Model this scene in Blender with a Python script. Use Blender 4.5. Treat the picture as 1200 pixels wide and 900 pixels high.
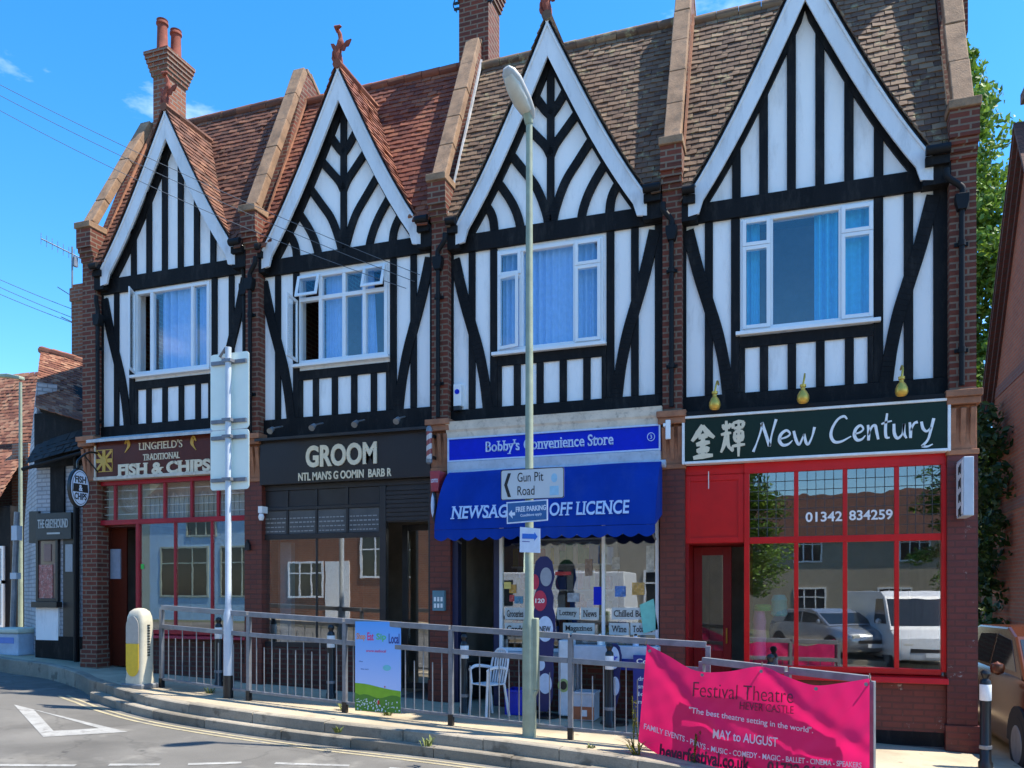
import bpy, bmesh, math, random
from mathutils import Vector, Matrix
random.seed(7)
for o in list(bpy.data.objects): bpy.data.objects.remove(o)
S = bpy.context.scene
COL = S.collection
R = math.radians

# ------------------------------------------------------------------ camera
FPX, XV, EYE, HOR = 950.0, -2135.0, 1.81, 695.0
TH = math.atan2(FPX, 600 - XV); CT, ST = math.cos(TH), math.sin(TH)
cam = bpy.data.cameras.new('camera'); co = bpy.data.objects.new('camera', cam); COL.objects.link(co)
co.location = (0, 0, EYE); co.rotation_euler = (R(90), 0, TH)
cam.sensor_width = 36; cam.sensor_fit = 'HORIZONTAL'; cam.lens = 36 * FPX / 1200
cam.shift_y = (HOR - 450) / 1200; cam.clip_end = 2000; cam.clip_start = 0.05
S.camera = co
# ------------------------------------------------------------------ world, sun, exposure
SD = Vector((.432, .138, .889)).normalized()
w = bpy.data.worlds.new('World'); S.world = w; w.use_nodes = True
nt = w.node_tree; nt.nodes.clear()
out = nt.nodes.new('ShaderNodeOutputWorld'); bg = nt.nodes.new('ShaderNodeBackground')
sky = nt.nodes.new('ShaderNodeTexSky'); sky.sky_type = 'NISHITA'; sky.sun_disc = False
sky.sun_elevation = math.asin(SD.z); sky.sun_rotation = math.atan2(SD.x, SD.y)
sky.air_density = 1.0; sky.dust_density = .3; sky.ozone_density = 3.0; sky.altitude = 200
tc = nt.nodes.new('ShaderNodeTexCoord'); mp = nt.nodes.new('ShaderNodeMapping'); mp.inputs['Scale'].default_value = (2.2, 2.2, 6)
mp.inputs['Location'].default_value = (1.7, .9, .4)
nz = nt.nodes.new('ShaderNodeTexNoise'); nz.inputs['Scale'].default_value = 1.6; nz.inputs['Detail'].default_value = 7; nz.inputs['Roughness'].default_value = .58
rp = nt.nodes.new('ShaderNodeValToRGB'); rp.color_ramp.elements[0].position = .60; rp.color_ramp.elements[1].position = .92
mx = nt.nodes.new('ShaderNodeMixRGB'); mx.inputs[2].default_value = (6.5, 6.9, 7.6, 1)
hs = nt.nodes.new('ShaderNodeHueSaturation'); hs.inputs['Saturation'].default_value = 1.36; hs.inputs['Value'].default_value = .92
nt.links.new(tc.outputs['Generated'], mp.inputs[0]); nt.links.new(mp.outputs[0], nz.inputs['Vector']); nt.links.new(nz.outputs[0], rp.inputs[0])
nt.links.new(rp.outputs[0], mx.inputs[0]); nt.links.new(sky.outputs[0], hs.inputs['Color']); nt.links.new(hs.outputs[0], mx.inputs[1])
nt.links.new(mx.outputs[0], bg.inputs[0]); nt.links.new(bg.outputs[0], out.inputs[0])
bg.inputs[1].default_value = .15
sl = bpy.data.lights.new('sun', 'SUN'); so = bpy.data.objects.new('sun', sl); COL.objects.link(so)
sl.energy = 3.6; sl.angle = R(.53); sl.color = (1, .93, .82); so.rotation_euler = SD.to_track_quat('Z', 'Y').to_euler()
so.location = (10, 8, 30)
S.view_settings.view_transform = 'Standard'; S.view_settings.look = 'None'
S.view_settings.exposure = 1.36; S.view_settings.gamma = 1
S.cycles.max_bounces = 8; S.cycles.transparent_max_bounces = 12; S.cycles.use_denoising = True
S.cycles.sample_clamp_indirect = 6

# ------------------------------------------------------------------ measuring helpers (photo ray met with a real plane)
def at(px, py, y=10.5):
    u = (px - 600) / FPX; t = y / (CT + ST * u)
    return Vector((t * (-ST + CT * u), y, EYE + t * (HOR - py) / FPX))
def X(px, y=10.5): return at(px, 0, y).x
def Zp(px, py, y=10.5): return at(px, py, y).z
def ground(x):
    x = max(-19, min(7, x)); return .5904 - .0447 * (x + 11.26)

# ------------------------------------------------------------------ mesh collector
class MB:
    def __init__(s): s.v = []; s.f = []; s.var = []; s.k = None
    def add(s, vs, fs, var=None):
        b = len(s.v); s.v += [tuple(p) for p in vs]
        for f in fs: s.f.append(tuple(b + i for i in f)); s.var.append(random.random() if var is None else var)
        return s
    def box(s, x0, x1, y0, y1, z0, z1, var=None):
        x0, x1 = min(x0, x1), max(x0, x1); y0, y1 = min(y0, y1), max(y0, y1); z0, z1 = min(z0, z1), max(z0, z1)
        return s.add([(x0,y0,z0),(x1,y0,z0),(x1,y1,z0),(x0,y1,z0),(x0,y0,z1),(x1,y0,z1),(x1,y1,z1),(x0,y1,z1)],
                     [(0,3,2,1),(4,5,6,7),(0,1,5,4),(1,2,6,5),(2,3,7,6),(3,0,4,7)], var)
    def prism(s, poly, a, b, axis='y', var=None):
        # polygon given in the two axes other than `axis`
        def mk(p, c): return (p[0], c, p[1]) if axis == 'y' else ((c, p[0], p[1]) if axis == 'x' else (p[0], p[1], c))
        n = len(poly); ar = sum(poly[i][0]*poly[(i+1)%n][1]-poly[(i+1)%n][0]*poly[i][1] for i in range(n))
        P = list(poly) if ar > 0 else list(poly)[::-1]
        if axis == 'y': P = P
        lo, hi = min(a, b), max(a, b)
        vs = [mk(p, lo) for p in P] + [mk(p, hi) for p in P]
        top = tuple(range(n)); bot = tuple(range(2*n-1, n-1, -1)); sides = [(i, n+i, n+(i+1)%n, (i+1)%n) for i in range(n)]
        if axis == 'y': return s.add(vs, [top, bot] + sides, var)
        top = tuple(reversed(top)); bot = tuple(reversed(bot)); sides = [tuple(reversed(q)) for q in sides]
        return s.add(vs, [top, bot] + sides, var)
    def quad(s, a, b, c, d, var=None): return s.add([a, b, c, d], [(0,1,2,3)], var)
    def tube(s, pts, r, seg=10, caps=True, var=None):
        pts = [Vector(p) for p in pts]; n = len(pts); rs = r if isinstance(r, (list, tuple)) else [r]*n
        vs = []; up = None
        for i, p in enumerate(pts):
            d = (pts[min(i+1, n-1)] - pts[max(i-1, 0)]).normalized()
            if up is None: up = d.orthogonal().normalized()
            else:
                up = up - d*up.dot(d)
                up = up.normalized() if up.length > 1e-6 else d.orthogonal().normalized()
            q = d.cross(up)
            for k in range(seg):
                a = 2*math.pi*k/seg; vs.append(p + (up*math.cos(a) + q*math.sin(a))*rs[i])
        fs = [(i*seg+k, i*seg+(k+1)%seg, (i+1)*seg+(k+1)%seg, (i+1)*seg+k) for i in range(n-1) for k in range(seg)]
        if caps: fs += [tuple(reversed(range(seg))), tuple((n-1)*seg+k for k in range(seg))]
        return s.add(vs, fs, var)
    def lathe(s, prof, c, seg=20, sx=1, sy=1, var=None):
        vs = []
        for r, z in prof:
            for k in range(seg):
                a = 2*math.pi*k/seg; vs.append((c[0]+r*sx*math.cos(a), c[1]+r*sy*math.sin(a), c[2]+z))
        n = len(prof)
        fs = [(i*seg+k, i*seg+(k+1)%seg, (i+1)*seg+(k+1)%seg, (i+1)*seg+k) for i in range(n-1) for k in range(seg)]
        fs += [tuple(reversed(range(seg))), tuple((n-1)*seg+k for k in range(seg))]
        return s.add(vs, fs, var)
    def disc(s, c, rx, rz, y0, y1, seg=32, var=None):
        return s.prism([(c[0]+rx*math.cos(2*math.pi*k/seg), c[1]+rz*math.sin(2*math.pi*k/seg)) for k in range(seg)], y0, y1, 'y', var)
    def obox(s, M, sx, sy, sz, var=None):
        vs = [M @ Vector((x*sx/2, y*sy/2, z*sz/2)) for z in (-1,1) for (x,y) in ((-1,-1),(1,-1),(1,1),(-1,1))]
        return s.add(vs, [(0,3,2,1),(4,5,6,7),(0,1,5,4),(1,2,6,5),(2,3,7,6),(3,0,4,7)], var)
    def xform(s, fn): s.v = [tuple(fn(Vector(p))) for p in s.v]; return s
    def merge(s, o): return s.add(o.v, o.f) if o.v else s
    def build(s, name, mat, parent=None, smooth=False, bevel=0, origin=None, solid=0, sub=0):
        root = parent
        while root is not None and root.parent is not None: root = root.parent
        off = Vector(root.location) if root is not None else (Vector(origin) if origin is not None else Vector((0,0,0)))
        me = bpy.data.meshes.new(name)
        me.from_pydata([(x-off.x, y-off.y, z-off.z) for x, y, z in s.v], [], s.f)
        if len(s.var) == len(me.polygons):
            a = me.attributes.new('var', 'FLOAT', 'FACE'); a.data.foreach_set('value', s.var)
        me.materials.append(mat)
        if smooth: me.polygons.foreach_set('use_smooth', [True]*len(me.polygons))
        me.update(); me.validate()
        o = bpy.data.objects.new(name, me); COL.objects.link(o)
        if parent is not None: o.parent = parent
        else: o.location = off
        if solid:
            m = o.modifiers.new('solid', 'SOLIDIFY'); m.thickness = solid; m.offset = 0
        if bevel:
            m = o.modifiers.new('bevel', 'BEVEL'); m.width = bevel; m.segments = 2; m.limit_method = 'ANGLE'; m.angle_limit = R(40)
        if smooth:
            try:
                bpy.context.view_layer.objects.active = o
                m = o.modifiers.new('edge', 'EDGE_SPLIT'); m.split_angle = R(42)
            except Exception: pass
        if sub:
            m = o.modifiers.new('sub', 'SUBSURF'); m.levels = sub; m.render_levels = sub
        return o
def thing(name, label, cat, loc, group=None):
    o = bpy.data.objects.new(name, None); COL.objects.link(o); o.location = loc; o.empty_display_size = .2
    o['label'] = label; o['category'] = cat
    if group: o['group'] = group
    return o
def tag(o, label, cat, group=None):
    o['label'] = label; o['category'] = cat
    if group: o['group'] = group
    return o
def struct(o, kind='structure'): o['kind'] = kind; return o
def copy_tree(o, parent=None):
    c = o.copy(); COL.objects.link(c); c.parent = parent
    for ch in o.children: copy_tree(ch, c)
    return c
def smooth_line(pts, n=8):
    pts = [Vector(p) for p in pts]
    if len(pts) < 3: return pts
    P = [pts[0]*2-pts[1]] + pts + [pts[-1]*2-pts[-2]]; o = []
    for i in range(1, len(P)-2):
        for k in range(n):
            t = k/n; a, b, c, d = P[i-1], P[i], P[i+1], P[i+2]
            o.append(.5*((2*b)+(c-a)*t+(2*a-5*b+4*c-d)*t*t+(3*b-a-3*c+d)*t**3))
    o.append(pts[-1]); return o
def ribbon(pts, wd):
    """2-D band along a curve; wd a number or one width per point"""
    n = len(pts); L = []; Rr = []
    for i, p in enumerate(pts):
        d = (Vector(pts[min(i+1, n-1)]) - Vector(pts[max(i-1, 0)])).normalized(); q = Vector((-d.y, d.x))
        h = (wd[i] if isinstance(wd, (list, tuple)) else wd)/2
        L.append(tuple(Vector(p)+q*h)); Rr.append(tuple(Vector(p)-q*h))
    return L + Rr[::-1]
def strip(mb, pts, wd, y0, y1, n=6):
    p = [Vector((a[0], a[1])) for a in pts]; p = smooth_line(p, n) if len(p) > 2 else p
    if isinstance(wd, (list, tuple)):
        m = len(p); wd = [wd[min(int(i/(m-1)*(len(wd)-1)), len(wd)-2)]*(1-((i/(m-1)*(len(wd)-1))-min(int(i/(m-1)*(len(wd)-1)), len(wd)-2)))
                      + wd[min(int(i/(m-1)*(len(wd)-1)), len(wd)-2)+1]*((i/(m-1)*(len(wd)-1))-min(int(i/(m-1)*(len(wd)-1)), len(wd)-2)) for i in range(m)]
    rb = ribbon(p, wd); k = len(p)
    for i in range(k-1):
        mb.prism([rb[i], rb[i+1], rb[2*k-2-i], rb[2*k-1-i]], y0, y1)
    return mb

# ------------------------------------------------------------------ lettering
def text_mesh(s, bold=0.0, serif=False, depth=.02, shear=0):
    cu = bpy.data.curves.new('t', 'FONT'); cu.body = s; cu.offset = bold; cu.fill_mode = 'FRONT'; cu.extrude = 0; cu.shear = shear
    cu.resolution_u = 4
    ob = bpy.data.objects.new('t', cu); COL.objects.link(ob)
    dg = bpy.context.evaluated_depsgraph_get(); me = ob.evaluated_get(dg).to_mesh()
    bm = bmesh.new(); bm.from_mesh(me); bmesh.ops.remove_doubles(bm, verts=bm.verts, dist=1e-5)
    bm.normal_update()
    for f in bm.faces:
        if f.normal.z < 0: f.normal_flip()
    m = MB(); bnd = [e for e in bm.edges if len(e.link_faces) == 1]
    segs = []
    bm.verts.index_update()
    V = [v.co.copy() for v in bm.verts]; n = len(V)
    fs = [tuple(v.index for v in f.verts) for f in bm.faces]
    sides = []
    for e in bnd:
        f = e.link_faces[0]; vs = [v.index for v in f.verts]; a, b = e.verts[0].index, e.verts[1].index
        if vs[(vs.index(a)+1) % len(vs)] != b: a, b = b, a
        sides.append((b, a, a+n, b+n)); segs.append((V[a], V[b]))
    m.add([(p.x, p.y, depth) for p in V] + [(p.x, p.y, 0) for p in V], fs + sides)
    if serif:
        for a, b in segs:
            L = abs(a.x-b.x)
            if abs(a.y-b.y) < .012 and .045 < L < .2:
                x0, x1 = min(a.x, b.x)-.085, max(a.x, b.x)+.085
                up = a.x > b.x   # outline runs counter-clockwise: going left along the top
                y = a.y
                if serif == 2: h = .06; x0 += .03; x1 -= .03
                else: h = .05
                y0, y1 = (y-h, y+.004) if up else (y-.004, y+h)
                vs = [(x0,y0,0),(x1,y0,0),(x1,y1,0),(x0,y1,0),(x0,y0,depth*1.04),(x1,y0,depth*1.04),(x1,y1,depth*1.04),(x0,y1,depth*1.04)]
                m.add(vs, [(0,3,2,1),(4,5,6,7),(0,1,5,4),(1,2,6,5),(2,3,7,6),(3,0,4,7)])
    bm.free(); bpy.data.objects.remove(ob); bpy.data.curves.remove(cu)
    return m
def fit_text(s, x0, x1, z0, z1, y, bold=0.0, serif=False, depth=.012, shear=0):
    """lettering on a plane facing -y, stretched to the rectangle x0..x1, z0..z1 (ink box); stands out towards -y"""
    m = text_mesh(s, bold, serif, depth=1.0, shear=shear)
    if not m.v: return m
    xs = [p[0] for p in m.v]; ys = [p[1] for p in m.v]
    a, b, c, d = min(xs), max(xs), min(ys), max(ys)
    return m.xform(lambda p: (x0+(p.x-a)/(b-a)*(x1-x0), y-p.z*depth, z0+(p.y-c)/(d-c)*(z1-z0)))

# ------------------------------------------------------------------ materials
def lin(h):
    c = [int(h[i:i+2], 16)/255 for i in (0, 2, 4)]
    return tuple(v/12.92 if v <= .04045 else ((v+.055)/1.055)**2.4 for v in c) + (1,)
def newmat(name):
    m = bpy.data.materials.new(name); m.use_nodes = True; n = m.node_tree; n.nodes.clear()
    o = n.nodes.new('ShaderNodeOutputMaterial'); p = n.nodes.new('ShaderNodeBsdfPrincipled'); n.links.new(p.outputs[0], o.inputs[0])
    return m, n, p, o
def N(n, t, **kw):
    x = n.nodes.new(t)
    for k, v in kw.items(): setattr(x, k, v)
    return x
def coords(n, scale=(1,1,1), wall=False):
    t = N(n, 'ShaderNodeTexCoord')
    if wall:
        s = N(n, 'ShaderNodeSeparateXYZ'); n.links.new(t.outputs['Object'], s.inputs[0])
        a = N(n, 'ShaderNodeMath'); n.links.new(s.outputs[0], a.inputs[0]); n.links.new(s.outputs[1], a.inputs[1])
        c = N(n, 'ShaderNodeCombineXYZ'); n.links.new(a.outputs[0], c.inputs[0]); n.links.new(s.outputs[2], c.inputs[1])
        return c.outputs[0]
    m = N(n, 'ShaderNodeMapping'); m.inputs['Scale'].default_value = scale; n.links.new(t.outputs['Object'], m.inputs[0]); return m.outputs[0]
def noise(n, vec, sc, det=4, rough=.6):
    z = N(n, 'ShaderNodeTexNoise'); z.inputs['Scale'].default_value = sc; z.inputs['Detail'].default_value = det; z.inputs['Roughness'].default_value = rough
    n.links.new(vec, z.inputs['Vector']); return z.outputs[0]
def ramp(n, v, stops):
    r = N(n, 'ShaderNodeValToRGB'); e = r.color_ramp.elements
    while len(e) < len(stops): e.new(.5)
    for i, (p, c) in enumerate(stops): e[i].position = p; e[i].color = c if len(c) == 4 else (*c, 1)
    n.links.new(v, r.inputs[0]); return r.outputs[0]
def mix(n, f, a, b, mode='MIX'):
    m = N(n, 'ShaderNodeMixRGB', blend_type=mode)
    for i, v in ((0, f), (1, a), (2, b)):
        if hasattr(v, 'links') or hasattr(v, 'is_linked'): n.links.new(v, m.inputs[i])
        else: m.inputs[i].default_value = v if i == 0 or len(v) == 4 else (*v, 1)
    return m.outputs[0]
def bump(n, p, h, st, dist=.01):
    b = N(n, 'ShaderNodeBump'); b.inputs['Strength'].default_value = st; b.inputs['Distance'].default_value = dist
    n.links.new(h, b.inputs['Height']); n.links.new(b.outputs[0], p.inputs['Normal'])
def sc(c, k): return (min(1, c[0]*k), min(1, c[1]*k), min(1, c[2]*k), 1)
def M_paint(name, col, rough=.5, var=.25, scale=3, bm=.15, metal=0, spec=.5, dirt=None, streak=False):
    m, n, p, o = newmat(name); v = coords(n, (1,1,.25) if streak else (1,1,1))
    a = noise(n, v, scale, 6); c = ramp(n, a, [(.3, sc(col, 1-var)), (.7, sc(col, 1+var*.6))])
    if dirt:
        d = noise(n, v, scale*2.3, 8, .7); f = ramp(n, d, [(.52, (0,0,0)), (.72, (1,1,1))])
        mm = N(n, 'ShaderNodeMath', operation='MULTIPLY'); n.links.new(f, mm.inputs[0]); mm.inputs[1].default_value = dirt[1]
        c = mix(n, mm.outputs[0], c, dirt[0])
    n.links.new(c, p.inputs['Base Color']); p.inputs['Roughness'].default_value = rough; p.inputs['Metallic'].default_value = metal
    p.inputs['Specular IOR Level'].default_value = spec
    if bm: bump(n, p, noise(n, coords(n), scale*12, 5), bm)
    return m
def M_brick(name, c1, c2, mortar, bw=.225, bh=.075, ms=.012, rough=.85, bm=.6, stain=.35, worn=None):
    m, n, p, o = newmat(name); v = coords(n, wall=True)
    b = N(n, 'ShaderNodeTexBrick'); b.inputs['Scale'].default_value = 1; b.inputs['Brick Width'].default_value = bw; b.inputs['Row Height'].default_value = bh
    b.inputs['Mortar Size'].default_value = ms; b.inputs['Mortar Smooth'].default_value = .2; b.inputs['Bias'].default_value = 0
    b.inputs['Color1'].default_value = c1; b.inputs['Color2'].default_value = c2; b.inputs['Mortar'].default_value = mortar
    n.links.new(v, b.inputs['Vector'])
    a = noise(n, coords(n), 1.7, 6, .65); c = mix(n, stain, b.outputs[0], ramp(n, a, [(.25, (.25,.22,.2)), (.75, (1.0,1.0,1.0))]), 'MULTIPLY')
    g = noise(n, coords(n), 23, 4); c = mix(n, .3, c, ramp(n, g, [(.3, (.5,.5,.5)), (.7, (1,1,1))]), 'MULTIPLY')
    if worn:
        f = ramp(n, noise(n, coords(n), 5.5, 9, .75), [(.62, (0,0,0)), (.68, (1,1,1))]); c = mix(n, f, c, worn)
    n.links.new(c, p.inputs['Base Color']); p.inputs['Roughness'].default_value = rough
    h = mix(n, .35, b.outputs['Fac'], g); iv = N(n, 'ShaderNodeInvert'); n.links.new(h, iv.inputs['Color'])
    bump(n, p, iv.outputs[0], bm, .012); return m
def M_var(name, stops, rough=.8, nsc=9, nstr=.35, moss=None, bm=.3, spec=.4, back=None):
    m, n, p, o = newmat(name); a = N(n, 'ShaderNodeAttribute', attribute_name='var')
    c = ramp(n, a.outputs['Fac'], stops); g = noise(n, coords(n), nsc, 5)
    c = mix(n, nstr, c, ramp(n, g, [(.3, (.45,.45,.45)), (.7, (1,1,1))]), 'MULTIPLY')
    if moss:
        f = ramp(n, noise(n, coords(n), moss[1], 9, .72), [(moss[2], (0,0,0)), (moss[2]+.09, (1,1,1))])
        mm = N(n, 'ShaderNodeMath', operation='MULTIPLY'); n.links.new(f, mm.inputs[0]); mm.inputs[1].default_value = moss[3]
        c = mix(n, mm.outputs[0], c, moss[0])
    n.links.new(c, p.inputs['Base Color']); p.inputs['Roughness'].default_value = rough; p.inputs['Specular IOR Level'].default_value = spec
    if bm: bump(n, p, noise(n, coords(n), 40, 4), bm)
    return m
def M_glass(name, refl=.12, tint=(.9,.93,.92), wob=0.0, rough=.0):
    m = bpy.data.materials.new(name); m.use_nodes = True; n = m.node_tree; n.nodes.clear()
    o = N(n, 'ShaderNodeOutputMaterial'); t = N(n, 'ShaderNodeBsdfTransparent'); g = N(n, 'ShaderNodeBsdfGlossy'); x = N(n, 'ShaderNodeMixShader')
    t.inputs[0].default_value = (*tint, 1); g.inputs['Roughness'].default_value = rough; g.inputs[0].default_value = (1,1,1,1)
    ge = N(n, 'ShaderNodeNewGeometry'); dt = N(n, 'ShaderNodeVectorMath', operation='DOT_PRODUCT'); n.links.new(ge.outputs['Incoming'], dt.inputs[0]); n.links.new(ge.outputs['Normal'], dt.inputs[1])
    ab = N(n, 'ShaderNodeMath', operation='ABSOLUTE'); n.links.new(dt.outputs['Value'], ab.inputs[0]); su = N(n, 'ShaderNodeMath', operation='SUBTRACT'); su.inputs[0].default_value = 1; n.links.new(ab.outputs[0], su.inputs[1])
    pw = N(n, 'ShaderNodeMath', operation='POWER'); n.links.new(su.outputs[0], pw.inputs[0]); pw.inputs[1].default_value = 5
    f = N(n, 'ShaderNodeMath', operation='MULTIPLY_ADD'); n.links.new(pw.outputs[0], f.inputs[0]); f.inputs[1].default_value = .96; f.inputs[2].default_value = .04
    ad = N(n, 'ShaderNodeMath', operation='ADD', use_clamp=True); n.links.new(f.outputs[0], ad.inputs[0]); ad.inputs[1].default_value = refl
    n.links.new(ad.outputs[0], x.inputs[0]); n.links.new(t.outputs[0], x.inputs[1]); n.links.new(g.outputs[0], x.inputs[2]); n.links.new(x.outputs[0], o.inputs[0])
    if wob:
        b = N(n, 'ShaderNodeBump'); b.inputs['Strength'].default_value = wob; b.inputs['Distance'].default_value = .02
        n.links.new(noise(n, coords(n), 2.2, 2), b.inputs['Height']); n.links.new(b.outputs[0], g.inputs['Normal'])
    return m
def M_plain(name, col, rough=.5, metal=0, spec=.5):
    m, n, p, o = newmat(name); p.inputs['Base Color'].default_value = col; p.inputs['Roughness'].default_value = rough
    p.inputs['Metallic'].default_value = metal; p.inputs['Specular IOR Level'].default_value = spec
    v = noise(n, coords(n), 14, 4); n.links.new(ramp(n, v, [(.3, sc(col, .9)), (.7, sc(col, 1.06))]), p.inputs['Base Color'])
    return m
def M_emit(name, col, st):
    m = bpy.data.materials.new(name); m.use_nodes = True; n = m.node_tree; n.nodes.clear()
    o = N(n, 'ShaderNodeOutputMaterial'); e = N(n, 'ShaderNodeEmission'); e.inputs[0].default_value = col; e.inputs[1].default_value = st; n.links.new(e.outputs[0], o.inputs[0]); return m
K = {}
K['render'] = M_paint('white_render', (.92,.905,.88,1), .85, .07, 1.6, .5, dirt=((.34,.32,.29,1), .38), streak=True)
K['barge'] = M_paint('barge_board_paint', (.72,.73,.74,1), .55, .12, 2.2, .3, dirt=((.30,.30,.30,1), .5), streak=True)
K['black'] = M_paint('black_timber_paint', (.009,.0085,.009,1), .7, .5, 4, .5, spec=.2, dirt=((.05,.045,.04,1), .5), streak=True)
K['upvc'] = M_paint('white_window_paint', (.82,.83,.83,1), .35, .04, 3, 0)
K['brick'] = M_brick('red_brick', (.21,.046,.022,1), (.12,.031,.017,1), (.23,.16,.11,1))
K['brick_orange'] = M_brick('orange_red_brick', (.33,.105,.045,1), (.23,.07,.035,1), (.28,.22,.17,1))
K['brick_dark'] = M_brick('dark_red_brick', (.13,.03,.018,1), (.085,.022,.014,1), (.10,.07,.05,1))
K['maroon'] = M_brick('maroon_painted_brick', (.19,.030,.020,1), (.16,.026,.018,1), (.12,.024,.017,1), bm=.5, rough=.5, stain=.5, worn=(.30,.27,.25,1))
K['maroon2'] = M_brick('brown_painted_brick', (.21,.042,.022,1), (.17,.034,.02,1), (.13,.032,.02,1), bm=.5, rough=.55, stain=.5)
K['terra'] = M_paint('terracotta_block', (.36,.15,.075,1), .8, .35, 5, .4, dirt=((.12,.08,.06,1), .5))
K['coping'] = M_paint('coping_stone', (.33,.20,.115,1), .9, .4, 5, .6, dirt=((.12,.095,.07,1), .75))
K['finial'] = M_paint('finial_clay', (.24,.055,.03,1), .85, .4, 8, .3)
T1 = [(0, (.085,.036,.022)), (.35, (.13,.05,.029)), (.75, (.18,.068,.037)), (1, (.25,.11,.06))]
T2 = [(0, (.10,.058,.037)), (.3, (.15,.088,.054)), (.8, (.20,.122,.073)), (1, (.28,.19,.115))]
T0 = [(0, (.12,.034,.02)), (.35, (.18,.05,.026)), (.75, (.24,.07,.034)), (1, (.31,.115,.055))]
K['tile_a'] = M_var('brown_red_roof_tiles', T1, moss=((.26,.20,.11,1), 5, .60, .55))
K['tile_b'] = M_var('red_roof_tiles', T0, moss=((.24,.17,.10,1), 5, .62, .5))
K['tile_c'] = M_var('brown_lichen_roof_tiles', T2, moss=((.34,.29,.15,1), 6, .56, .7))
K['tile_pub'] = M_var('orange_roof_tiles', [(0, (.16,.055,.03)), (.5, (.27,.10,.05)), (1, (.40,.20,.11))], moss=((.30,.22,.13,1), 5, .6, .5))
K['came'] = M_plain('dark_lead_came', (.05,.05,.05,1), .6)
K['cablegrey'] = M_plain('grey_cable_sheath', (.10,.11,.12,1), .6)
K['lead'] = M_paint('lead_flashing', (.55,.55,.54,1), .6, .3, 6, .3)
K['red'] = M_paint('red_gloss_paint', (.60,.007,.008,1), .3, .15, 3, .05, spec=.35)
K['crimson'] = M_paint('crimson_gloss_paint', (.36,.015,.028,1), .35, .2, 3, .05, spec=.35)
K['blackshop'] = M_paint('black_shop_paint', (.022,.020,.020,1), .42, .35, 4, .05)
K['green_sign'] = M_plain('dark_green_sign_gloss', (.007,.020,.010,1), .3, 0, .25)
K['brown_sign'] = M_plain('brown_sign_paint', (.10,.019,.010,1), .3, 0, .3)
K['black_sign'] = M_plain('black_sign_board', (.020,.016,.014,1), .35)
K['blue_sign'] = M_plain('blue_sign_panel', (.001,.020,.52,1), .35, 0, .2)
K['awning'] = M_paint('blue_awning_cloth', (.004,.040,.30,1), .85, .3, 1.3, .3, spec=.15, dirt=((.03,.07,.30,1), .5), streak=True)
K['white'] = M_plain('white_paint', (.82,.82,.80,1), .4)
K['cream'] = M_plain('cream_lettering', (.78,.66,.46,1), .5)
K['gold'] = M_plain('gold_leaf', (.62,.36,.05,1), .4)
K['ltblue'] = M_plain('pale_blue_lettering', (.55,.66,.86,1), .5)
K['brass'] = M_plain('polished_brass', (.72,.45,.08,1), .38, .6)
K['cornice'] = M_paint('cream_cornice_paint', (.68,.60,.48,1), .7, .2, 4, .3, dirt=((.12,.08,.05,1), .6))
K['greyframe'] = M_paint('pale_blue_grey_frame', (.50,.54,.60,1), .6, .2, 4, .2, dirt=((.2,.2,.2,1), .5))
K['curtain'] = M_plain('blue_net_curtain', (.34,.50,.78,1), .9)
K['curtain_teal'] = M_plain('turquoise_curtain', (.06,.50,.76,1), .9)
K['glass'] = M_glass('window_glass', .045, (.955,.985,1.0))
K['shopglass'] = M_glass('shop_window_glass', .16, (.93,.95,.94), .012)
K['leadglass'] = M_glass('leaded_glass', .12, (.62,.64,.62), .05)
K['clearglass'] = M_glass('clear_glass', .02, (.92,.92,.9))
K['blind'] = M_paint('beige_blind', (.50,.46,.38,1), .9, .15, 3, 0)
K['dark'] = M_paint('dark_interior', (.05,.045,.042,1), .9, .3, 2, 0)
K['floor'] = M_paint('shop_floor', (.12,.10,.085,1), .7, .3, 2, 0)
K['inner'] = M_paint('shop_interior_wall', (.26,.22,.18,1), .9, .3, 2, 0)
K['galv'] = M_paint('galvanised_steel', (.23,.24,.26,1), .5, .25, 8, .1, metal=.4)
K['galv_dark'] = M_paint('weathered_steel', (.20,.21,.22,1), .55, .25, 8, .1, metal=.4)
K['pole_green'] = M_paint('pale_green_pole_paint', (.30,.34,.24,1), .55, .2, 6, .15)
K['pole_grey'] = M_paint('pale_grey_pole_paint', (.52,.57,.62,1), .45, .1, 6, .1)
K['signback'] = M_paint('sign_back_coating', (.84,.92,.82,1), .5, .05, 3, .05)
K['iron'] = M_plain('black_iron_paint', (.012,.012,.013,1), .35)
K['gutter'] = M_plain('black_gutter_plastic', (.007,.007,.008,1), .6, 0, .25)
K['lampglass'] = M_plain('lamp_bowl_plastic', (.55,.52,.44,1), .25)
K['rubber'] = M_plain('black_rubber', (.015,.015,.016,1), .8)
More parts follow.
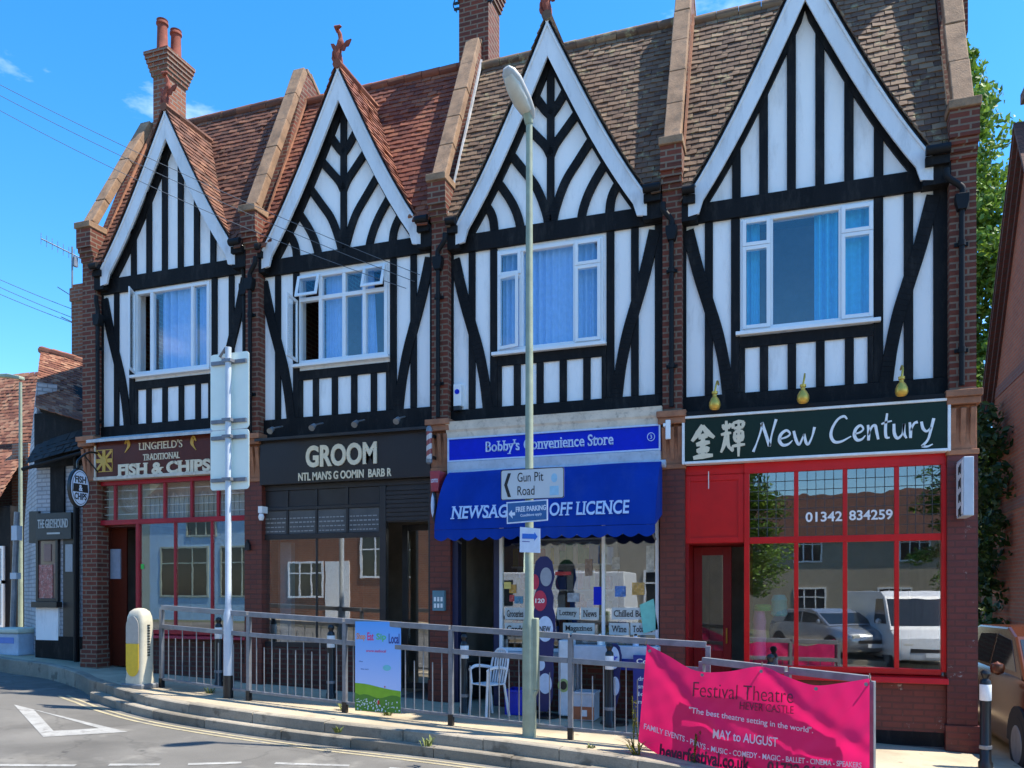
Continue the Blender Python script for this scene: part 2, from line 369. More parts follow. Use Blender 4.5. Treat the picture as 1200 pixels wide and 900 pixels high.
def M_ground(name, col, var, sc1, sc2, bm, patch=None, rough=.9, crack=False, spots=0, stone=False):
    m, n, p, o = newmat(name); v = coords(n); a = noise(n, v, sc1, 7, .6); g = noise(n, v, sc2, 3, .7)
    c = ramp(n, a, [(.3, sc(col, 1-var)), (.7, sc(col, 1+var))]); c = mix(n, .5, c, ramp(n, g, [(.25, (.35,.35,.35)), (.75, (1.0,1.0,1.0))]), 'MULTIPLY')
    if patch:
        f = ramp(n, noise(n, v, patch[1], 5, .6), [(.55, (0,0,0)), (.66, (1,1,1))]); mm = N(n, 'ShaderNodeMath', operation='MULTIPLY'); n.links.new(f, mm.inputs[0]); mm.inputs[1].default_value = patch[2]
        c = mix(n, mm.outputs[0], c, patch[0])
    if crack:
        vo = N(n, 'ShaderNodeTexVoronoi', feature='DISTANCE_TO_EDGE'); vo.inputs['Scale'].default_value = .55
        nv = N(n, 'ShaderNodeMixRGB', blend_type='ADD'); nv.inputs[0].default_value = .35; n.links.new(v, nv.inputs[1]); zz = N(n, 'ShaderNodeTexNoise'); zz.inputs['Scale'].default_value = 3; n.links.new(v, zz.inputs['Vector']); n.links.new(zz.outputs['Color'], nv.inputs[2])
        n.links.new(nv.outputs[0], vo.inputs['Vector']); cf = ramp(n, vo.outputs['Distance'], [(.0, (.5,.5,.5)), (.012, (1,1,1))]); c = mix(n, .45, c, cf, 'MULTIPLY')
    if spots:
        vo = N(n, 'ShaderNodeTexVoronoi'); vo.inputs['Scale'].default_value = spots; vo.inputs['Randomness'].default_value = 1; n.links.new(v, vo.inputs['Vector'])
        sf_ = ramp(n, vo.outputs['Distance'], [(.07, (.42,.42,.42)), (.11, (1,1,1))]); c = mix(n, .8, c, sf_, 'MULTIPLY')
        bg_ = ramp(n, noise(n, v, .9, 4, .5), [(.36, (.62,.61,.60)), (.52, (1,1,1))]); c = mix(n, .7, c, bg_, 'MULTIPLY')
    if stone:
        at_ = N(n, 'ShaderNodeAttribute', attribute_name='var'); c = mix(n, 1, c, ramp(n, at_.outputs['Fac'], [(0, (.62,.60,.57)), (1, (1.05,1.03,1.0))]), 'MULTIPLY')
    n.links.new(c, p.inputs['Base Color']); p.inputs['Roughness'].default_value = rough; bump(n, p, g, bm, .008); return m
K['road'] = M_ground('road_asphalt', (.165,.155,.135,1), .26, .5, 130, .6, ((.25,.235,.20,1), 1.3, .6), crack=True, spots=2.1)
K['pave'] = M_ground('pavement_asphalt', (.53,.44,.30,1), .22, 1.3, 90, .6, ((.34,.27,.18,1), 2.6, .55), spots=3.3)
K['kerb'] = M_ground('kerb_concrete', (.37,.33,.26,1), .3, 2, 60, .5, ((.12,.105,.08,1), 4.0, .8), stone=True)
K['mark'] = M_ground('worn_white_marking', (.36,.355,.33,1), .2, 4, 70, .3, ((.19,.18,.165,1), 7, .9))
K['ymark'] = M_ground('worn_yellow_marking', (.42,.36,.22,1), .2, 4, 70, .3, ((.19,.18,.16,1), 8, .8))
K['tactile'] = M_ground('buff_tactile_paving', (.56,.46,.28,1), .12, 4, 70, .4)
K['earth'] = M_ground('far_ground', (.10,.11,.06,1), .3, .3, 8, .3)
# ================================================================== SETTING
def sheet(xs, ys, off, holes=None):
    m = MB()
    for i in range(len(xs)-1):
        for j in range(len(ys)-1):
            a, b, c, d = xs[i], xs[i+1], ys[j], ys[j+1]
            m.add([(a,c,ground(a)+off),(b,c,ground(b)+off),(b,d,ground(b)+off),(a,d,ground(a)+off)], [(0,1,2,3)])
    return m
XS = [-400,-150,-60,-30,-19,-15,-11,-7,-3,1,5,7,15,40,150,400]
struct(sheet(XS, [-400,-100,-30,-10,0,6,12,30,100,400], -.30).build('ground', K['earth']))
struct(sheet(XS[2:-2], [-4.2,-2,0,2,4,6,8,10,14,20,40], -.24).build('road', K['road']))
# pavement edge (top of the upper kerb), left to right
EDGE = [(-24,14.2),(-19,12.6),(-15,11.0),(-13.1,10.45),(-11.8,10.25),(-10.6,9.75),(-9.85,9.3),(-9.35,9.08),(-8.7,8.78),(-7.7,8.44),(-6.6,8.26),(-5.2,8.17),(-3.5,8.2),(-2.0,8.1),(-.6,7.85),(.6,7.45),(1.8,7.2),(2.6,7.15)]
EL = [Vector((p[0], p[1])) for p in EDGE]
def dense(pts, step=.15):
    p = smooth_line(pts, 24); o = [p[0]]; acc = 0
    for a, b in zip(p, p[1:]):
        acc += (b-a).length
        if acc >= step: o.append(b); acc = 0
    return o
ED = dense(EL, .12)
def offs(pts, d):
    o = []
    for i, p in enumerate(pts):
        t = (pts[min(i+1, len(pts)-1)]-pts[max(i-1, 0)]).normalized(); o.append(p + Vector((t.y, -t.x))*d)
    return o
ED_in = offs(ED, -.13)
m = MB()
for a, b in zip(ED_in, ED_in[1:]):
    m.add([(a.x,a.y,ground(a.x)-.002),(b.x,b.y,ground(b.x)-.002),(b.x,19+0*b.x,ground(b.x)-.002),(a.x,19,ground(a.x)-.002)], [(0,1,2,3)])
struct(m.build('pavement', K['pave']))
m = MB(); m.add([(2.55,7.2,ground(2.6)-.06),(7,7.2,ground(7)-.06),(7,40,ground(7)-.06),(2.55,40,ground(2.6)-.06)], [(0,1,2,3)])
struct(m.build('alley', K['road']))
# kerb stones, two courses, each stone its own length with an open joint
def kerb(inner, outer, ztop, zbot, n, rnd=.012, j=7):
    m = MB(); i = 0
    while i < len(inner)-1:
        e = min(i+j, len(inner)-1); dz = random.uniform(-.006, .006)
        pts = list(range(i, e+1))
        rows = []
        for q, k in enumerate(pts):
            a, b = inner[k], outer[k]
            if q == len(pts)-1 and len(pts) > 1: a = a.lerp(inner[k-1], .07); b = b.lerp(outer[k-1], .07)
            g = ground(a.x); bb = b.lerp(a, .12)
            rows += [(a.x,a.y,g+zbot),(a.x,a.y,g+ztop+dz),(bb.x,bb.y,g+ztop+dz),(b.x,b.y,g+ztop+dz-rnd),(b.x,b.y,g+zbot)]
        c = len(pts); fs = []
        for q in range(c-1):
            for s in range(4): fs.append((q*5+s, (q+1)*5+s, (q+1)*5+s+1, q*5+s+1))
        fs += [(0,1,2,3,4), tuple((c-1)*5+s for s in (4,3,2,1,0))]
        m.add(rows, fs, random.random()); i = e
    return m
i0 = next(i for i, p in enumerate(ED) if p.x > -9.4)
struct(kerb(ED_in, ED, .004, -.3, 1).build('kerb', K['kerb'], smooth=False))
ED2 = offs(ED, .13)
E2a = [p for p in offs(ED, .004)][i0-1:]; E2b = ED2[i0-1:]
struct(kerb(E2a, E2b, -.125, -.3, 1).build('lower_kerb', K['kerb']))
# buff dropped-kerb paving
# road markings
def mark(pts, wd, name, mat, z=-.236):
    m = MB(); P = [Vector(p) for p in pts]; L = offs(P, wd/2); Q = offs(P, -wd/2)
    for i in range(len(P)-1):
        v = [L[i], L[i+1], Q[i+1], Q[i]]; m.add([(p.x,p.y,ground(p.x)+z) for p in v], [(0,1,2,3)])
    return struct(m.build(name, mat))
a0 = next(i for i, p in enumerate(ED) if p.x > -10.0)
mark(offs(ED, .27)[a0:], .05, 'road_line', K['ymark']); mark(offs(ED, .38)[a0:], .05, 'road_line', K['ymark'])
tri = [Vector(p) for p in ((-9.99,8.17),(-7.91,6.83),(-7.38,7.51))]
m = MB(); c = sum(tri, Vector((0,0)))/3
tin = [(-9.45,8.02),(-8.10,7.13),(-7.82,7.51)]
for i in range(3):
    a, b = tri[i], tri[(i+1)%3]; p, q = Vector(tin[i]), Vector(tin[(i+1)%3])
    m.add([(v.x,v.y,ground(v.x)-.236) for v in (a,b,q,p)], [(0,1,2,3)])
struct(m.build('road_marking', K['mark']))
for a, b in (((-7.6,5.45),(-6.56,6.02)),((-6.32,6.19),(-5.92,6.43)),((-5.70,6.57),(-5.3,6.88)),((-5.0,7.02),(-4.3,7.3)),((-3.9,7.4),(-3.0,7.55)),((-2.4,7.6),(-1.4,7.4)),((-8.9,4.75),(-7.9,5.3))):
    mark([a, b], .085, 'road_line', K['mark'])
m = MB(); pp = [(-5.6,5.9),(-3.0,6.1),(-2.7,6.9),(-5.2,6.75)]; m.add([(a,b,ground(a)-.2385) for a,b in pp], [(0,1,2,3)]); struct(m.build('road_patch', M_ground('repair_asphalt', (.13,.125,.115,1), .2, 1.2, 110, .6)))
# pavement on the near side of the road
m = MB()
for a, b in zip(XS[4:-4], XS[5:-3]):
    m.add([(a,-4,ground(a)-.1),(b,-4,ground(b)-.1),(b,-8,ground(b)-.1),(a,-8,ground(a)-.1)][::-1], [(0,1,2,3)])
    m.add([(a,-4,ground(a)-.3),(b,-4,ground(b)-.3),(b,-4,ground(b)-.1),(a,-4,ground(a)-.1)][::-1], [(0,1,2,3)])
struct(m.build('opposite_pavement', K['pave']))

# ================================================================== THE TERRACE
YF = 10.5
DZ = [.26, .15, .07, 0.0]                       # each house steps up the hill
CX = [-9.40, -6.27, -3.09, .13]                 # middle of each house front
PIER = [-10.98, -7.77, -4.66, -1.45, 1.81]     # party piers
APX = [9.51, 9.52, 9.48, 9.45]; RIDGE = [10.14, 10.03, 9.96, 9.91]; TIP = [6.84, 6.71, 6.625, 6.53]
RY = 11.68
FTOP = [4.32, 4.16, 4.16, 4.04]                 # top of fascia zone
LABEL = ['half-timbered shop with maroon fish and chips fascia, leftmost gable of the terrace',
         'half-timbered barber shop with black fascia reading GROOM and leafy curved gable timbers',
         'half-timbered convenience store with bright blue awning over its shop window',
         'half-timbered restaurant with dark green fascia and red painted shopfront']
TILE = ['tile_a', 'tile_b', 'tile_c', 'tile_c']
HOUSE = []
for i in range(4):
    HOUSE.append(thing('shop_building', LABEL[i], 'shop', (CX[i], YF, ground(CX[i])), 'half-timbered shops of the terrace'))

def tile_box(mb, c, u, d, n, wdt, ln, th):
    """one clay tile: centre c of its top edge, u along the course, d down the slope, n outward"""
    w2 = wdt/2; tl = random.uniform(-.006, .006)*(1.9 if random.random() < .02 else 1); v = random.random()
    a = c - u*w2; b = c + u*w2; e = d*ln; lift = n*(th*1.0 + abs(tl)); k = n*tl
    vs = [a+n*.004, b+n*.004, b+e+lift+k, a+e+lift-k, a+e+lift-k-n*th, b+e+lift+k-n*th]
    mb.add(vs, [(0,3,2,1),(3,4,5,2)] + [(0,4,3),(1,2,5)], v)
def main_roof(i):
    x0, x1 = PIER[i]+.13, PIER[i+1]-.13; e = TIP[i]+.33; ye = 10.30; r = RIDGE[i]-.03
    P0 = Vector((0, ye, e)); Q = Vector((0, RY, r)); d = (P0-Q).normalized(); L = (P0-Q).length; u = Vector((1,0,0)); n = Vector((0, -d.z, d.y)).normalized()
    if n.z < 0: n = -n
    mb = MB(); g = .098; rows = int(L/g)
    for k in range(rows+1):
        c = Q + d*(k*g); s = -(k % 2)*.08 + random.uniform(-.01, .01); x = x0 + s
        while x < x1:
            xx = max(x, x0); w2 = min(x+.158, x1)-xx
            if w2 > .02:
                zz = c.z
                inside = abs(xx+w2/2-CX[i]) < gable_x(i, zz)-(.28 if c.y > 10.66 else -.03) and zz < APX[i]-.1
                if not inside: tile_box(mb, Vector((xx+w2/2, c.y, c.z))+n*random.uniform(0,.003)+n*math.sin(x*1.9+k*.13+i)*.006, u, d, n, w2-.004, .17, .022)
            x += .162
    o = mb.build('roof', K[TILE[i]], HOUSE[i])
    dk = MB(); dk.prism([(10.62,e+(10.62-ye)*2.25-.06),(RY,r-.03),(16.6,7.0),(16.6,6.85),(RY,r-.2),(10.66,e+(10.62-ye)*2.25-.16)], x0-.02, x1+.02, 'x'); dk.build('roof_deck', K['dark'], o)
    rt = MB(); x = x0
    while x < x1-.05:
        l = min(.3, x1-x); rt.tube([(x+.004, RY, r-.01), (x+l-.004, RY, r-.005)], .085+random.uniform(-.003,.003), 10); x += .3
    rt.build('ridge_tile', K[TILE[i]], o, smooth=True)
    return o
def gable_x(i, z):
    zr, ze = APX[i], TIP[i]+.30; t = max(0, min(1, (zr-z)/(zr-ze))); hw = 1.39 if i == 3 else 1.335
    return hw*(.90*t + .10*t**4)
def ymain(i, z):
    e = TIP[i]+.33; return 10.30 + (z-e)*(RY-10.30)/(RIDGE[i]-.03-e)
def gable_roof(i, house):
    mb = MB(); zr, ze = APX[i], TIP[i]+.30; g = .098; y0 = 10.29; slabs = MB()
    # courses follow the curved profile
    zs = [zr-(zr-ze)*k/60 for k in range(61)]; pr = [(gable_x(i, z), z) for z in zs]
    ln = [0]
    for a, b in zip(pr, pr[1:]): ln.append(ln[-1]+math.hypot(b[0]-a[0], b[1]-a[1]))
    def pos(s):
        for k in range(60):
            if ln[k+1] >= s: f = (s-ln[k])/(ln[k+1]-ln[k]); return (pr[k][0]+(pr[k+1][0]-pr[k][0])*f, pr[k][1]+(pr[k+1][1]-pr[k][1])*f)
        return pr[-1]
    for sd in (-1, 1):
        s = 0; row = 0
        while s < ln[-1]-.02:
            x, z = pos(s); x2, z2 = pos(min(s+.12, ln[-1])); d = Vector((sd*(x2-x), 0, z2-z)).normalized(); n = Vector((-d.z*sd, 0, abs(d.x)))
            n = Vector((sd*abs(d.z), 0, abs(d.x))).normalized()
            ye = ymain(i, z)+.10; y = y0 - (row % 2)*.08
            while y < ye:
                yy = max(y, y0); w2 = min(y+.158, ye)-yy
                if w2 > .02: tile_box(mb, Vector((CX[i]+sd*x, yy+w2/2, z)), Vector((0,1,0)), d, n, w2-.004, .165, .022)
                y += .162
            s += g; row += 1
        for k in range(0, 60, 4):
            a, b = pr[k], pr[min(k+4, 60)]
            slabs.add([(CX[i]+sd*a[0], y0+.02, a[1]-.012),(CX[i]+sd*b[0], y0+.02, b[1]-.012),(CX[i]+sd*b[0], ymain(i,b[1])+.12, b[1]-.012),(CX[i]+sd*a[0], ymain(i,a[1])+.12, a[1]-.012),
                       (CX[i]+sd*a[0], y0+.02, a[1]-.05),(CX[i]+sd*b[0], y0+.02, b[1]-.05),(CX[i]+sd*b[0], ymain(i,b[1])+.12, b[1]-.05),(CX[i]+sd*a[0], ymain(i,a[1])+.12, a[1]-.05)],
                      [(0,1,2,3),(4,7,6,5),(0,4,5,1),(2,6,7,3),(1,5,6,2),(0,3,7,4)])
    o = mb.build('gable_roof', K[TILE[i]], house)
    slabs.build('soffit', K['black'], o)
    rt = MB(); y = y0-.01
    while y < ymain(i, zr)+.05:
        rt.tube([(CX[i], y+.003, zr-.015), (CX[i], y+.297, zr-.012)], .07, 8); y += .3
    rt.build('ridge_tile', K[TILE[i]], o, smooth=True)
    # barge boards
    for sd in (-1, 1):
        bm_ = MB(); zz = [zr-.015-(zr-.015-ze)*k/14 for k in range(15)]; W = .215
        outer = [(gable_x(i, z)-.012, z) for z in zz]; inner = []
        for k, (x, z) in enumerate(outer):
            a = outer[max(k-1, 0)]; b = outer[min(k+1, 14)]; t = Vector((b[0]-a[0], b[1]-a[1])).normalized(); inner.append((x+t.y*W, z-t.x*W))
        outer.append((outer[-1][0], TIP[i])); e = inner[-1]; inner.append((outer[-1][0]-.13, TIP[i]+.02))
        # trim the inner edge at the middle
        tin = []
        for k, (x, z) in enumerate(inner):
            if x < 0:
                q = inner[k+1]; f = (0-x)/(q[0]-x) if q[0] > 0 else None
                if f is not None: tin.append((0.0, z+(q[1]-z)*f))
            else: tin.append((x, z))
        poly = [(CX[i]+sd*x, z) for x, z in outer] + [(CX[i]+sd*x, z) for x, z in reversed(tin)]
        bm_.prism(poly, 10.325+.001*sd, 10.36)
        bo = bm_.build('barge_board', K['barge'], house)
        # thin moulding along the top edge
        mo = MB(); mo.tube([(CX[i]+sd*(x-.02), 10.316, z-.035) for x, z in outer[:-1]], .016, 6); mo.build('moulding', K['barge'], bo)
        fi = MB()   # black rafter lining behind the board
        poly2 = [(CX[i]+sd*max(x-.10,0), z-.10) for x, z in outer[:-1]] + [(CX[i]+sd*(x), z) for x, z in reversed([(max(a-.03,0), b-.02) for a, b in tin])]
        fi.prism(poly2, YF-.045, YF-.002); fi.build('rafter', K['black'], house)

def timbers(i, house):
    c, dz = CX[i], DZ[i]; m = MB(); y0, y1 = YF-.032, YF-.001
    x0, x1 = PIER[i]+.10, PIER[i+1]-.10
    zb = FTOP[i]-.02; zt = 6.49+dz; zbeam = 6.73+dz
    def v(a, b, z0, z1, yo=0): m.prism([(c+a,z0),(c+b,z0),(c+b,z1),(c+a,z1)], y0+yo, y1)
    m.prism([(x0,zt),(x1,zt),(x1,zbeam),(x0,zbeam)], y0-.02, y1)                 # head beam
    m.prism([(x0,zb),(x1,zb),(x1,4.30+dz),(x0,4.30+dz)], y0-.012, y1)             # bottom beam
    wl = 1.42; vz0, vz1 = 4.305+dz, zt-.004
    m.prism([(x0,vz0),(c-wl,vz0),(c-wl,vz1),(x0,vz1)], y0, y1); m.prism([(c+wl-.02,vz0),(x1,vz0),(x1,vz1),(c+wl-.02,vz1)], y0, y1)
    v(-1.19,-1.09,vz0,vz1,.004); v(-.87,-.765,vz0,vz1,.004); v(.765,.87,vz0,vz1,.004); v(1.09,1.19,vz0,vz1,.004)
    v(-.762,.762,4.86+dz,5.0+dz,.003)                                               # rail under the window
    for a in (-.475,-.15,.175,.5): v(a-.05,a+.05,vz0,4.858+dz,.005)
    for a in (-.762,.70): v(a,a+.062,vz0,4.858+dz,.006)
    for sd in (-1, 1):                                                              # curved braces
        p = [(c+sd*q, z+dz) for q, z in ((1.40,6.42),(1.27,5.88),(1.14,5.44),(1.03,5.06),(.95,4.66),(.90,4.29))]
        strip(m, p, [.15,.15,.15,.14,.15], y0-.006, y1-.002)
    # gable
    zg = zbeam+.004
    def rz(x): # underside of the barge at offset x
        lo, hi = zg, APX[i]
        for _ in range(40):
            q = (lo+hi)/2
            if gable_x(i, q)-.10 > abs(x): lo = q
            else: hi = q
        return lo
    if i in (0, 3):
        for a in (-.805,-.48,-.155,.17,.495,.82):
            if i == 0: a *= .97
            v(a-.052, a+.052, zg, min(rz(a-.05), rz(a+.05)))
    else:
        v(-.052,.052,zg,rz(.06)); B = [[(.27,8.62),(.10,8.36),(0,8.24)],[(.47,8.31),(.23,8.03),(.07,7.84),(.0,7.70)],
            [(.68,7.97),(.41,7.60),(.20,7.30),(.06,6.93),(.03,6.72)],[(.88,7.64),(.66,7.33),(.53,7.11),(.45,6.9),(.42,6.72)],[(1.07,7.30),(.92,7.16),(.83,6.98),(.80,6.72)]]
        for k, br in enumerate(B):
            for sd in (-1, 1): strip(m, [(c+sd*x, z+DZ[i]-.07 if z < 6.8 else z+(.05 if i == 1 else 0)) for x, z in br], .118, y0-.003*(k%2)-.004, y1-.002)
    return m.build('timber_frame', K['black'], house, bevel=.004)

def wall(i, house):
    m = MB(); c, dz = CX[i], DZ[i]; x0, x1 = PIER[i]+.10, PIER[i+1]-.10; wx0, wx1, wz0, wz1 = WIN[i]
    zb = FTOP[i]-.05; zt = 6.70+dz; Y1 = YF+.22
    m.box(x0, wx0, YF, Y1, zb, zt); m.box(wx1, x1, YF, Y1, zb, zt); m.box(wx0, wx1, YF, Y1, zb, wz0); m.box(wx0, wx1, YF, Y1, wz1, zt)
    pts = []
    for k in range(13):
        z = zt+(APX[i]-.03-zt)*k/12; pts.append((gable_x(i, z)-.02 if k else gable_x(i, zt+.01), z))
    m.prism([(c+x, z) for x, z in pts]+[(c-x, z) for x, z in reversed(pts)], YF, YF+.15)
    o = m.build('wall', K['render'], house)
    b = MB(); b.box(PIER[i]+.14, PIER[i+1]-.14, 16.3, 16.5, ground(CX[i])-.6, 7.1); b.box(PIER[i]+.14, PIER[i+1]-.14, YF+.225, 16.3, FTOP[i]-.1, FTOP[i]+.04)
    b.build('rear_wall', K['brick_dark'], house)
    f = MB(); g = ground(CX[i]); f.box(PIER[i]+.14, PIER[i+1]-.14, 10.42, 16.3, g-.5, ground(PIER[i+1])+.03); f.build('floor', K['floor'], house)
    f = MB(); f.box(PIER[i]+.141, PIER[i+1]-.141, 13.4, 13.5, g-.1, FTOP[i]-.1); f.box(PIER[i]+.141, PIER[i]+.17, YF+.3, 13.4, g-.1, FTOP[i]-.1); f.box(PIER[i+1]-.17, PIER[i+1]-.141, YF+.3, 13.4, g-.1, FTOP[i]-.1)
    f.build('interior_wall', K['inner'], house)
    f = MB(); f.box(PIER[i]+.141, PIER[i+1]-.141, 12.2, 12.25, FTOP[i]+.05, 7.0); f.build('bedroom_wall', K['inner'], house)

def curtain(par, x0, x1, z0, z1, y, mat, waves=9, amp=.03, flare=0):
    m = MB(); n = waves*8; row = []
    for k in range(n+1):
        t = k/n; x = x0+(x1-x0)*t; a = amp*(.6+.4*math.sin(t*7.3))
        row.append((x, y+a*math.sin(t*waves*2*math.pi+.6*math.sin(t*11))))
    for a, b in zip(row, row[1:]):
        m.add([(a[0],a[1],z0),(b[0],b[1],z0),(b[0]+flare*(b[0]-x0),b[1],z1),(a[0]+flare*(a[0]-x0),a[1],z1)], [(0,1,2,3)])
    return m.build('curtain', mat, par, smooth=False)
def frame_rect(m, x0, x1, z0, z1, y0, y1, t):
    m.box(x0, x0+t, y0, y1, z0, z1); m.box(x1-t, x1, y0, y1, z0, z1); m.box(x0+t, x1-t, y0, y1, z0, z0+t); m.box(x0+t, x1-t, y0, y1, z1-t, z1)
def swing(m, axis_pt, ang, ax='z'):
    Rm = Matrix.Rotation(ang, 3, 'Z' if ax == 'z' else 'X'); p = Vector(axis_pt)
    return m.xform(lambda q: p + Rm @ (q-p))
WIN = [(-10.16,-8.68,5.36,6.73), (-7.07,-5.55,5.25,6.59), (-3.87,-2.37,5.12,6.52), (-.63,.92,5.06,6.47)]
def pane(par, x0, x1, z0, z1, y, mat='glass', fn=None):
    m = MB(); m.box(x0, x1, y, y+.006, z0, z1)
    if fn: fn(m)
    return m.build('pane', K[mat], par)
def bay_window(i, house):
    x0, x1, z0, z1 = WIN[i]; t = .055; y0, y1 = YF-.02, YF+.06
    m = MB(); frame_rect(m, x0, x1, z0, z1, y0, y1, t)
    if i in (2, 3):
        a, b = x0+.36, x1-.38; zt = z1-.36
        m.box(a-.03, a+.03, y0+.002, y1, z0+t, z1-t); m.box(b-.03, b+.03, y0+.002, y1, z0+t, z1-t)
        m.box(x0+t, a-.03, y0+.004, y1, zt-.03, zt+.03); m.box(b+.03, x1-t, y0+.004, y1, zt-.03, zt+.03)
    elif i == 1:
        a = [x0+.40, x0+.80, x0+1.14]; zt = z1-.37
        for q in a: m.box(q-.028, q+.028, y0+.002, y1, z0+t, z1-t)
        m.box(x0+t, x1-t, y0+.004, y1, zt-.03, zt+.03)
    else:
        m.box(x0+.31, x0+.37, y0+.002, y1, z0+t, z1-t); m.box(x1-.36, x1-.31, y0+.002, y1, z0+t, z1-t)
    W = m.build('window', K['upvc'], house, bevel=.006)
    s = MB(); s.box(x0-.05, x1+.05, YF-.09, YF-.021, z0-.05, z0-.004); s.build('sill', K['upvc'], W, bevel=.006)
    yg = YF+.015; mid = YF+.12
    def sash(xa, xb, za, zb, ang=0, ax='z', piv=None, flat=False):
        q = MB(); frame_rect(q, xa, xb, za, zb, YF-.045, YF-.024, .045); g = MB(); g.box(xa+.046, xb-.046, YF-.037, YF-.031, za+.046, zb-.046)
        if ang: swing(q, piv, ang, ax); swing(g, piv, ang, ax)
        q.build('casement', K['upvc'], W, bevel=.004); g.build('pane', K['glass'], W)
    if i == 3:
        sash(x0+.03, a+.0, z0+.03, zt, 0); sash(x0+.03, a, zt+.005, z1-.03); sash(b, x1-.03, z0+.03, zt); sash(b, x1-.03, zt+.005, z1-.03)
        pane(W, a+.03, b-.03, z0+t, z1-t, yg)
        curtain(W, b-.30, x1-.05, z0+.02, z1-.02, mid, K['curtain_teal'], 7, .045); curtain(W, x0+.05, x0+.23, z0+.02, z1-.02, mid, K['curtain_teal'], 4)
    if i == 2:
        sash(x0+.03, a, z0+.03, zt, R(-14), 'z', (x0+.03, YF-.03, 0)); sash(x0+.03, a, zt+.005, z1-.03); sash(b, x1-.03, z0+.03, zt); sash(b, x1-.03, zt+.005, z1-.03)
        pane(W, a+.03, b-.03, z0+t, z1-t, yg)
        curtain(W, x0+.05, x1-.05, z0+.02, z1-.02, mid, K['curtain'], 15, .05)
    if i == 1:
        sash(x0+.02, a[0], z0+.03, zt-.01, R(-80), 'z', (x0+.02, YF-.03, 0))
        sash(x0+.02, a[0], zt+.01, z1-.02, R(-14), 'x', (0, YF-.03, z1-.02)); sash(a[2], x1-.02, zt+.01, z1-.02, R(-16), 'x', (0, YF-.03, z1-.02))
        for xa, xb in ((a[0],a[1]),(a[1],a[2]),(a[2],x1-.03)):
            pane(W, xa+.028, xb-.028, z0+t, zt-.03, yg)
            if xb < x1-.1: pane(W, xa+.028, xb-.028, zt+.03, z1-t, yg)
        curtain(W, a[0]+.02, a[1]+.0, z0, z1, mid, K['curtain'], 9, .02); curtain(W, a[2]-.12, x1-.22, z0, z1, mid, K['curtain'], 7, .02, -.25)
    if i == 0:
        sash(x0+.02, x0+.33, z0+.02, z1-.03, R(-62), 'z', (x0+.02, YF-.03, 0))
        pane(W, x0+.37, x1-.36, z0+t, z1-t, yg); pane(W, x1-.31, x1-t, z0+t, z1-t, yg)
        curtain(W, x0+.45, x1-.32, z0, z1, mid, K['curtain'], 6, .06, -.0); curtain(W, x1-.3, x1-.05, z0, z1, mid, K['curtain'], 5, .02)

def wyvern(i, house):
    """clay gable finial: a small winged beast sitting upright on the apex"""
    c = CX[i]; z = APX[i]-.02; y = 10.36; m = MB()
    m.tube(smooth_line([(c,y,z-.02),(c,y,z+.10),(c-.03,y,z+.22),(c+.02,y,z+.33),(c+.015,y,z+.45),(c-.01,y-.02,z+.52)], 4), [.055]*6+[.06]*4+[.05]*4+[.033]*4+[.03,.028,.028], 8)
    m.tube([(c-.01,y-.01,z+.50),(c-.02,y-.05,z+.545),(c+.055,y-.07,z+.53),(c+.08,y-.07,z+.52)], [.03,.04,.022,.008], 8)
    m.tube([(c-.03,y,z+.56),(c-.05,y,z+.62)], [.016,.004], 6); m.tube([(c,y,z+.56),(c+.0,y,z+.62)], [.014,.004], 6)
    m.tube(smooth_line([(c-.02,y,z+.06),(c-.09,y,z+.12),(c-.10,y,z+.22),(c-.07,y,z+.26)], 4), [.03]*6+[.02]*7, 6)
    o = m.build('finial', K['finial'], house, smooth=True)
    for sd, rt in ((-1, .7), (1, 1)):
        wv = MB(); P = [(c+.02*sd,z+.26),(c+sd*.12*rt,z+.35),(c+sd*.20*rt,z+.36),(c+sd*.17*rt,z+.30),(c+sd*.15*rt,z+.27),(c+sd*.11*rt,z+.27),(c+sd*.09*rt,z+.22),(c+sd*.05,z+.22)]
        wv.prism(P, y-.012, y+.012); wv.build('wing', K['finial'], o)

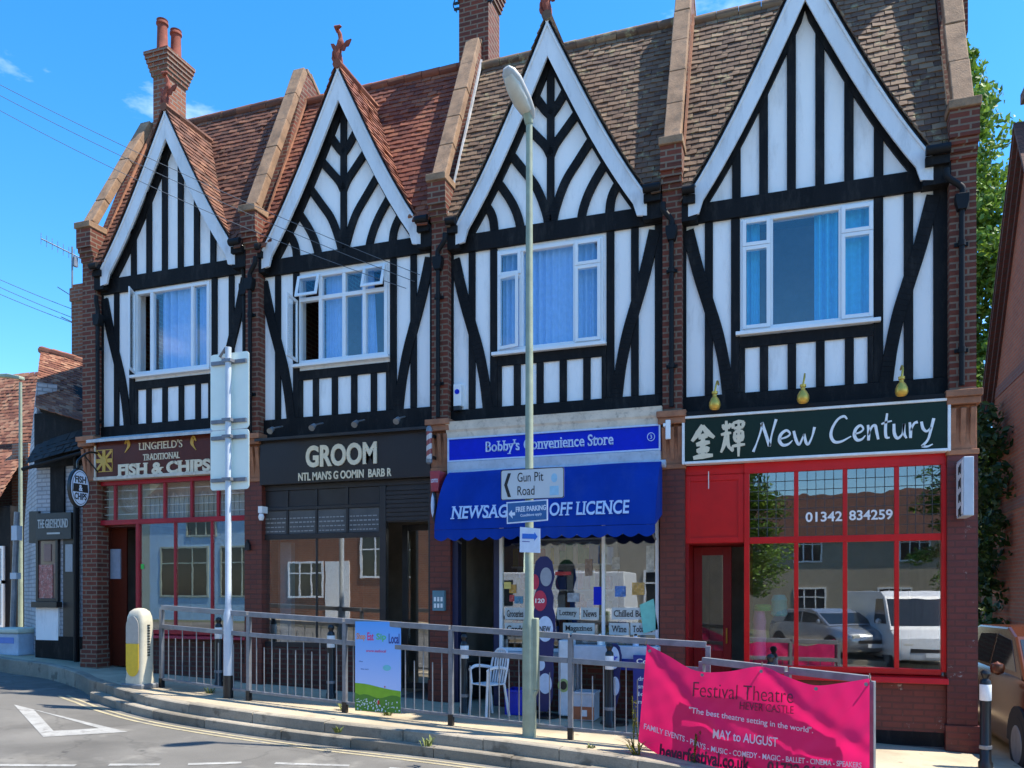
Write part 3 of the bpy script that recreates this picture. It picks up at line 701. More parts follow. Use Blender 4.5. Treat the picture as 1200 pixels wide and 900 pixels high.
def party(j):
    """party wall j with its pier, kneeler, coping"""
    h = HOUSE[min(j, 3)]; x = PIER[j]; i = min(j, 3); wd = .27 if j in (0, 4) else .24
    zc = [7.88, 7.66, 7.60, 7.52, 7.34][j]; top = [10.22, 10.50, 10.30, 10.38, 10.35][j]
    zl = FTOP[i]+.0
    mb = 'brick'
    m = MB(); m.box(x-wd/2, x+wd/2, 10.34, 10.62, zl, zc-.10)
    m.box(x-wd/2-.02, x+wd/2+.02, 10.31, 10.62, zc-.62, zc-.10) if False else None
    m.prism([(10.62,zl-.3),(16.5,zl-.3),(16.5,7.25),(RY+.06,top-.03),(RY-.05,top-.03),(10.62,zc-.14)], x-wd/2+.02, x+wd/2-.02, 'x')
    for k in range(4): m.box(x-wd/2-.004-.004*k, x+wd/2+.004+.004*k, 10.34-.028*(k+1), 10.60, zc-.62+.07*k, zc-.55+.07*k)
    m.box(x-wd/2-.014, x+wd/2+.014, 10.225, 10.60, zc-.342, zc-.10)
    W = m.build('party_wall', K[mb], h)
    k = MB(); k.box(x-wd/2-.03, x+wd/2+.03, 10.19, 10.56, zc-.10, zc); k.build('kneeler', K['coping'], W, bevel=.01)
    cp = MB(); q0 = Vector((10.40, zc+.002)); q1 = Vector((RY-.02, top)); n = 5; d = (q1-q0).normalized(); nn = Vector((-d.y, d.x))
    for s in range(n):
        a = q0+(q1-q0)*(s/n)+d*.004; b = q0+(q1-q0)*((s+1)/n)-d*.004; e = random.uniform(-.006, .006)
        cp.prism([tuple(a-nn*.02), tuple(b-nn*.02), tuple(b+nn*(.10+e)), tuple(a+nn*(.10+e))], x-.108+e, x+.108+e, 'x')
    cp.prism([(RY-.02, top), (RY-.02, top+.07), (RY+.1, top+.03), (RY+.12, top-.06)], x-.11, x+.11, 'x')
    cp.prism([(RY+.1,top-.03),(16.5,7.25),(16.5,7.35),(RY+.1,top+.06)], x-.11, x+.11, 'x')
    cp.build('coping', K['coping'], W, bevel=.012)
    fl = MB()   # lead flashing beside the parapet
    if j < 4:
        e = TIP[i]+.33; fl.prism([(10.36,e+.06),(RY-.04,RIDGE[i]+.0),(RY-.04,RIDGE[i]+.07),(10.33,e+.13)], x+wd/2-.018, x+wd/2+.012, 'x'); fl.build('flashing', K['lead' if j in (2,) else 'terra'], W)
    # ground floor pier
    g = ground(x)-.4
    p = MB(); p.box(x-.155, x+.155, 10.36, 10.60, g, FTOP[i]-.66); p.box(x-.175, x+.175, 10.33, 10.60, g, ground(x)+.30)
    P = p.build('shop_pier', K['maroon' if j == 4 else ('brick' if j in (0,) else 'maroon2')], h)
    t = MB(); z0, z1 = FTOP[i]-.66, FTOP[i]+.06
    t.box(x-.165, x+.165, 10.34, 10.60, z0, z0+.06); t.box(x-.145, x+.145, 10.36, 10.60, z0+.06, z1-.16)
    for a in (-.10, 0.0, .10): t.prism([(10.36,z0+.10),(10.29,z1-.20),(10.36,z1-.18)], x+a-.028, x+a+.028, 'x')
    t.box(x-.17, x+.17, 10.27, 10.60, z1-.16, z1-.08); t.box(x-.185, x+.185, 10.24, 10.60, z1-.08, z1)
    t.build('console_bracket', K['terra'], h, bevel=.008)

def downpipe(h, x, ztop, zbot, y=10.285, bend=0):
    m = MB(); m.tube(smooth_line([(x+bend, y-.03, ztop+.32), (x+bend*.9, y-.03, ztop+.22), (x, y, ztop+.10), (x, y, ztop)], 5), .035, 10)
    m.tube([(x, y, ztop-.12), (x, y, zbot)], .030, 10)
    z = ztop-.5
    while z > zbot+.2: m.tube([(x, y, z), (x, y, z-.06)], .040, 10); m.box(x-.07, x+.07, y+.03, y+.05, z-.05, z-.01); z -= 1.2
    o = m.build('downpipe', K['gutter'], h, smooth=True)
    b = MB(); b.prism([(x-.045,ztop-.16),(x+.045,ztop-.16),(x+.07,ztop-.06),(x+.07,ztop+.02),(x-.07,ztop+.02),(x-.07,ztop-.06)], y-.05, y+.05); b.build('rainwater_hopper', K['gutter'], o, bevel=.006)

for i in range(4):
    h = HOUSE[i]; main_roof(i); gable_roof(i, h); wall(i, h); timbers(i, h); bay_window(i, h)
    if i < 3: wyvern(i, h)
    # eaves gutters and black eaves boards either side of the gable
    hw = 1.32
    for a, b in ((PIER[i]+.14, CX[i]-hw+.03), (CX[i]+hw-.03, PIER[i+1]-.14)):
        gm = MB(); z = TIP[i]+.30; gm.tube([(a, 10.24, z), (b, 10.24, z)], .055, 10); gm.build('gutter', K['gutter'], h, smooth=True)
        em = MB(); em.box(a-.02, b+.02, 10.33, 10.5, TIP[i]-.05, z-.05); em.box(a, b, 10.27, 10.33, z-.15, z-.05); em.build('eaves_board', K['black'], h)
for j in range(5): party(j)
downpipe(HOUSE[0], PIER[0]+.21, 6.35, 4.4, 10.32)
downpipe(HOUSE[1], PIER[1], 6.55, 4.25, bend=.12); downpipe(HOUSE[2], PIER[2], 6.45, 4.25, bend=.12)
downpipe(HOUSE[3], PIER[3], 6.40, 4.15, bend=-.10); downpipe(HOUSE[3], PIER[4]-.02, 6.28, 4.15, bend=-.16)
downpipe(HOUSE[1], PIER[1]-.22, 6.55, 4.4, 10.44)

def chimney(h, x, y, w2, dp, z0, z1, pots, mat='brick', corb=5):
    m = MB(); m.box(x-w2/2, x+w2/2, y-dp/2, y+dp/2, z0, z1-.07*corb-.06)
    for k in range(corb):
        e = .018*(k+1)+.010; z = z1-.07*(corb-k)-.06; m.box(x-w2/2-e, x+w2/2+e, y-dp/2-e, y+dp/2+e, z, z+.07-.001)
    e = .018*corb+.025; m.box(x-w2/2-e, x+w2/2+e, y-dp/2-e, y+dp/2+e, z1-.06, z1)
    o = m.build('chimney', K[mat], h)
    for px, py, ph in pots:
        q = MB(); q.lathe([(.11,0),(.115,.04),(.095,.07),(.085,ph-.10),(.105,ph-.08),(.105,ph-.05),(.09,ph-.03),(.10,ph),(.07,ph),(.07,ph-.1)], (x+px, y+py, z1-.01), 18)
        q.build('chimney_pot', K['finial'], o, smooth=True)
    return o
chimney(HOUSE[0], -10.64, 11.80, .30, .48, 9.3, 11.42, [(-.03,-.15,.64),(.03,.12,.62)], 'brick_orange')
c2 = chimney(HOUSE[2], PIER[2]-.04, 11.96, .49, .50, 9.0, 11.50, [(-.1,-.12,.6),(.1,.15,.6)], 'brick')
chimney(HOUSE[3], PIER[4]+.02, RY+.35, .56, .62, 9.0, 12.0, [(0,-.12,.6),(0,.2,.6)], 'brick')
m = MB()   # aerial leads clipped to the chimney
for sx in (-1, 1):
    x = PIER[2]-.04+sx*.28; m.tube(smooth_line([(x, RY+.02, 10.9), (x+sx*.05, RY, 11.0), (x+sx*.02, RY, 11.15), (x+sx*.12, RY, 11.5), (x+sx*.2, RY, 11.8)], 5), .010, 6)
    m.box(x-.04, x+.04, RY+.0, RY+.03, 10.93, 10.96); m.box(x-.04, x+.04, RY+.0, RY+.03, 11.02, 11.05)
m.build('aerial_lead', K['iron'], c2)
# ================================================================== SHOPFRONTS
def gpane(par, x0, x1, z0, z1, y, mat='shopglass'): return pane(par, x0, x1, z0, z1, y, mat)
def lettering(par, s, x0, x1, z0, z1, y, mat, bold=0, serif=False, depth=.012, name='lettering', shear=0, rot=0):
    m = fit_text(s, x0, x1, z0, z1, y, bold, serif, depth, shear)
    if rot:
        c = Vector(((x0+x1)/2, y, (z0+z1)/2)); Rm = Matrix.Rotation(rot, 3, 'Y'); m.xform(lambda q: c+Rm@(q-c))
    return m.build(name, K[mat], par)
def T(px0, py0, px1, py1, y): # text rectangle from two opposite corners seen on the plane
    a = at(px0, py0, y); b = at(px1, py1, y); return a.x, b.x

# ---------- restaurant (dark green fascia, red front)
h = HOUSE[3]; yf = 10.30
x0, x1 = PIER[3]+.13, PIER[4]-.13; z0, z1 = 3.42, 4.02
m = MB(); m.box(x0+.03, x1-.03, yf, 10.45, z0+.03, z1-.03); sg = m.build('fascia_sign', K['green_sign'], h)
m = MB(); frame_rect(m, x0, x1, z0, z1, yf-.022, 10.44, .032); m.build('border', K['white'], sg, bevel=.005)
m = MB(); m.box(x0-.0, x1, 10.27, 10.49, z1+.004, z1+.05); m.build('sign_capping', K['gutter'], sg)
BR = {
 'N': ([(.05,-.16,.10),(.16,.15,.05),(.30,.62,.07),(.36,.98,.05)], [(.34,.96,.12),(.46,.55,.11),(.60,.03,.12)], [(.60,.02,.08),(.68,.5,.06),(.82,1.06,.10)]),
 'e': ([(.08,.28,.05),(.30,.34,.07),(.42,.46,.06),(.30,.60,.09),(.12,.46,.11),(.07,.22,.12),(.18,.04,.11),(.36,.06,.08),(.50,.20,.03)],),
 'w': ([(.02,.56,.09),(.10,.2,.11),(.20,.02,.08),(.32,.3,.06),(.36,.42,.05)], [(.36,.42,.09),(.42,.1,.10),(.50,.02,.08),(.62,.3,.06),(.70,.66,.10)]),
 'C': ([(.70,.88,.05),(.58,1.0,.09),(.34,.90,.08),(.12,.58,.09),(.06,.26,.11),(.20,.02,.11),(.48,.02,.08),(.86,.20,.04)],),
 'n': ([(.06,.60,.08),(.09,.3,.11),(.08,.0,.09)], [(.08,.20,.05),(.20,.50,.08),(.34,.56,.10),(.40,.3,.10),(.46,.02,.08)]),
 't': ([(.26,1.0,.07),(.20,.5,.10),(.22,.10,.10),(.36,.06,.05)], [(.04,.60,.06),(.22,.66,.08),(.44,.70,.05)]),
 'u': ([(.04,.58,.09),(.06,.2,.11),(.18,.02,.10),(.36,.18,.06),(.42,.56,.08)], [(.42,.56,.09),(.43,.2,.10),(.52,.0,.06)]),
 'r': ([(.06,.60,.08),(.09,.3,.11),(.09,.0,.09)], [(.10,.28,.05),(.22,.54,.08),(.36,.60,.10)]),
 'y': ([(.04,.60,.09),(.10,.34,.10),(.24,.22,.08),(.40,.36,.05)], [(.50,.70,.10),(.40,.30,.09),(.28,-.1,.08),(.06,-.34,.09)], [(.06,-.34,.09),(.26,-.36,.07),(.46,-.28,.04)]),
}
def brush(word, adv, x0, x1, zb, sx, y, hz):
    m = MB(); x = x0; tot = sum(adv); k = (x1-x0)/tot
    for ch, a in zip(word, adv):
        for st in BR[ch]:
            strip(m, [(x+p*k, zb+q*hz) for p, q, _ in st], [wv*hz*1.05 for *_, wv in st], y-.012, y, 5)
        x += a*k
    return m
m = brush('New', [.86,.52,.74], X(881,yf), X(956,yf), 3.58, 1, yf-.001, .31); m.merge(brush('Century', [.92,.54,.54,.48,.58,.46,.56], X(972,yf), X(1096,yf), 3.59, 1, yf-.001, .30)); m.build('lettering', K['white'], sg)
# two chinese characters in brushed strokes
def stroke_set(S_, x0, x1, z0, z1, y, wd):
    m = MB()
    for st in S_: strip(m, [(x0+(x1-x0)*p, z0+(z1-z0)*q) for p, q in st], [wd*.7, wd*1.15, wd*.6], y-.012-random.uniform(0,.003), y, 4)
    return m
jin = [[(.5,1.02),(.3,.78),(0,.52)],[(.5,1.0),(.72,.78),(1.04,.6)],[(.3,.62),(.55,.66),(.74,.66)],[(.2,.40),(.5,.44),(.84,.46)],[(.52,.66),(.51,.3),(.5,.02)],[(.28,.28),(.34,.2),(.38,.12)],[(.76,.32),(.68,.22),(.62,.14)],[(.06,-.02),(.5,.03),(.98,.04)]]
hui = [[(.24,1.0),(.24,.8),(.24,.62)],[(.08,.9),(.12,.82),(.14,.74)],[(.42,.92),(.38,.84),(.34,.76)],[(.0,.6),(.24,.63),(.46,.64)],[(.2,.6),(.14,.3),(.0,.08)],[(.32,.6),(.32,.3),(.46,.14)],[(.46,.1),(.5,.14),(.52,.24)],
       [(.54,.92),(.54,.84),(.52,.76)],[(.54,.92),(.8,.95),(1.04,.94)],[(1.04,.94),(1.0,.86),(.98,.78)],[(.58,.76),(.8,.78),(1.0,.78)],[(.62,.66),(.62,.5),(.64,.38)],[(.62,.66),(.8,.68),(.98,.67)],[(.98,.67),(.97,.5),(.95,.38)],[(.64,.52),(.8,.53),(.95,.53)],[(.64,.38),(.8,.4),(.95,.4)],[(.5,.24),(.8,.27),(1.08,.28)],[(.8,.9),(.8,.4),(.79,-.06)]]
m = stroke_set(jin, X(811,yf), X(836,yf), 3.50, 3.89, yf-.001, .062); m.merge(stroke_set(hui, X(845,yf), X(871,yf), 3.51, 3.93, yf-.001, .040)); m.build('lettering', K['cream'], sg)
# brass wall lamps
for px in (838, 941, 1056):
    x = X(px, 10.2); b = MB()
    b.lathe([(.012,.15),(.026,.13),(.024,.11),(.045,.085),(.066,.04),(.070,.0),(.062,-.03),(.050,-.045),(.044,-.035)], (x, 10.16, 4.10), 16)
    b.tube(smooth_line([(x,10.16,4.26),(x+.015,10.18,4.36),(x+.02,10.3,4.43),(x+.02,10.44,4.42)], 4), [.012]*13, 6)
    b.lathe([(.035,0),(.035,.03)], (x, 10.16, 4.24), 12)
    b.build('wall_lamp', K['brass'], h, smooth=True)
# red front
ys = 10.46; xa, xb = -1.31, 1.665; xd = -.55
m = MB(); t = .07
m.box(xd-.03, xb, ys-.03, ys+.06, 3.29, 3.42); m.box(xa, xd-.03, ys+.0, ys+.06, 3.30, 3.42)
m.box(xd-.03, xd+.035, ys-.04, ys+.05, .90, 3.29); m.box(xb-.06, xb, ys-.04, ys+.05, .90, 3.29)
m.box(xd+.035, xb-.06, ys-.03, ys+.05, 2.42, 2.50)
for q in (.03, .58, 1.14): m.box(q-.026, q+.026, ys-.025, ys+.04, .93, 2.42); m.box(q-.026, q+.026, ys-.025, ys+.04, 2.50, 3.29)
m.box(xd+.035, xb-.06, ys-.03, ys+.05, .86, .93)
sf = m.build('shop_window', K['red'], h, bevel=.006)
m = MB(); m.prism([(ys-.15,.77),(ys+.06,.77),(ys+.06,.858),(ys-.14,.835)], xd-.03, xb+.0, 'x'); m.build('sill', K['red'], sf, bevel=.005)
cells = [(xd+.036,.004),(.056,.554),(.606,1.114),(1.166,xb-.061)]
for a, b in cells:
    gpane(sf, a, b, .931, 2.419, ys, 'shopglass'); g = gpane(sf, a, b, 2.501, 3.289, ys, 'leadglass')
    l = MB(); n = 5
    for k in range(1, n): xx = a+(b-a)*k/n; l.box(xx-.004, xx+.004, ys-.004, ys-.0005, 2.501, 3.289)
    for k in range(1, 7): zz = 2.501+.788*k/7; l.box(a, b, ys-.0045, ys-.0004, zz-.004, zz+.004)
    l.build('lead_came', K['came'], g)
lettering(sf, '01342', X(944,ys), X(987,ys), 2.67, 2.79, ys-.006, 'white', .02, depth=.004); lettering(sf, '834259', X(995,ys), X(1046,ys), 2.675, 2.795, ys-.006, 'white', .02, depth=.004)
for px, y0_, y1_, r_, c_ in ((890,714,772,.085,(.62,.24,.48,1)),(894,708,716,.11,(.12,.45,.06,1)),(913,697,722,.10,(.05,.42,.42,1))):
    p_ = at(px, y1_, 10.75); zt_ = Zp(px, y0_, 10.75); m = MB(); hh_ = zt_-p_.z; m.lathe([(r_*.8,0),(r_,hh_*.1),(r_*.9,hh_*.33),(r_,hh_*.4),(r_*.9,hh_*.66),(r_,hh_*.75),(r_*.7,hh_)], tuple(p_), 14); m.build('window_ornament', M_plain('ornament_colour', c_, .4), h, smooth=True)
m = MB(); m.box(xd+.04, xb-.1, 10.62, 11.3, .78, .86); m.build('window_shelf', K['inner'], h)
m = MB(); m.box(xd-.03, xb, 10.44, 10.58, -.4, .77); m.build('stall_riser', K['maroon'], h); m = MB(); m.box(xd-.03, xb, 10.43, 10.439, -.3, .20); m.build('plinth_paint', K['black'], h)
m = MB(); m.box(xa, xd-.031, ys, ys+.04, 2.47, 3.30); frame_rect(m, xa+.001, xd-.032, 2.44, 3.29, ys-.02, ys-.001, .07); m.build('panel', K['red'], h, bevel=.004)
m = MB(); m.box(xd-.03, xd+.03, ys+.06, ys+.9, .0, 2.47); m.box(xa-.0, xa+.05, ys+.0, ys+.9, 0, 2.47); m.box(xa, xd, ys+.02, ys+.9, 2.43, 2.469); m.build('porch_lining', M_paint('porch_shade_red', (.30,.008,.010,1), .4, .2, 3, .05, spec=.3), h)  # porch lining: red darkened so the colour holds the recess shade
d = MB(); yd = ys+.55; g0 = ground(-1)+.10; dx0, dx1 = xa+.05, xd-.22
frame_rect(d, dx0, dx1, g0, 2.42, yd, yd+.05, .11); d.box(dx0+.11, dx1-.11, yd, yd+.05, g0+.11, g0+.35); d.box(dx0+.11, dx1-.11, yd, yd+.05, 1.05-.15, 1.05)
K['shade_red'] = M_paint('door_shade_red', (.26,.008,.010,1), .4, .2, 3, .05, spec=.3); dr = d.build('door', K['shade_red'], h, bevel=.005); pane(dr, dx0+.111, dx1-.111, 1.05, 2.31, yd+.02, 'clearglass'); q = MB(); q.box(dx0+.111, dx1-.111, yd+.01, yd+.04, g0+.35, .90); q.build('door_panel', K['shade_red'], dr)  # door red mixed darker, recess shade put into its colour
q = MB(); q.tube([(dx1-.06,yd-.03,1.15),(dx1-.06,yd-.03,1.35)], .012, 8); q.build('door_handle', K['brass'], dr)
q = MB(); q.tube([(X(831), ys-.03, 3.34),(X(831), ys-.03, 3.12)], .006, 6); q.build('pull_cord', K['white'], h)

# ---------- convenience store
h = HOUSE[2]; yf = 10.31; x0, x1 = PIER[2]+.14, PIER[3]-.14
m = MB(); m.box(x0, x1, yf, 10.47, 3.62, 3.95); sg = m.build('fascia_sign', K['blue_sign'], h)
m = MB(); m.box(x0, x1, yf-.02, yf-.001, 3.62, 3.64); m.box(x0, x1, yf-.02, yf-.001, 3.93, 3.95); m.box(x0, x0+.02, yf-.02, yf-.001, 3.641, 3.929); m.box(x1-.02, x1, yf-.02, yf-.001, 3.641, 3.929); m.build('border', K['ltblue'], sg)
lettering(sg, "Bobby's", X(569.5,yf), X(609,yf), 3.685, 3.875, yf-.001, 'ltblue', .012, True); lettering(sg, "Convenience", X(614,yf), X(685,yf), 3.725, 3.875, yf-.001, 'ltblue', .012, True); lettering(sg, "Store", X(689,yf), X(719,yf), 3.725, 3.875, yf-.001, 'ltblue', .012, True)
m = MB(); c = (X(763,yf), 3.795)
for k in range(24):
    a, b = 2*math.pi*k/24, 2*math.pi*(k+1)/24
    m.prism([(c[0]+r*math.cos(q), c[1]+r*1.1*math.sin(q)) for r, q in ((.05,a),(.05,b),(.042,b),(.042,a))], yf-.01, yf-.001)
m.build('emblem', K['ltblue'], sg); lettering(sg, '3', c[0]-.014, c[0]+.014, 3.77, 3.82, yf-.001, 'ltblue')
m = MB(); m.prism([(yf-.05,4.17),(10.48,4.17),(10.48,3.952),(yf-.0,3.952),(yf-.01,4.03),(yf-.03,4.06),(yf-.04,4.13)], x0-.02, x1+.02, 'x'); m.build('cornice', K['cornice'], h)
m = MB(); m.box(x0, x1, yf-.03, 10.47, 3.47, 3.615); m.build('fascia_frame', K['greyframe'], h, bevel=.005)
# awning
ax0, ax1 = -4.46, -1.57; prof = [(10.27,3.455),(10.22,3.46),(10.12,3.40),(9.96,3.22),(9.84,3.00),(9.76,2.78),(9.735,2.64)]
m = MB(); n = 40
prs = smooth_line([Vector(p) for p in prof], 4)
for a, b in zip(prs, prs[1:]):
    for k in range(24):
        u0, u1 = ax0+(ax1-ax0)*k/24, ax0+(ax1-ax0)*(k+1)/24
        m.add([(u_,q_.x+.012*math.sin((u_-ax0)*5.4)*(j_/len(prs)),q_.y-.010*math.sin((u_-ax0)*4.3+.6)*math.sin(3.14*j_/len(prs))) for u_, q_, j_ in ((u0,a,prs.index(a)),(u1,a,prs.index(a)),(u1,b,prs.index(b)),(u0,b,prs.index(b)))], [(0,3,2,1)])
aw = m.build('awning', K['awning'], h, smooth=True, solid=.006)
m = MB(); n = 15
for k in range(n):
    a = ax0+(ax1-ax0)*k/n; b = ax0+(ax1-ax0)*(k+1)/n
    pts = [(a,2.635)]+[(a+(b-a)*t/8, 2.535-.045*abs(math.sin(math.pi*(t/8)))) for t in range(9)]+[(b,2.635)]
    m.prism(pts, 9.729, 9.735)
m.build('valance', K['awning'], aw)
for sx in (ax0, ax1):
    m = MB(); m.prism([(p.x+.004, p.y-.004) for p in prs]+[(10.27,2.80)], sx-.006 if sx == ax0 else sx, sx if sx == ax0 else sx+.006, 'x'); m.build('side_cheek', K['awning'], aw)
m = MB(); m.tube([(ax0-.03,10.27,3.44),(ax1+.05,10.27,3.44)], .05, 12); m.build('roller_box', K['greyframe'], aw)
for sx in (ax0+.1, ax1-.1):
    m = MB(); m.tube([(sx,9.76,2.66),(sx,10.40,2.50)], .014, 8); m.build('awning_arm', K['galv'], aw)
# lettering on the sloping cloth
def awn(p): # x, height-above-lower-edge measured down the cloth
    tot = 0; L = [0]
    for a, b in zip(prs, prs[1:]): tot += (b-a).length; L.append(tot)
    s = tot-p[1]
    for i_, (a, b) in enumerate(zip(prs, prs[1:])):
        if L[i_+1] >= s or i_ == len(prs)-2:
            f = (s-L[i_])/(L[i_+1]-L[i_]); q = a+(b-a)*f; d = (b-a).normalized(); nn = Vector((d.y, -d.x)); nn = nn if nn.x < 0 else -nn
            return q, nn
def awn_text(s, xa, xb, za, zb):
    m = fit_text(s, xa, xb, za, zb, 0, .018, True, .004)
    def fn(p):
        q, nn = awn((p.x, p.z)); q = q+nn*(-p.y+.022); return (p.x, q.x, q.y)
    m.xform(fn); m.build('lettering', K['ltblue'], aw)
awn_text('NEWSAGENT', X(530,9.8), X(628,9.8), .13, .31); awn_text('OFF LICENCE', X(645,9.8), X(738,9.8), .13, .31)
# window and door
ys = 10.46; wx0, wx1 = X(587), X(773); zs = 1.02
m = MB(); frame_rect(m, wx0, wx1, zs, 3.47, ys-.03, ys+.05, .045); q = X(708); m.box(q-.02, q+.02, ys-.025, ys+.04, zs+.045, 3.42); q2 = X(633)
sf = m.build('shop_window', K['upvc'], h, bevel=.004)
for a, b in ((wx0+.046,q-.021),(q+.021,wx1-.046)): gpane(sf, a, b, zs+.046, 3.424, ys)
m = MB(); m.box(wx0, wx1, 10.44, 10.58, ground(-3)-.4, zs-.06); m.build('stall_riser', K['brick_dark'], h); m = MB(); m.box(wx0-.01, wx1+.01, 10.36, 10.56, zs-.06, zs-.004); m.build('sill', K['greyframe'], sf)
m = MB(); m.box(wx0-.08, wx0-.001, 10.43, 10.55, ground(-4), 3.47); m.box(x0, x0+.10, 10.43, 10.55, ground(-4)-.1, 3.47); m.box(x0+.10, wx0-.08, 10.45, 10.55, 2.85, 3.47); m.build('door_frame', M_plain('dark_blue_paint', (.012,.02,.07,1), .4), h)
d = MB(); yd = 10.75; g0 = ground(-4.2)+.05; rot = R(62)
frame_rect(d, 0, .72, g0, 2.80, 0, .05, .09); d.box(.09, .63, 0, .05, g0+.09, g0+.5); Rm = Matrix.Rotation(rot, 3, 'Z'); px_ = Vector((x0+.10, 10.56, 0)); d.xform(lambda p: px_+Rm@p)
dr = d.build('door', K['blackshop'], h, bevel=.004)
# interior: shelves with goods
def shelves(h, x0, x1, y, z0, z1, n, depth=.3, tag_='shelving'):
    m = MB(); m.box(x0, x1, y+depth, y+depth+.03, z0, z1)
    for k in range(n+1): z = z0+(z1-z0)*k/n; m.box(x0, x1, y, y+depth-.002, z-.012, z+.012)
    o = m.build(tag_, K['upvc'], h); return o
PACK = M_var('packaged_goods', [(0,(.5,.05,.04)),(.15,(.6,.45,.05)),(.3,(.05,.12,.4)),(.45,(.7,.68,.62)),(.6,(.1,.3,.1)),(.75,(.3,.12,.06)),(.9,(.75,.3,.08)),(1,(.06,.06,.07))], .4, 20, .2, bm=0)
PACK.node_tree.nodes['Color Ramp'].color_ramp.interpolation = 'CONSTANT'
def goods(par, x0, x1, y, z0, z1, n, depth=.25):
    m = MB()
    for k in range(n):
        z = z0+(z1-z0)*k/n+.014; x = x0+.02
        while x < x1-.08:
            wd = random.uniform(.05,.12); hh = random.uniform(.5,.85)*(z1-z0)/n; v = random.random()
            m.box(x, x+wd*.92, y+.02, y+depth*random.uniform(.6,.95), z, z+hh, v); x += wd
    m.build('goods', PACK, par)
s = shelves(h, wx0+.1, X(700), 11.5, .35, 2.6, 6); goods(s, wx0+.1, X(700), 11.5, .35, 2.6, 6)
s = shelves(h, x0+.2, wx0-.2, 12.4, .35, 2.6, 6); goods(s, x0+.2, wx0-.2, 12.4, .35, 2.6, 6)
s = shelves(h, X(715), wx1-.1, 10.9, .9, 1.55, 2); goods(s, X(715), wx1-.1, 10.9, .9, 1.55, 2)
# window lettering: black words on pale strips
WST = M_plain('pale_window_strip', (.60,.63,.60,1), .6); K['ink'] = M_plain('black_lettering', (.015,.015,.015,1), .5)
def wstrip(words, px0, px1, py0, py1):
    a, b = X(px0,ys), X(px1,ys); z1 = Zp((px0+px1)/2, py0, ys); z0 = Zp((px0+px1)/2, py1, ys)
    m = MB(); m.box(a, b, ys-.012, ys-.004, z0, z1); o = m.build('window_strip', WST, sf)
    lettering(o, words, a+.03, b-.03, z0+.035, z1-.035, ys-.013, 'ink', .01, True, .003)
wstrip('Groceries', 592, 616, 712, 726); wstrip('Cards', 592, 616, 730, 744)
wstrip('Lottery', 653, 679, 712, 726); wstrip('News', 681, 702, 712, 726); wstrip('Magazines', 660, 697, 730, 744)
wstrip('Chilled Beer', 717, 763, 712, 726); wstrip('Wine', 714, 737, 730, 744); wstrip('Tobacco', 739, 768, 730, 744)
m = MB(); z = Zp(759, 717, ys); c = X(759,ys); m.prism([(c-.10,z+.09),(c+.08,z+.17),(c+.14,z-.22),(c-.05,z-.28)], ys-.03, ys-.02); m.build('window_poster', M_plain('mint_poster', (.20,.62,.52,1), .5), sf)
m = MB(); z = Zp(700, 700, ys); m.box(X(696,ys), X(707,ys), ys-.02, ys-.006, z-.1, z+.14); m.build('window_poster', K['blue_sign'], sf)
m = MB(); m.box(X(591,ys), X(599,ys), ys-.015, ys-.005, Zp(595,690,ys), Zp(595,682,ys)); m.build('window_poster', M_plain('yellow_notice', (.75,.62,.18,1), .5), sf)
random.seed(21)
for px, py, w_, h_, c_ in ((601,690,.10,.12,(.55,.30,.05,1)),(608,703,.12,.10,(.10,.30,.45,1)),(600,701,.07,.09,(.5,.06,.06,1)),(660,672,.22,.05,(.55,.05,.05,1)),(722,660,.10,.16,(.45,.42,.35,1)),(727,693,.14,.14,(.06,.18,.5,1)),(762,655,.10,.34,(.50,.48,.40,1)),(748,690,.16,.16,(.6,.35,.08,1)),(690,665,.10,.22,(.30,.20,.14,1)),(672,700,.16,.12,(.42,.46,.5,1))):
    p_ = at(px, py, ys); m = MB(); m.box(p_.x-w_/2, p_.x+w_/2, ys-.010, ys-.006, p_.z-h_/2, p_.z+h_/2); po_ = m.build('window_poster', M_paint('printed_poster', c_, .5, .5, 16, 0, dirt=((.55,.53,.5,1), .6)), sf)
# alarm box on the wall
m = MB(); x = X(539); z = Zp(539, 466); m.box(x-.06, x+.06, 10.40, YF-.001, z-.14, z+.17); al = m.build('alarm_box', K['upvc'], h, bevel=.01); m = MB(); m.disc((x,z+.06), .035, .035, 10.39, 10.40); m.build('emblem', K['blue_sign'], al); m = MB(); m.box(x-.045,x+.045,10.38,10.47,z-.2,z-.141); m.build('beacon', K['iron'], al)
# small lantern on the pier and meter plate
m = MB(); x = PIER[2]; z = Zp(513, 703, 10.33); m.box(x-.09, x+.09, 10.30, 10.358, z-.15, z+.13); pl = m.build('notice_case', M_plain('teal_plate', (.10,.22,.27,1), .4), h); 
m = MB()
for a in (-.05, 0, .05):
    for b in (-.08, 0.01): m.box(x+a-.015, x+a+.015, 10.292, 10.30, z+b-.03, z+b+.03)
m.build('card', K['white'], pl)
m = MB(); x = X(784,10.3); z = Zp(784, 503, 10.3); m.box(x-.03, x+.03, 10.20, 10.24, z-.14, z+.10); m.box(x-.06,x-.03,10.2,10.3,z+.02,z+.06); m.build('wall_lamp', K['upvc'], HOUSE[3], bevel=.006)

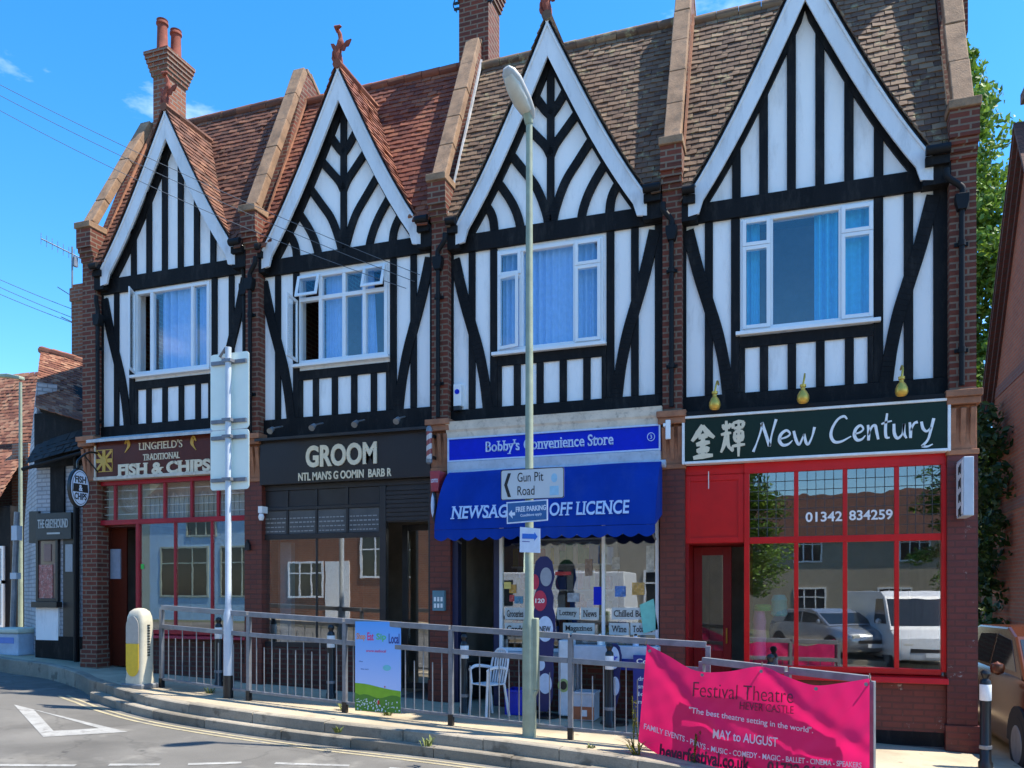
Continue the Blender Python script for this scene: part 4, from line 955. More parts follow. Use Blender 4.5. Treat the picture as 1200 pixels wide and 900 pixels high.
# ---------- barber
h = HOUSE[1]; yf = 10.33; x0, x1 = PIER[1]+.14, PIER[2]-.14
m = MB(); m.box(x0, x1, yf, 10.47, 3.44, 4.12); sg = m.build('fascia_sign', K['black_sign'], h, bevel=.004)
lettering(sg, 'GROOM', X(359,yf), X(442,yf), Zp(400,546,yf), Zp(400,520,yf), yf-.001, 'cream', .035, depth=.02)
lettering(sg, "NTL MAN'S G OOMIN  BARB R", X(350,yf), X(459,yf), Zp(404,561,yf), Zp(404,551,yf), yf-.001, 'cream', .02, depth=.012)
m = MB(); m.prism([(10.24,4.13),(10.48,4.17),(10.48,4.124),(10.24,4.09)], x0-.03, x1+.03, 'x'); m.build('sign_capping', K['blackshop'], h)
for px in (325, 373, 422, 470):
    x = X(px, 10.2); m = MB(); m.tube([(x-.02,10.36,4.31),(x+.05,9.98,4.20)], .012, 6); m.tube([(x+.05,10.02,4.21),(x+.06,9.93,4.15)], [.03,.045], 10); m.build('spotlight', K['galv_dark'], h)
ys = 10.46; xd = X(451); wx0 = X(303)
m = MB(); m.box(x0, x1, ys-.02, ys+.05, 3.36, 3.44); m.box(x0, wx0, ys-.02, ys+.05, 1.05, 3.36); m.box(xd-.05, xd+.05, ys-.03, ys+.06, .3, 3.36); m.box(wx0, xd-.05, ys-.02, ys+.05, 3.06, 3.11); m.box(wx0, xd-.05, ys-.025, ys+.05, 2.62, 2.70); m.box(x1-.08, x1, ys-.02, ys+.05, .3, 3.36); m.box(wx0, xd-.05, ys-.02, ys+.05, 1.00, 1.07)
mm_ = [X(p) for p in (339,373,409)]
for q in mm_: m.box(q-.018, q+.018, ys-.018, ys+.04, 2.70, 3.06); m.box(q-.018, q+.018, ys-.018, ys+.04, 3.11, 3.36)
q = X(373); m.box(q-.012, q+.012, ys-.015, ys+.03, 1.07, 2.62)
sf = m.build('shop_window', K['blackshop'], h, bevel=.004)
gpane(sf, wx0, q-.013, 1.07, 2.62, ys); gpane(sf, q+.013, xd-.051, 1.07, 2.62, ys)
ed = [wx0]+mm_+[xd-.05]
MN = M_paint('menu_board_grey', (.085,.085,.085,1), .6, .3, 3, 0); MI = M_plain('menu_chalk', (.30,.30,.29,1), .8)
for a, b in zip(ed, ed[1:]):
    p = MB(); p.box(a+.02, b-.02, ys-.0, ys+.012, 2.705, 3.055); mb_ = p.build('price_board', MN, sf)
    l = MB()
    for k in range(4):
        z = 2.93-.065*k; x = a+.04
        while x < b-.06:
            wv = random.uniform(.025,.07); l.box(x, min(x+wv, b-.03), ys-.004, ys-.0005, z, z+.016+.004*(k == 1)); x += wv+.018
    l.build('lettering', MI, mb_)
    p = MB(); p.box(a+.02, b-.02, ys+.0, ys+.012, 3.115, 3.355); p.build('transom_panel', K['blackshop'], sf)
m = MB(); m.box(x0, xd-.05, 10.44, 10.58, .0, .998); m.build('stall_riser', K['brick_dark'], h)
d = MB(); yd = 10.95; g0 = ground(-5.3)+.06
d.box(xd+.05, x1-.08, ys+.0, ys+.04, 2.83, 3.36); 
for k in range(8): d.box(xd+.05, x1-.08, ys-.02, ys-.001, 2.85+.062*k, 2.90+.062*k)
d.build('shutter_box', K['blackshop'], h)
d = MB(); frame_rect(d, xd+.05, x1-.08, g0, 2.83, yd, yd+.05, .09); d.box(xd+.05+.44, xd+.05+.48, yd-.001, yd+.05, g0+.09, 2.74); dr = d.build('door', K['blackshop'], h, bevel=.004); gpane(dr, xd+.14, x1-.17, g0+.09, 2.74, yd+.02)
for k, (dx, dz) in enumerate(((.36,0),(.44,.01),(.22,0))):
    m = MB(); m.lathe([(.0,-.03),(.03,-.02),(.035,.01),(.02,.03)], (xd+.2+dx, 11.9, 2.72+dz), 10); m.build('ceiling_lamp', M_emit('lit_bulb', (1,.93,.8,1), 6), h)
# small security lamp at left
m = MB(); x = x0+.03; m.box(x-.035, x+.035, 10.30, 10.44, 3.02, 3.12); m.lathe([(.03,-.05),(.045,0),(.03,.05)], (x, 10.33, 2.96), 12); m.build('security_lamp', K['upvc'], h)
# barber chair etc inside
m = MB(); m.box(X(317), X(330), 10.75, 10.85, 1.0, 2.6); m.build('display_stand', M_plain('pale_blue_stand', (.25,.36,.42,1), .5), h)

# ---------- fish and chips
h = HOUSE[0]; yf = 10.33; x0, x1 = PIER[0]+.14, PIER[1]-.14
m = MB(); m.box(x0, x1, yf, 10.47, 3.71, 4.28); sg = m.build('fascia_sign', K['brown_sign'], h)
m = MB(); m.box(x0, x1, yf-.03, 10.47, 3.655, 3.705); m.box(x0-.0, x0+.03, yf-.02, yf-.001, 3.71, 4.28); m.build('border', K['cornice'], sg)
m = MB(); m.prism([(10.20,4.30),(10.48,4.40),(10.48,4.33),(10.20,4.255)], x0-.05, x1+.05, 'x'); m.build('sign_capping', K['lead'], h)
lettering(sg, "LINGFIELD'S", X(163,yf), X(214,yf), Zp(188,526,yf), Zp(188,517,yf), yf-.001, 'cream', .0, 2, .01)
lettering(sg, "TRADITIONAL", X(168,yf), X(211,yf), Zp(188,538.5,yf), Zp(188,531,yf), yf-.001, 'cream', .012, True, .01)
lettering(sg, "FISH & CHIPS", X(138,yf), X(247,yf), Zp(190,555.5,yf), Zp(190,541,yf), yf-.001, 'cream', .045, 2, .012)
# gold emblem: rays on a square
a, b = X(112,yf), X(132,yf); zc = Zp(122, 540, yf); cx = (a+b)/2; hw = (b-a)/2; m = MB()
for ang, wv in ((0,.032),(90,.032),(45,.022),(135,.022)):
    r = R(ang); L_ = hw*(1.0 if ang % 90 == 0 else 1.25); d_ = Vector((math.cos(r), math.sin(r))); p_ = Vector((-d_.y, d_.x))
    m.prism([tuple(Vector((cx,zc))+d_*L_*s_+p_*wv*t_) for s_, t_ in ((-1,-1),(1,-1),(1,1),(-1,1))], yf-.006-.0007*ang/45, yf-.001)
frame_rect(m, cx-hw, cx+hw, zc-hw*1.02, zc+hw*1.02, yf-.004, yf-.001, .012); m.disc((cx,zc), .06, .06, yf-.012, yf-.001); m.build('emblem', K['gold'], sg)
for px, sd in ((149.5,1),(227,-1)):   # curled fish either side of the name
    x = X(px,yf); z = Zp(px, 523 if sd > 0 else 520, yf); m = MB()
    strip(m, [(x-.05*sd,z-.10),(x-.0,z-.04),(x+.03*sd,z+.02),(x+.0,z+.10),(x-.05*sd,z+.04)], [.008,.03,.06,.055,.02], yf-.01, yf-.001, 5); m.build('emblem', K['gold'], sg)
ys = 10.46; wl = X(163); fx0 = X(117)
m = MB(); zt = 3.62
m.box(fx0, x1-.0, ys-.03, ys+.05, 3.58, 3.65); m.box(fx0, x1, ys-.03, ys+.05, 2.93, 3.01); m.box(fx0, fx0+.05, ys-.025, ys+.05, 3.01, 3.58); m.box(wl, wl+.06, ys-.035, ys+.05, 1.15, 2.93); m.box(x1-.05, x1, ys-.03, ys+.05, 1.15, 3.58)
up = [X(p) for p in (137.5,166,195.5,227,258)]
for q in up: m.box(q-.022, q+.022, ys-.02, ys+.04, 3.01, 3.58)
lo = [X(p) for p in (208,251)]
for q in lo: m.box(q-.022, q+.022, ys-.02, ys+.04, 1.22, 2.93)
m.box(wl+.06, x1-.05, ys-.03, ys+.05, 1.15, 1.22)
sf = m.build('shop_window', K['crimson'], h, bevel=.005)
m = MB(); m.prism([(ys-.12,1.09),(ys+.05,1.09),(ys+.05,1.149),(ys-.11,1.13)], wl, x1, 'x'); m.build('sill', K['crimson'], sf)
e = [fx0+.05]+up+[x1-.05]
for k, (a, b) in enumerate(zip(e, e[1:])):
    pane(sf, a+.023, b-.023, 3.01, 3.58, ys, 'clearglass')
m = MB(); nsl = 44
for k in range(nsl): q = up[1]+(x1-up[1])*k/nsl; m.box(q+.003, q+(x1-up[1])/nsl-.005, ys+.07+.008*(k%2), ys+.075+.008*(k%2), 2.96, 3.42-.02*(k%3))
m.build('vertical_blind', K['blind'], h)
m = MB(); m.box(fx0, x1, ys+.14, ys+.16, 2.95, 3.64); m.build('back_board', K['blind'], h)
m = MB()
for k in range(4): m.box(fx0+.05, x1-.05, ys+.055, ys+.062, 3.10+.13*k, 3.112+.13*k)
m.build('glazing_wire', K['white'], h)
e = [wl+.06]+lo+[x1-.05]
for k, (a, b) in enumerate(zip(e, e[1:])): pane(sf, a+(.023 if k else 0), b-(.023 if k < 2 else 0), 1.22, 2.93, ys, 'shopglass')
m = MB(); m.box(wl+.08, wl+.14, ys-.008, ys-.002, 2.2, 2.28); m.build('window_notice', M_plain('green_notice', (.06,.5,.08,1), .4), sf)
m = MB(); m.box(wl, x1, 10.44, 10.58, .1, 1.09); m.build('stall_riser', K['brick_dark'], h)
# recessed porch
m = MB(); g0 = ground(-10.5)+.03; m.box(fx0-.02, fx0+.03, ys+.02, ys+1.2, g0, 2.93); m.box(wl+.0, wl+.05, ys+.06, ys+1.2, g0, 2.93); m.box(fx0, wl, ys+1.2, ys+1.25, g0, 2.93); m.box(fx0, wl, ys+.05, ys+1.2, 2.90, 2.93); m.build('porch_lining', K['brown_sign'], h)
d = MB(); d.box(X(119,10.75), X(150,10.75), 10.72, 10.75, g0, 2.90); dr = d.build('door', K['brown_sign'], h); 
q = MB(); q.box(X(119,10.7)+.04, X(141,10.7), 10.69, 10.718, 2.05, 2.55); q.build('menu_board', M_plain('menu_paper', (.36,.40,.48,1), .3), dr)
m = MB(); m.box(x0, fx0, 10.42, 10.55, g0-.2, 3.65); m.build('door_post', K['brown_sign'], h)
m = MB(); x = X(290,10.33); z = Zp(290, 640, 10.33); m.prism([(x-.04,z-.06),(x+.05,z-.06),(x+.04,z+.02),(x-.0,z+.10),(x-.03,z+.04)], 10.31, 10.358); m.build('wall_hook', K['iron'], h)
# ================================================================== NEIGHBOURS
def V3(px, py, y): return at(px, py, y)
# ---------- old public house at the left
ph = thing('pub_building', 'old white brick pub with sagging orange tiled roof and black timbers', 'pub', (-12.4, 11.2, ground(-12.4)))
yp = 10.95; pxl = X(43, yp); pxr = -11.26
m = MB(); m.box(pxl, pxr, yp, yp+.25, -.2, 4.25); m.box(pxl, pxr, yp+3.6, yp+3.8, -.2, 5); 
q5 = [(0,0,-.2),(-1.8,1.25,-.2),(-1.8,1.25,3.1),(-.9,.62,4.5),(0,0,5.6)]
m.add([(pxl+a_,yp+b_,c_) for a_,b_,c_ in q5]+[(pxl+a_+.2,yp+b_+.25,c_) for a_,b_,c_ in q5], [(0,4,3,2,1),(5,6,7,8,9),(0,1,6,5),(1,2,7,6),(2,3,8,7),(3,4,9,8),(0,5,9,4)])
K['wbrick'] = M_brick('white_painted_brick', (.60,.61,.63,1), (.52,.54,.56,1), (.36,.37,.38,1), bm=.9, stain=.5)
m.build('wall', K['wbrick'], ph)
m = MB()   # black lower walls and timber posts, black band under the eaves
m.box(pxl-.0, pxr, yp-.03, yp-.001, -.2, ground(-12)+.42); m.box(pxl, pxr, yp-.05, yp-.001, 4.05, 5.02); xq = X(66,yp); m.box(X(61,yp), X(77,yp), yp-.04, yp-.001, 2.9, 4.05); m.box(X(88,yp), X(93,yp), yp-.04, yp-.001, .4, 4.05)
m.build('timber_frame', K['black'], ph)
def slope_tiles(o, u, d, n, wfun, rows, g=.1, tw=.165):
    mb = MB()
    for k in range(rows):
        a, b = wfun(k/rows); x = a-(k%2)*.08
        while x < b:
            xx = max(x, a); w2 = min(x+tw, b)-xx
            if w2 > .03: tile_box(mb, o+u*(xx+w2/2)+d*(k*g)+n*random.uniform(0,.006)+n*(.02*math.sin(xx*2.1+k*.2)), u, d, n, w2-.004, .17, .014)
            x += tw
    return mb
# main roof: ridge sags and falls to the right
rl, rr = V3(48,410,yp+1.15), V3(108,428,yp+1.15); el, er = V3(45,476,yp-.12), V3(108,486,yp-.12)
u = (rr-rl).normalized(); d = ((el+er)/2-(rl+rr)/2).normalized(); n = u.cross(d).normalized(); n = n if n.z > 0 else -n
L = (el-rl).length; mb = slope_tiles(rl, u, d, n, lambda t: (-.04*t, (rr-rl).length+.4), int(L/.1)+1)
rf = mb.build('roof', K['tile_pub'], ph)
m = MB(); m.add([tuple(p-n*.03) for p in (rl,rr+u*.4,er+u*.4,el)]+[tuple(p-n*.12) for p in (rl,rr+u*.4,er+u*.4,el)]+[tuple(rl+Vector((0,3,-2.0))), tuple(rr+u*.4+Vector((0,3,-2.0)))], [(0,1,2,3),(7,6,5,4),(0,3,7,4),(3,2,6,7),(1,5,6,2),(0,8,9,1)]); m.build('roof_deck', K['black'], rf)
m = MB()
for k in range(8): a = rl+u*(k*.32)+Vector((0,0,.02*math.sin(k*.9))); m.tube([a+u*.003, a+u*.315], .075, 8)
m.build('ridge_tile', K['tile_pub'], rf, smooth=True)
# lean-to strip over the window
m = slope_tiles(V3(46,519,yp-.03), Vector((1,0,.16)).normalized(), Vector((0,-.40,-.75)).normalized(), Vector((0,-.75,.40)).normalized(), lambda t: (-.05, pxr-pxl-.05), 4)
m.build('pent_roof', M_var('dark_slate_tiles', [(0,(.008,.008,.009)),(1,(.025,.024,.024))], .7), ph)
m = MB(); a = V3(47,535,yp-.4); m.tube([(pxl-.05,yp-.24,4.0),(pxr,yp-.24,4.26)], .035, 8); m.build('gutter', K['gutter'], ph)
# sign board, window, door
ysn = yp-.10; m = MB(); a, b = X(42,ysn), X(83,ysn); sz0, sz1 = Zp(62,632,ysn), Zp(62,601,ysn); m.box(a, b, ysn, yp-.001, sz0, sz1); sb = m.build('sign_board', M_plain('dark_grey_board', (.035,.037,.036,1), .5), ph)
K['palegrey'] = M_plain('pale_grey_lettering', (.50,.52,.50,1), .5)
lettering(sb, 'THE GREYHOUND', a+.05, b-.06, sz0+.20, sz1-.11, ysn-.001, 'palegrey', .015, True, .008); m = MB(); m.box((a+b)/2-.14,(a+b)/2+.16, ysn-.008, ysn-.001, sz0+.09, sz0+.12); m.build('lettering', K['palegrey'], sb)
m = MB(); m.box(a-.22, a-.0, ysn+.05, yp+.5, sz0-.05, sz1+.05); m.build('sign_return', K['blackshop'], ph)
m = MB(); wa, wb = X(45,yp), X(71,yp); wz0, wz1 = Zp(58,705,yp), Zp(58,630,yp); frame_rect(m, wa, wb, wz0, wz1, yp-.06, yp+.02, .06); m.box(wa-.04, wb+.04, yp-.12, yp+.0, wz0-.10, wz0-.002); W = m.build('window', K['blackshop'], ph, bevel=.005)
g = MB(); g.box(wa+.06, wb-.06, yp-.03, yp-.02, wz0+.06, wz1-.06); g.build('pane', M_plain('curtained_dark_pane', (.16,.10,.09,1), .15), W)
m = MB(); m.box(X(48,yp), X(64,yp), yp-.045, yp-.031, Zp(56,702,yp), Zp(56,662,yp)); po = m.build('poster', M_paint('red_patterned_poster', (.42,.13,.11,1), .5, .5, 14, 0, dirt=((.7,.62,.58,1), .8)), W)
m = MB(); m.box(X(54,yp), X(62,yp), yp-.045, yp-.031, Zp(56,658,yp), Zp(56,638,yp)); m.box(X(65.5,yp), X(70,yp), yp-.045, yp-.031, Zp(68,672,yp), Zp(68,660,yp)); m.build('notice', M_plain('brown_notice', (.25,.14,.12,1), .5), W)
m = MB(); da, db = X(75,yp), X(88,yp); m.box(da, db, yp-.02, yp-.0, ground(-12)+.05, Zp(80,628,yp)); D = m.build('door', K['blackshop'], ph); m = MB(); m.box(da+.06, db-.03, yp-.028, yp-.021, Zp(82,670,yp), Zp(82,638,yp)); m.build('pane', M_plain('frosted_pane', (.30,.34,.38,1), .3), D)
m = MB(); m.tube([(X(92,10.9),10.85,.5),(X(92,10.9),10.85,4.2)], .04, 8); m.build('downpipe', K['gutter'], ph)
m = MB(); m.box(X(44,yp), X(70,yp), yp-.035, yp-.002, Zp(57,750,yp), Zp(57,712,yp)); m.build('render_panel', K['render'], ph)
# its chimney and an aerial on it
cy = 13.2; a, b = X(84,cy), X(112,cy); m = MB(); z0, z1 = Zp(95,440,cy), Zp(95,352,cy); m.box(a, b, cy, cy+.8, z0-1, z1); m.box(a-.03, b, cy-.03, cy+.83, z1, z1+.28); m.box(a+.02, b, cy+.0, cy+.8, z1+.28, z1+.36)
ch = m.build('chimney', K['brick_orange'], ph); m = MB(); m.lathe([(.14,0),(.16,.05),(.11,.12),(.10,.3)], ((a+b)/2-.15, cy+.4, z1+.36), 12); m.build('chimney_pot', K['finial'], ch, smooth=True)
ae = thing('television_aerial', 'thin metal television aerial on the pub chimney, against the sky', 'aerial', (X(80,cy), cy, Zp(80,360,cy)))
m = MB(); x = X(80,cy); m.tube([(x,cy+.1,Zp(80,372,cy)),(x,cy+.1,Zp(80,287,cy))], .018, 6); m.build('mast', K['galv'], ae)
m = MB(); zt = Zp(80,293,cy); m.tube([(x-.42,cy-.3,zt+.18),(x+.1,cy+.2,zt-.1)], .012, 6)
for k in range(8): q = Vector((x-.42,cy-.3,zt+.18)).lerp(Vector((x+.1,cy+.2,zt-.1)), k/7); m.tube([q-Vector((.0,.0,.12)), q+Vector((.0,.0,.12))], .006, 5)
m.box(x+.0, x+.06, cy+.1, cy+.2, zt-.3, zt-.1); m.tube([(x-.3,cy,zt-.75),(x,cy+.1,zt-.95)], .01, 5); m.tube([(x-.2,cy,zt-1.4),(x,cy+.1,zt-1.5)], .01, 5); m.build('antenna', K['galv'], ae)

# ---------- far house on the left edge
fh = thing('far_house', 'house with mottled brown tiled roof behind the pale green lamp at left edge', 'house', (X(10,17), 17, ground(-19)))
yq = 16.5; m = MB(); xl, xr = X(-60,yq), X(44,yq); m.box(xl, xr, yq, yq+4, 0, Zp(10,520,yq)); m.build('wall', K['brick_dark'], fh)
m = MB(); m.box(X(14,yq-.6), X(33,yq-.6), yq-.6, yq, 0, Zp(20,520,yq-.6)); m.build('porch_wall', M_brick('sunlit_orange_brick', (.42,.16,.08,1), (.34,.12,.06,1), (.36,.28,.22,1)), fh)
a = Vector((xl,yq+1.6,Zp(10,440,yq+1.6))); e = Vector((xl,yq-.3,Zp(10,545,yq-.3))); d = (e-a).normalized(); n = Vector((1,0,0)).cross(d); n = n if n.z > 0 else -n
r_ = slope_tiles(a, Vector((1,0,0)), d, n, lambda t: (0, xr-xl), int((e-a).length/.13), .13, .2).build('roof', K['tile_pub'], fh)
m = MB(); m.add([tuple(a-n*.05),tuple(a+Vector((xr-xl,0,0))-n*.05),tuple(e+Vector((xr-xl,0,0))-n*.05),tuple(e-n*.05),tuple(a+Vector((0,2,-1.6))),tuple(a+Vector((xr-xl,2,-1.6)))], [(0,3,2,1),(0,1,5,4)]); m.build('roof_deck', K['dark'], r_)
# lower wing with its own small roof
a = Vector((xl,yq-.4,Zp(5,530,yq-.4))); e = Vector((xl,yq-1.7,Zp(5,590,yq-1.7))); d = (e-a).normalized(); n = Vector((1,0,0)).cross(d); n = n if n.z > 0 else -n; xw = X(18,yq-1)
slope_tiles(a, Vector((1,0,0)), d, n, lambda t: (0, xw-xl+.4*t-.2), int((e-a).length/.13)+1, .13, .2).build('wing_roof', K['tile_pub'], fh)
m = MB(); m.box(xl, X(12,yq-1.5), yq-1.5, yq, 0, Zp(5,592,yq-1.6)); m.build('wing_wall', K['black'], fh)
m = MB(); frame_rect(m, X(0,yq-1.5), X(6,yq-1.5), Zp(3,735,yq-1.5), Zp(3,640,yq-1.5), yq-1.56, yq-1.5, .06); m.box(X(0,yq-1.5), X(6,yq-1.5), yq-1.56, yq-1.5, Zp(3,684,yq-1.5), Zp(3,680,yq-1.5)); w_ = m.build('window', K['upvc'], fh)
# far lamp post
fl = thing('street_lamp', 'slim street lamp with flat pale green head at the far left', 'street lamp', (X(24,14.5), 14.5, ground(-18)-.2))
m = MB(); x = X(24,14.5); m.tube([(x,14.5,ground(-18)-.3),(x,14.5,Zp(24,448,14.5))], [.055,.035], 10); m.build('pole', K['pole_green'], fl, smooth=True)
m = MB(); z = Zp(24,443,14.5); m.prism([(x+.06,z-.05),(x+.05,z+.03),(x-.35,z+.13),(x-.75,z+.15),(x-.75,z+.09),(x-.35,z+.03)], 14.42, 14.58); m.build('lamp_head', K['pole_green'], fl, bevel=.02)
# utility things at the left edge
tp_ = thing('traffic_pole', 'leaning grey pole with small boxes by the pub corner', 'pole', (X(15,11.6), 11.6, ground(-14)))
m = MB(); m.tube([at(14,760,11.6), at(20,600,11.6)], .05, 10); m.build('pole', K['galv'], tp_); m = MB(); p = at(21,625,11.6); m.box(p.x-.05, p.x+.09, 11.5, 11.62, p.z-.14, p.z+.14); p = at(20,675,11.6); m.box(p.x-.06,p.x+.1,11.5,11.6,p.z-.06,p.z+.06); m.build('control_box', K['pole_grey'], tp_)
ub = thing('utility_box', 'low pale grey box with blue patch standing on the kerb at left edge', 'box', (X(14,11), 11, ground(-13.5)))
a, b = X(-4,11), X(27,11); z0 = ground(-13.6)-.02; m = MB(); m.box(a, b, 10.9, 11.3, z0, z0+.40); m.build('body', M_paint('pale_blue_grey_plastic', (.42,.52,.64,1), .5, .2, 5, 0), ub, bevel=.02); m = MB(); m.box(a-.03, b+.03, 10.86, 11.34, z0+.40, z0+.50); m.build('lid', M_plain('pale_green_lid', (.55,.60,.50,1), .5), ub, bevel=.03); m = MB(); m.box(a+.15, b-.1, 10.893, 10.899, z0+.22, z0+.33); m.build('label_patch', M_plain('blue_patch', (.08,.22,.6,1), .4), ub)

# ---------- brick house beyond the alley at right
rh = thing('brick_house', 'tall red brick gable house with its own chimney beyond the alley', 'house', (4.2, 19, ground(7)-.1))
Xw = 4.2
def onX(px, py, Xc=Xw):
    u = (px-600)/FPX; t = Xc/(-ST+CT*u); return Vector((Xc, t*(CT+ST*u), EYE+t*(HOR-py)/FPX))
pe = onX(1163,470); pk = onX(1203,150); ya, yb = pe.y, pk.y
ym = yb; zf = pk.z; front = 2*ym-ya
m = MB(); m.prism([(ya,-.5),(ya,pe.z),(ym,zf),(front,pe.z),(front,-.5)], Xw, Xw+7, 'x'); RHB = M_brick('warm_red_brick', (.50,.10,.030,1), (.38,.075,.025,1), (.32,.15,.08,1)); m.build('wall', RHB, rh)
m = MB()
for s_ in (ya, front):
    dirv = Vector((ym-s_, zf-pe.z)).normalized(); nrm = Vector((-dirv.y, dirv.x)); nrm = nrm if nrm.y > 0 else -nrm
    P0 = Vector((s_, pe.z))-dirv*.35; P1 = Vector((ym, zf))
    for e_, w_ in ((.0,.10),(.10,.09),(.19,.10)):
        q0, q1 = P0+nrm*(e_-.22), P1+nrm*(e_-.22); m.prism([tuple(q0),tuple(q1),tuple(q1+nrm*w_*.95),tuple(q0+nrm*w_*.95)], Xw-.05-e_*.8, Xw-.002, 'x')
m.build('verge_course', M_brick('dark_moulded_brick', (.17,.05,.032,1), (.13,.042,.03,1), (.10,.06,.045,1), .3, .08), rh)
rr_ = MB()
for s_ in (ya, front):
    dirv = Vector((s_-ym, pe.z-zf)).normalized(); e_ = Vector((ym,zf+.06)); f_ = Vector((s_,pe.z+.06))+dirv*.5; rr_.prism([tuple(e_),tuple(f_),tuple(f_+Vector((0,.08))),tuple(e_+Vector((0,.08)))], Xw-.22, Xw+7.1, 'x')
rr_.build('roof', M_brick('plain_tile_roof', (.16,.06,.04,1), (.11,.045,.03,1), (.04,.02,.015,1), .17, .1, .006), rh)
q = onX(1198,185); m = MB(); m.box(Xw+.12, Xw+.9, q.y-.5, q.y+.35, q.z-1.5, onX(1198,110).z); m.box(Xw+.06, Xw+.96, q.y-.56, q.y+.41, onX(1198,110).z, onX(1198,98).z); m.build('chimney', K['brick'], rh)
for k, (py, pp) in enumerate(((455,10),(600,8))):
    m = MB(); qq = onX(1180,py); m.box(Xw-.012, Xw-.002, ya-.0, front, qq.z, qq.z+.22); m.build('band_course', M_brick('bright_red_band', (.28,.07,.04,1), (.24,.06,.035,1), (.2,.12,.09,1)), rh)

# ---------- alley planting: tree, creeper
LEAF = M_var('tree_leaves', [(0,(.05,.11,.012)),(.5,(.14,.26,.025)),(1,(.27,.40,.05))], .55, 3, .2, bm=0)
LEAF2 = M_var('dark_creeper_leaves', [(0,(.016,.040,.008)),(.6,(.045,.090,.016)),(1,(.11,.15,.03))], .5, 3, .2, bm=0)
LEAFY = M_var('yellow_green_leaves', [(0,(.08,.10,.012)),(1,(.26,.24,.03))], .5, 3, .2, bm=0)
FLW = M_var('white_blossom', [(0,(.35,.40,.30)),(1,(.75,.75,.70))], .6, 3, .1, bm=0)
FLP = M_var('red_pink_leaves', [(0,(.20,.04,.05)),(1,(.45,.16,.14))], .6, 3, .1, bm=0)
for lm in (LEAF, LEAF2, LEAFY):
    nt_ = lm.node_tree; pb = nt_.nodes['Principled BSDF']; tr = nt_.nodes.new('ShaderNodeBsdfTranslucent'); ms_ = nt_.nodes.new('ShaderNodeMixShader'); ms_.inputs[0].default_value = .3
    src = pb.inputs['Base Color'].links[0].from_socket; nt_.links.new(src, tr.inputs[0]); oo = [q for q in nt_.nodes if q.type == 'OUTPUT_MATERIAL'][0]
    nt_.links.new(pb.outputs[0], ms_.inputs[1]); nt_.links.new(tr.outputs[0], ms_.inputs[2]); nt_.links.new(ms_.outputs[0], oo.inputs[0])
def leaf(mb, p, s, nrm=None):
    a = Vector((random.gauss(0,1), random.gauss(0,1), random.gauss(0,1)+.4)).normalized() if nrm is None else (nrm+Vector((random.gauss(0,.5),random.gauss(0,.5),random.gauss(0,.5)))).normalized()
    u = a.orthogonal().normalized(); u = Matrix.Rotation(random.uniform(0,6.28), 3, a) @ u; v = a.cross(u)
    mb.add([p-u*s, p+v*s*.5, p+u*s*.9-a*s*.2, p-v*s*.5], [(0,1,2,3)])
def clump(mb, c, r, n, s, sq=.8):
    for _ in range(n):
        d = Vector((random.gauss(0,1), random.gauss(0,1), random.gauss(0,1))).normalized()*r*random.uniform(.45,1.05)**.6; d.z *= sq
        leaf(mb, Vector(c)+d, s*random.uniform(.6,1.3), d.normalized())
tr_ = thing('broadleaf_tree', 'tall leafy green tree rising behind the end of the terrace', 'tree', (4.3, 23.5, ground(7)))
m = MB(); m.tube([(4.3,23.5,-.2),(4.35,23.5,3),(4.2,23.6,7),(4.2,23.5,10.5),(4.15,23.5,13.6)], [.35,.28,.2,.12,.03], 10)
br = []
for k in range(16):
    z = 3+k*.62; a = k*2.4; L_ = 1.3*(1-abs(k-5)/14); p0 = Vector((4.28,23.5,z)); p1 = p0+Vector((math.cos(a)*L_,math.sin(a)*L_,.7)); m.tube([p0,p0.lerp(p1,.5)+Vector((0,0,.15)),p1],[.07,.045,.015],6); br.append(p1)
m.build('trunk', M_paint('bark', (.10,.075,.05,1), .9, .4, 6, .5), tr_)
m = MB()
for p in br:
    for _ in range(4): clump(m, p+Vector((random.uniform(-.9,.9),random.uniform(-.9,.9),random.uniform(-.6,.7))), random.uniform(.45,.85), 130, .105)
for k in range(84):
    zz_ = 2.5+k*.148; xm_ = 5.3-.9*max(0,(zz_-10.8)/4.0)**1.2; clump(m, Vector((random.uniform(4.2,xm_),23.0+random.uniform(-.6,.8),zz_)), random.uniform(.35,.58), 115, .09)
for k in range(27): clump(m, Vector((4.0+random.uniform(-1.0,.8)*(1-k/34),23.3+random.uniform(-1.4,1.2),3+k*.42)), random.uniform(.5,.85), 260, .10)
for k in range(5): clump(m, Vector((4.2+random.uniform(-.15,.15),23.5,14.6+k*.33)), .40-.06*k, 60, .10)
m.build('crown', LEAF, tr_)
cr = thing('climbing_plant', 'dark creeper with yellow-green and red patches on the alley brick wall', 'climber', (3.9, 20, ground(7)))
m = MB()
for k in range(60): clump(m, (Xw-.25+random.uniform(-.25,.1), random.uniform(18.8,21.2), random.uniform(.3,5.6)), random.uniform(.25,.5), 55, .09)
m.build('foliage', LEAF2, cr); m = MB()
for k in range(8): clump(m, (Xw-.6+random.uniform(-.3,.2), random.uniform(20.4,21.4), random.uniform(3.0,4.3)), .35, 40, .08)
m.build('yellow_foliage', LEAFY, cr); m = MB()
for k in range(5): clump(m, (Xw-.8+random.uniform(-.2,.2), random.uniform(20.8,21.4), random.uniform(4.4,5.2)), .3, 40, .08)
m.build('red_foliage', FLP, cr)
bs = thing('flowering_shrub', 'white blossoming shrub seen over the creeper in the alley', 'shrub', (3.6, 22.2, ground(7)))
m = MB()
for k in range(14): clump(m, (3.6+random.uniform(-.5,.6), 22+random.uniform(-.3,.4), random.uniform(5.2,7.2)), .36, 55, .07)
m.build('blossom', FLW, bs); m = MB()
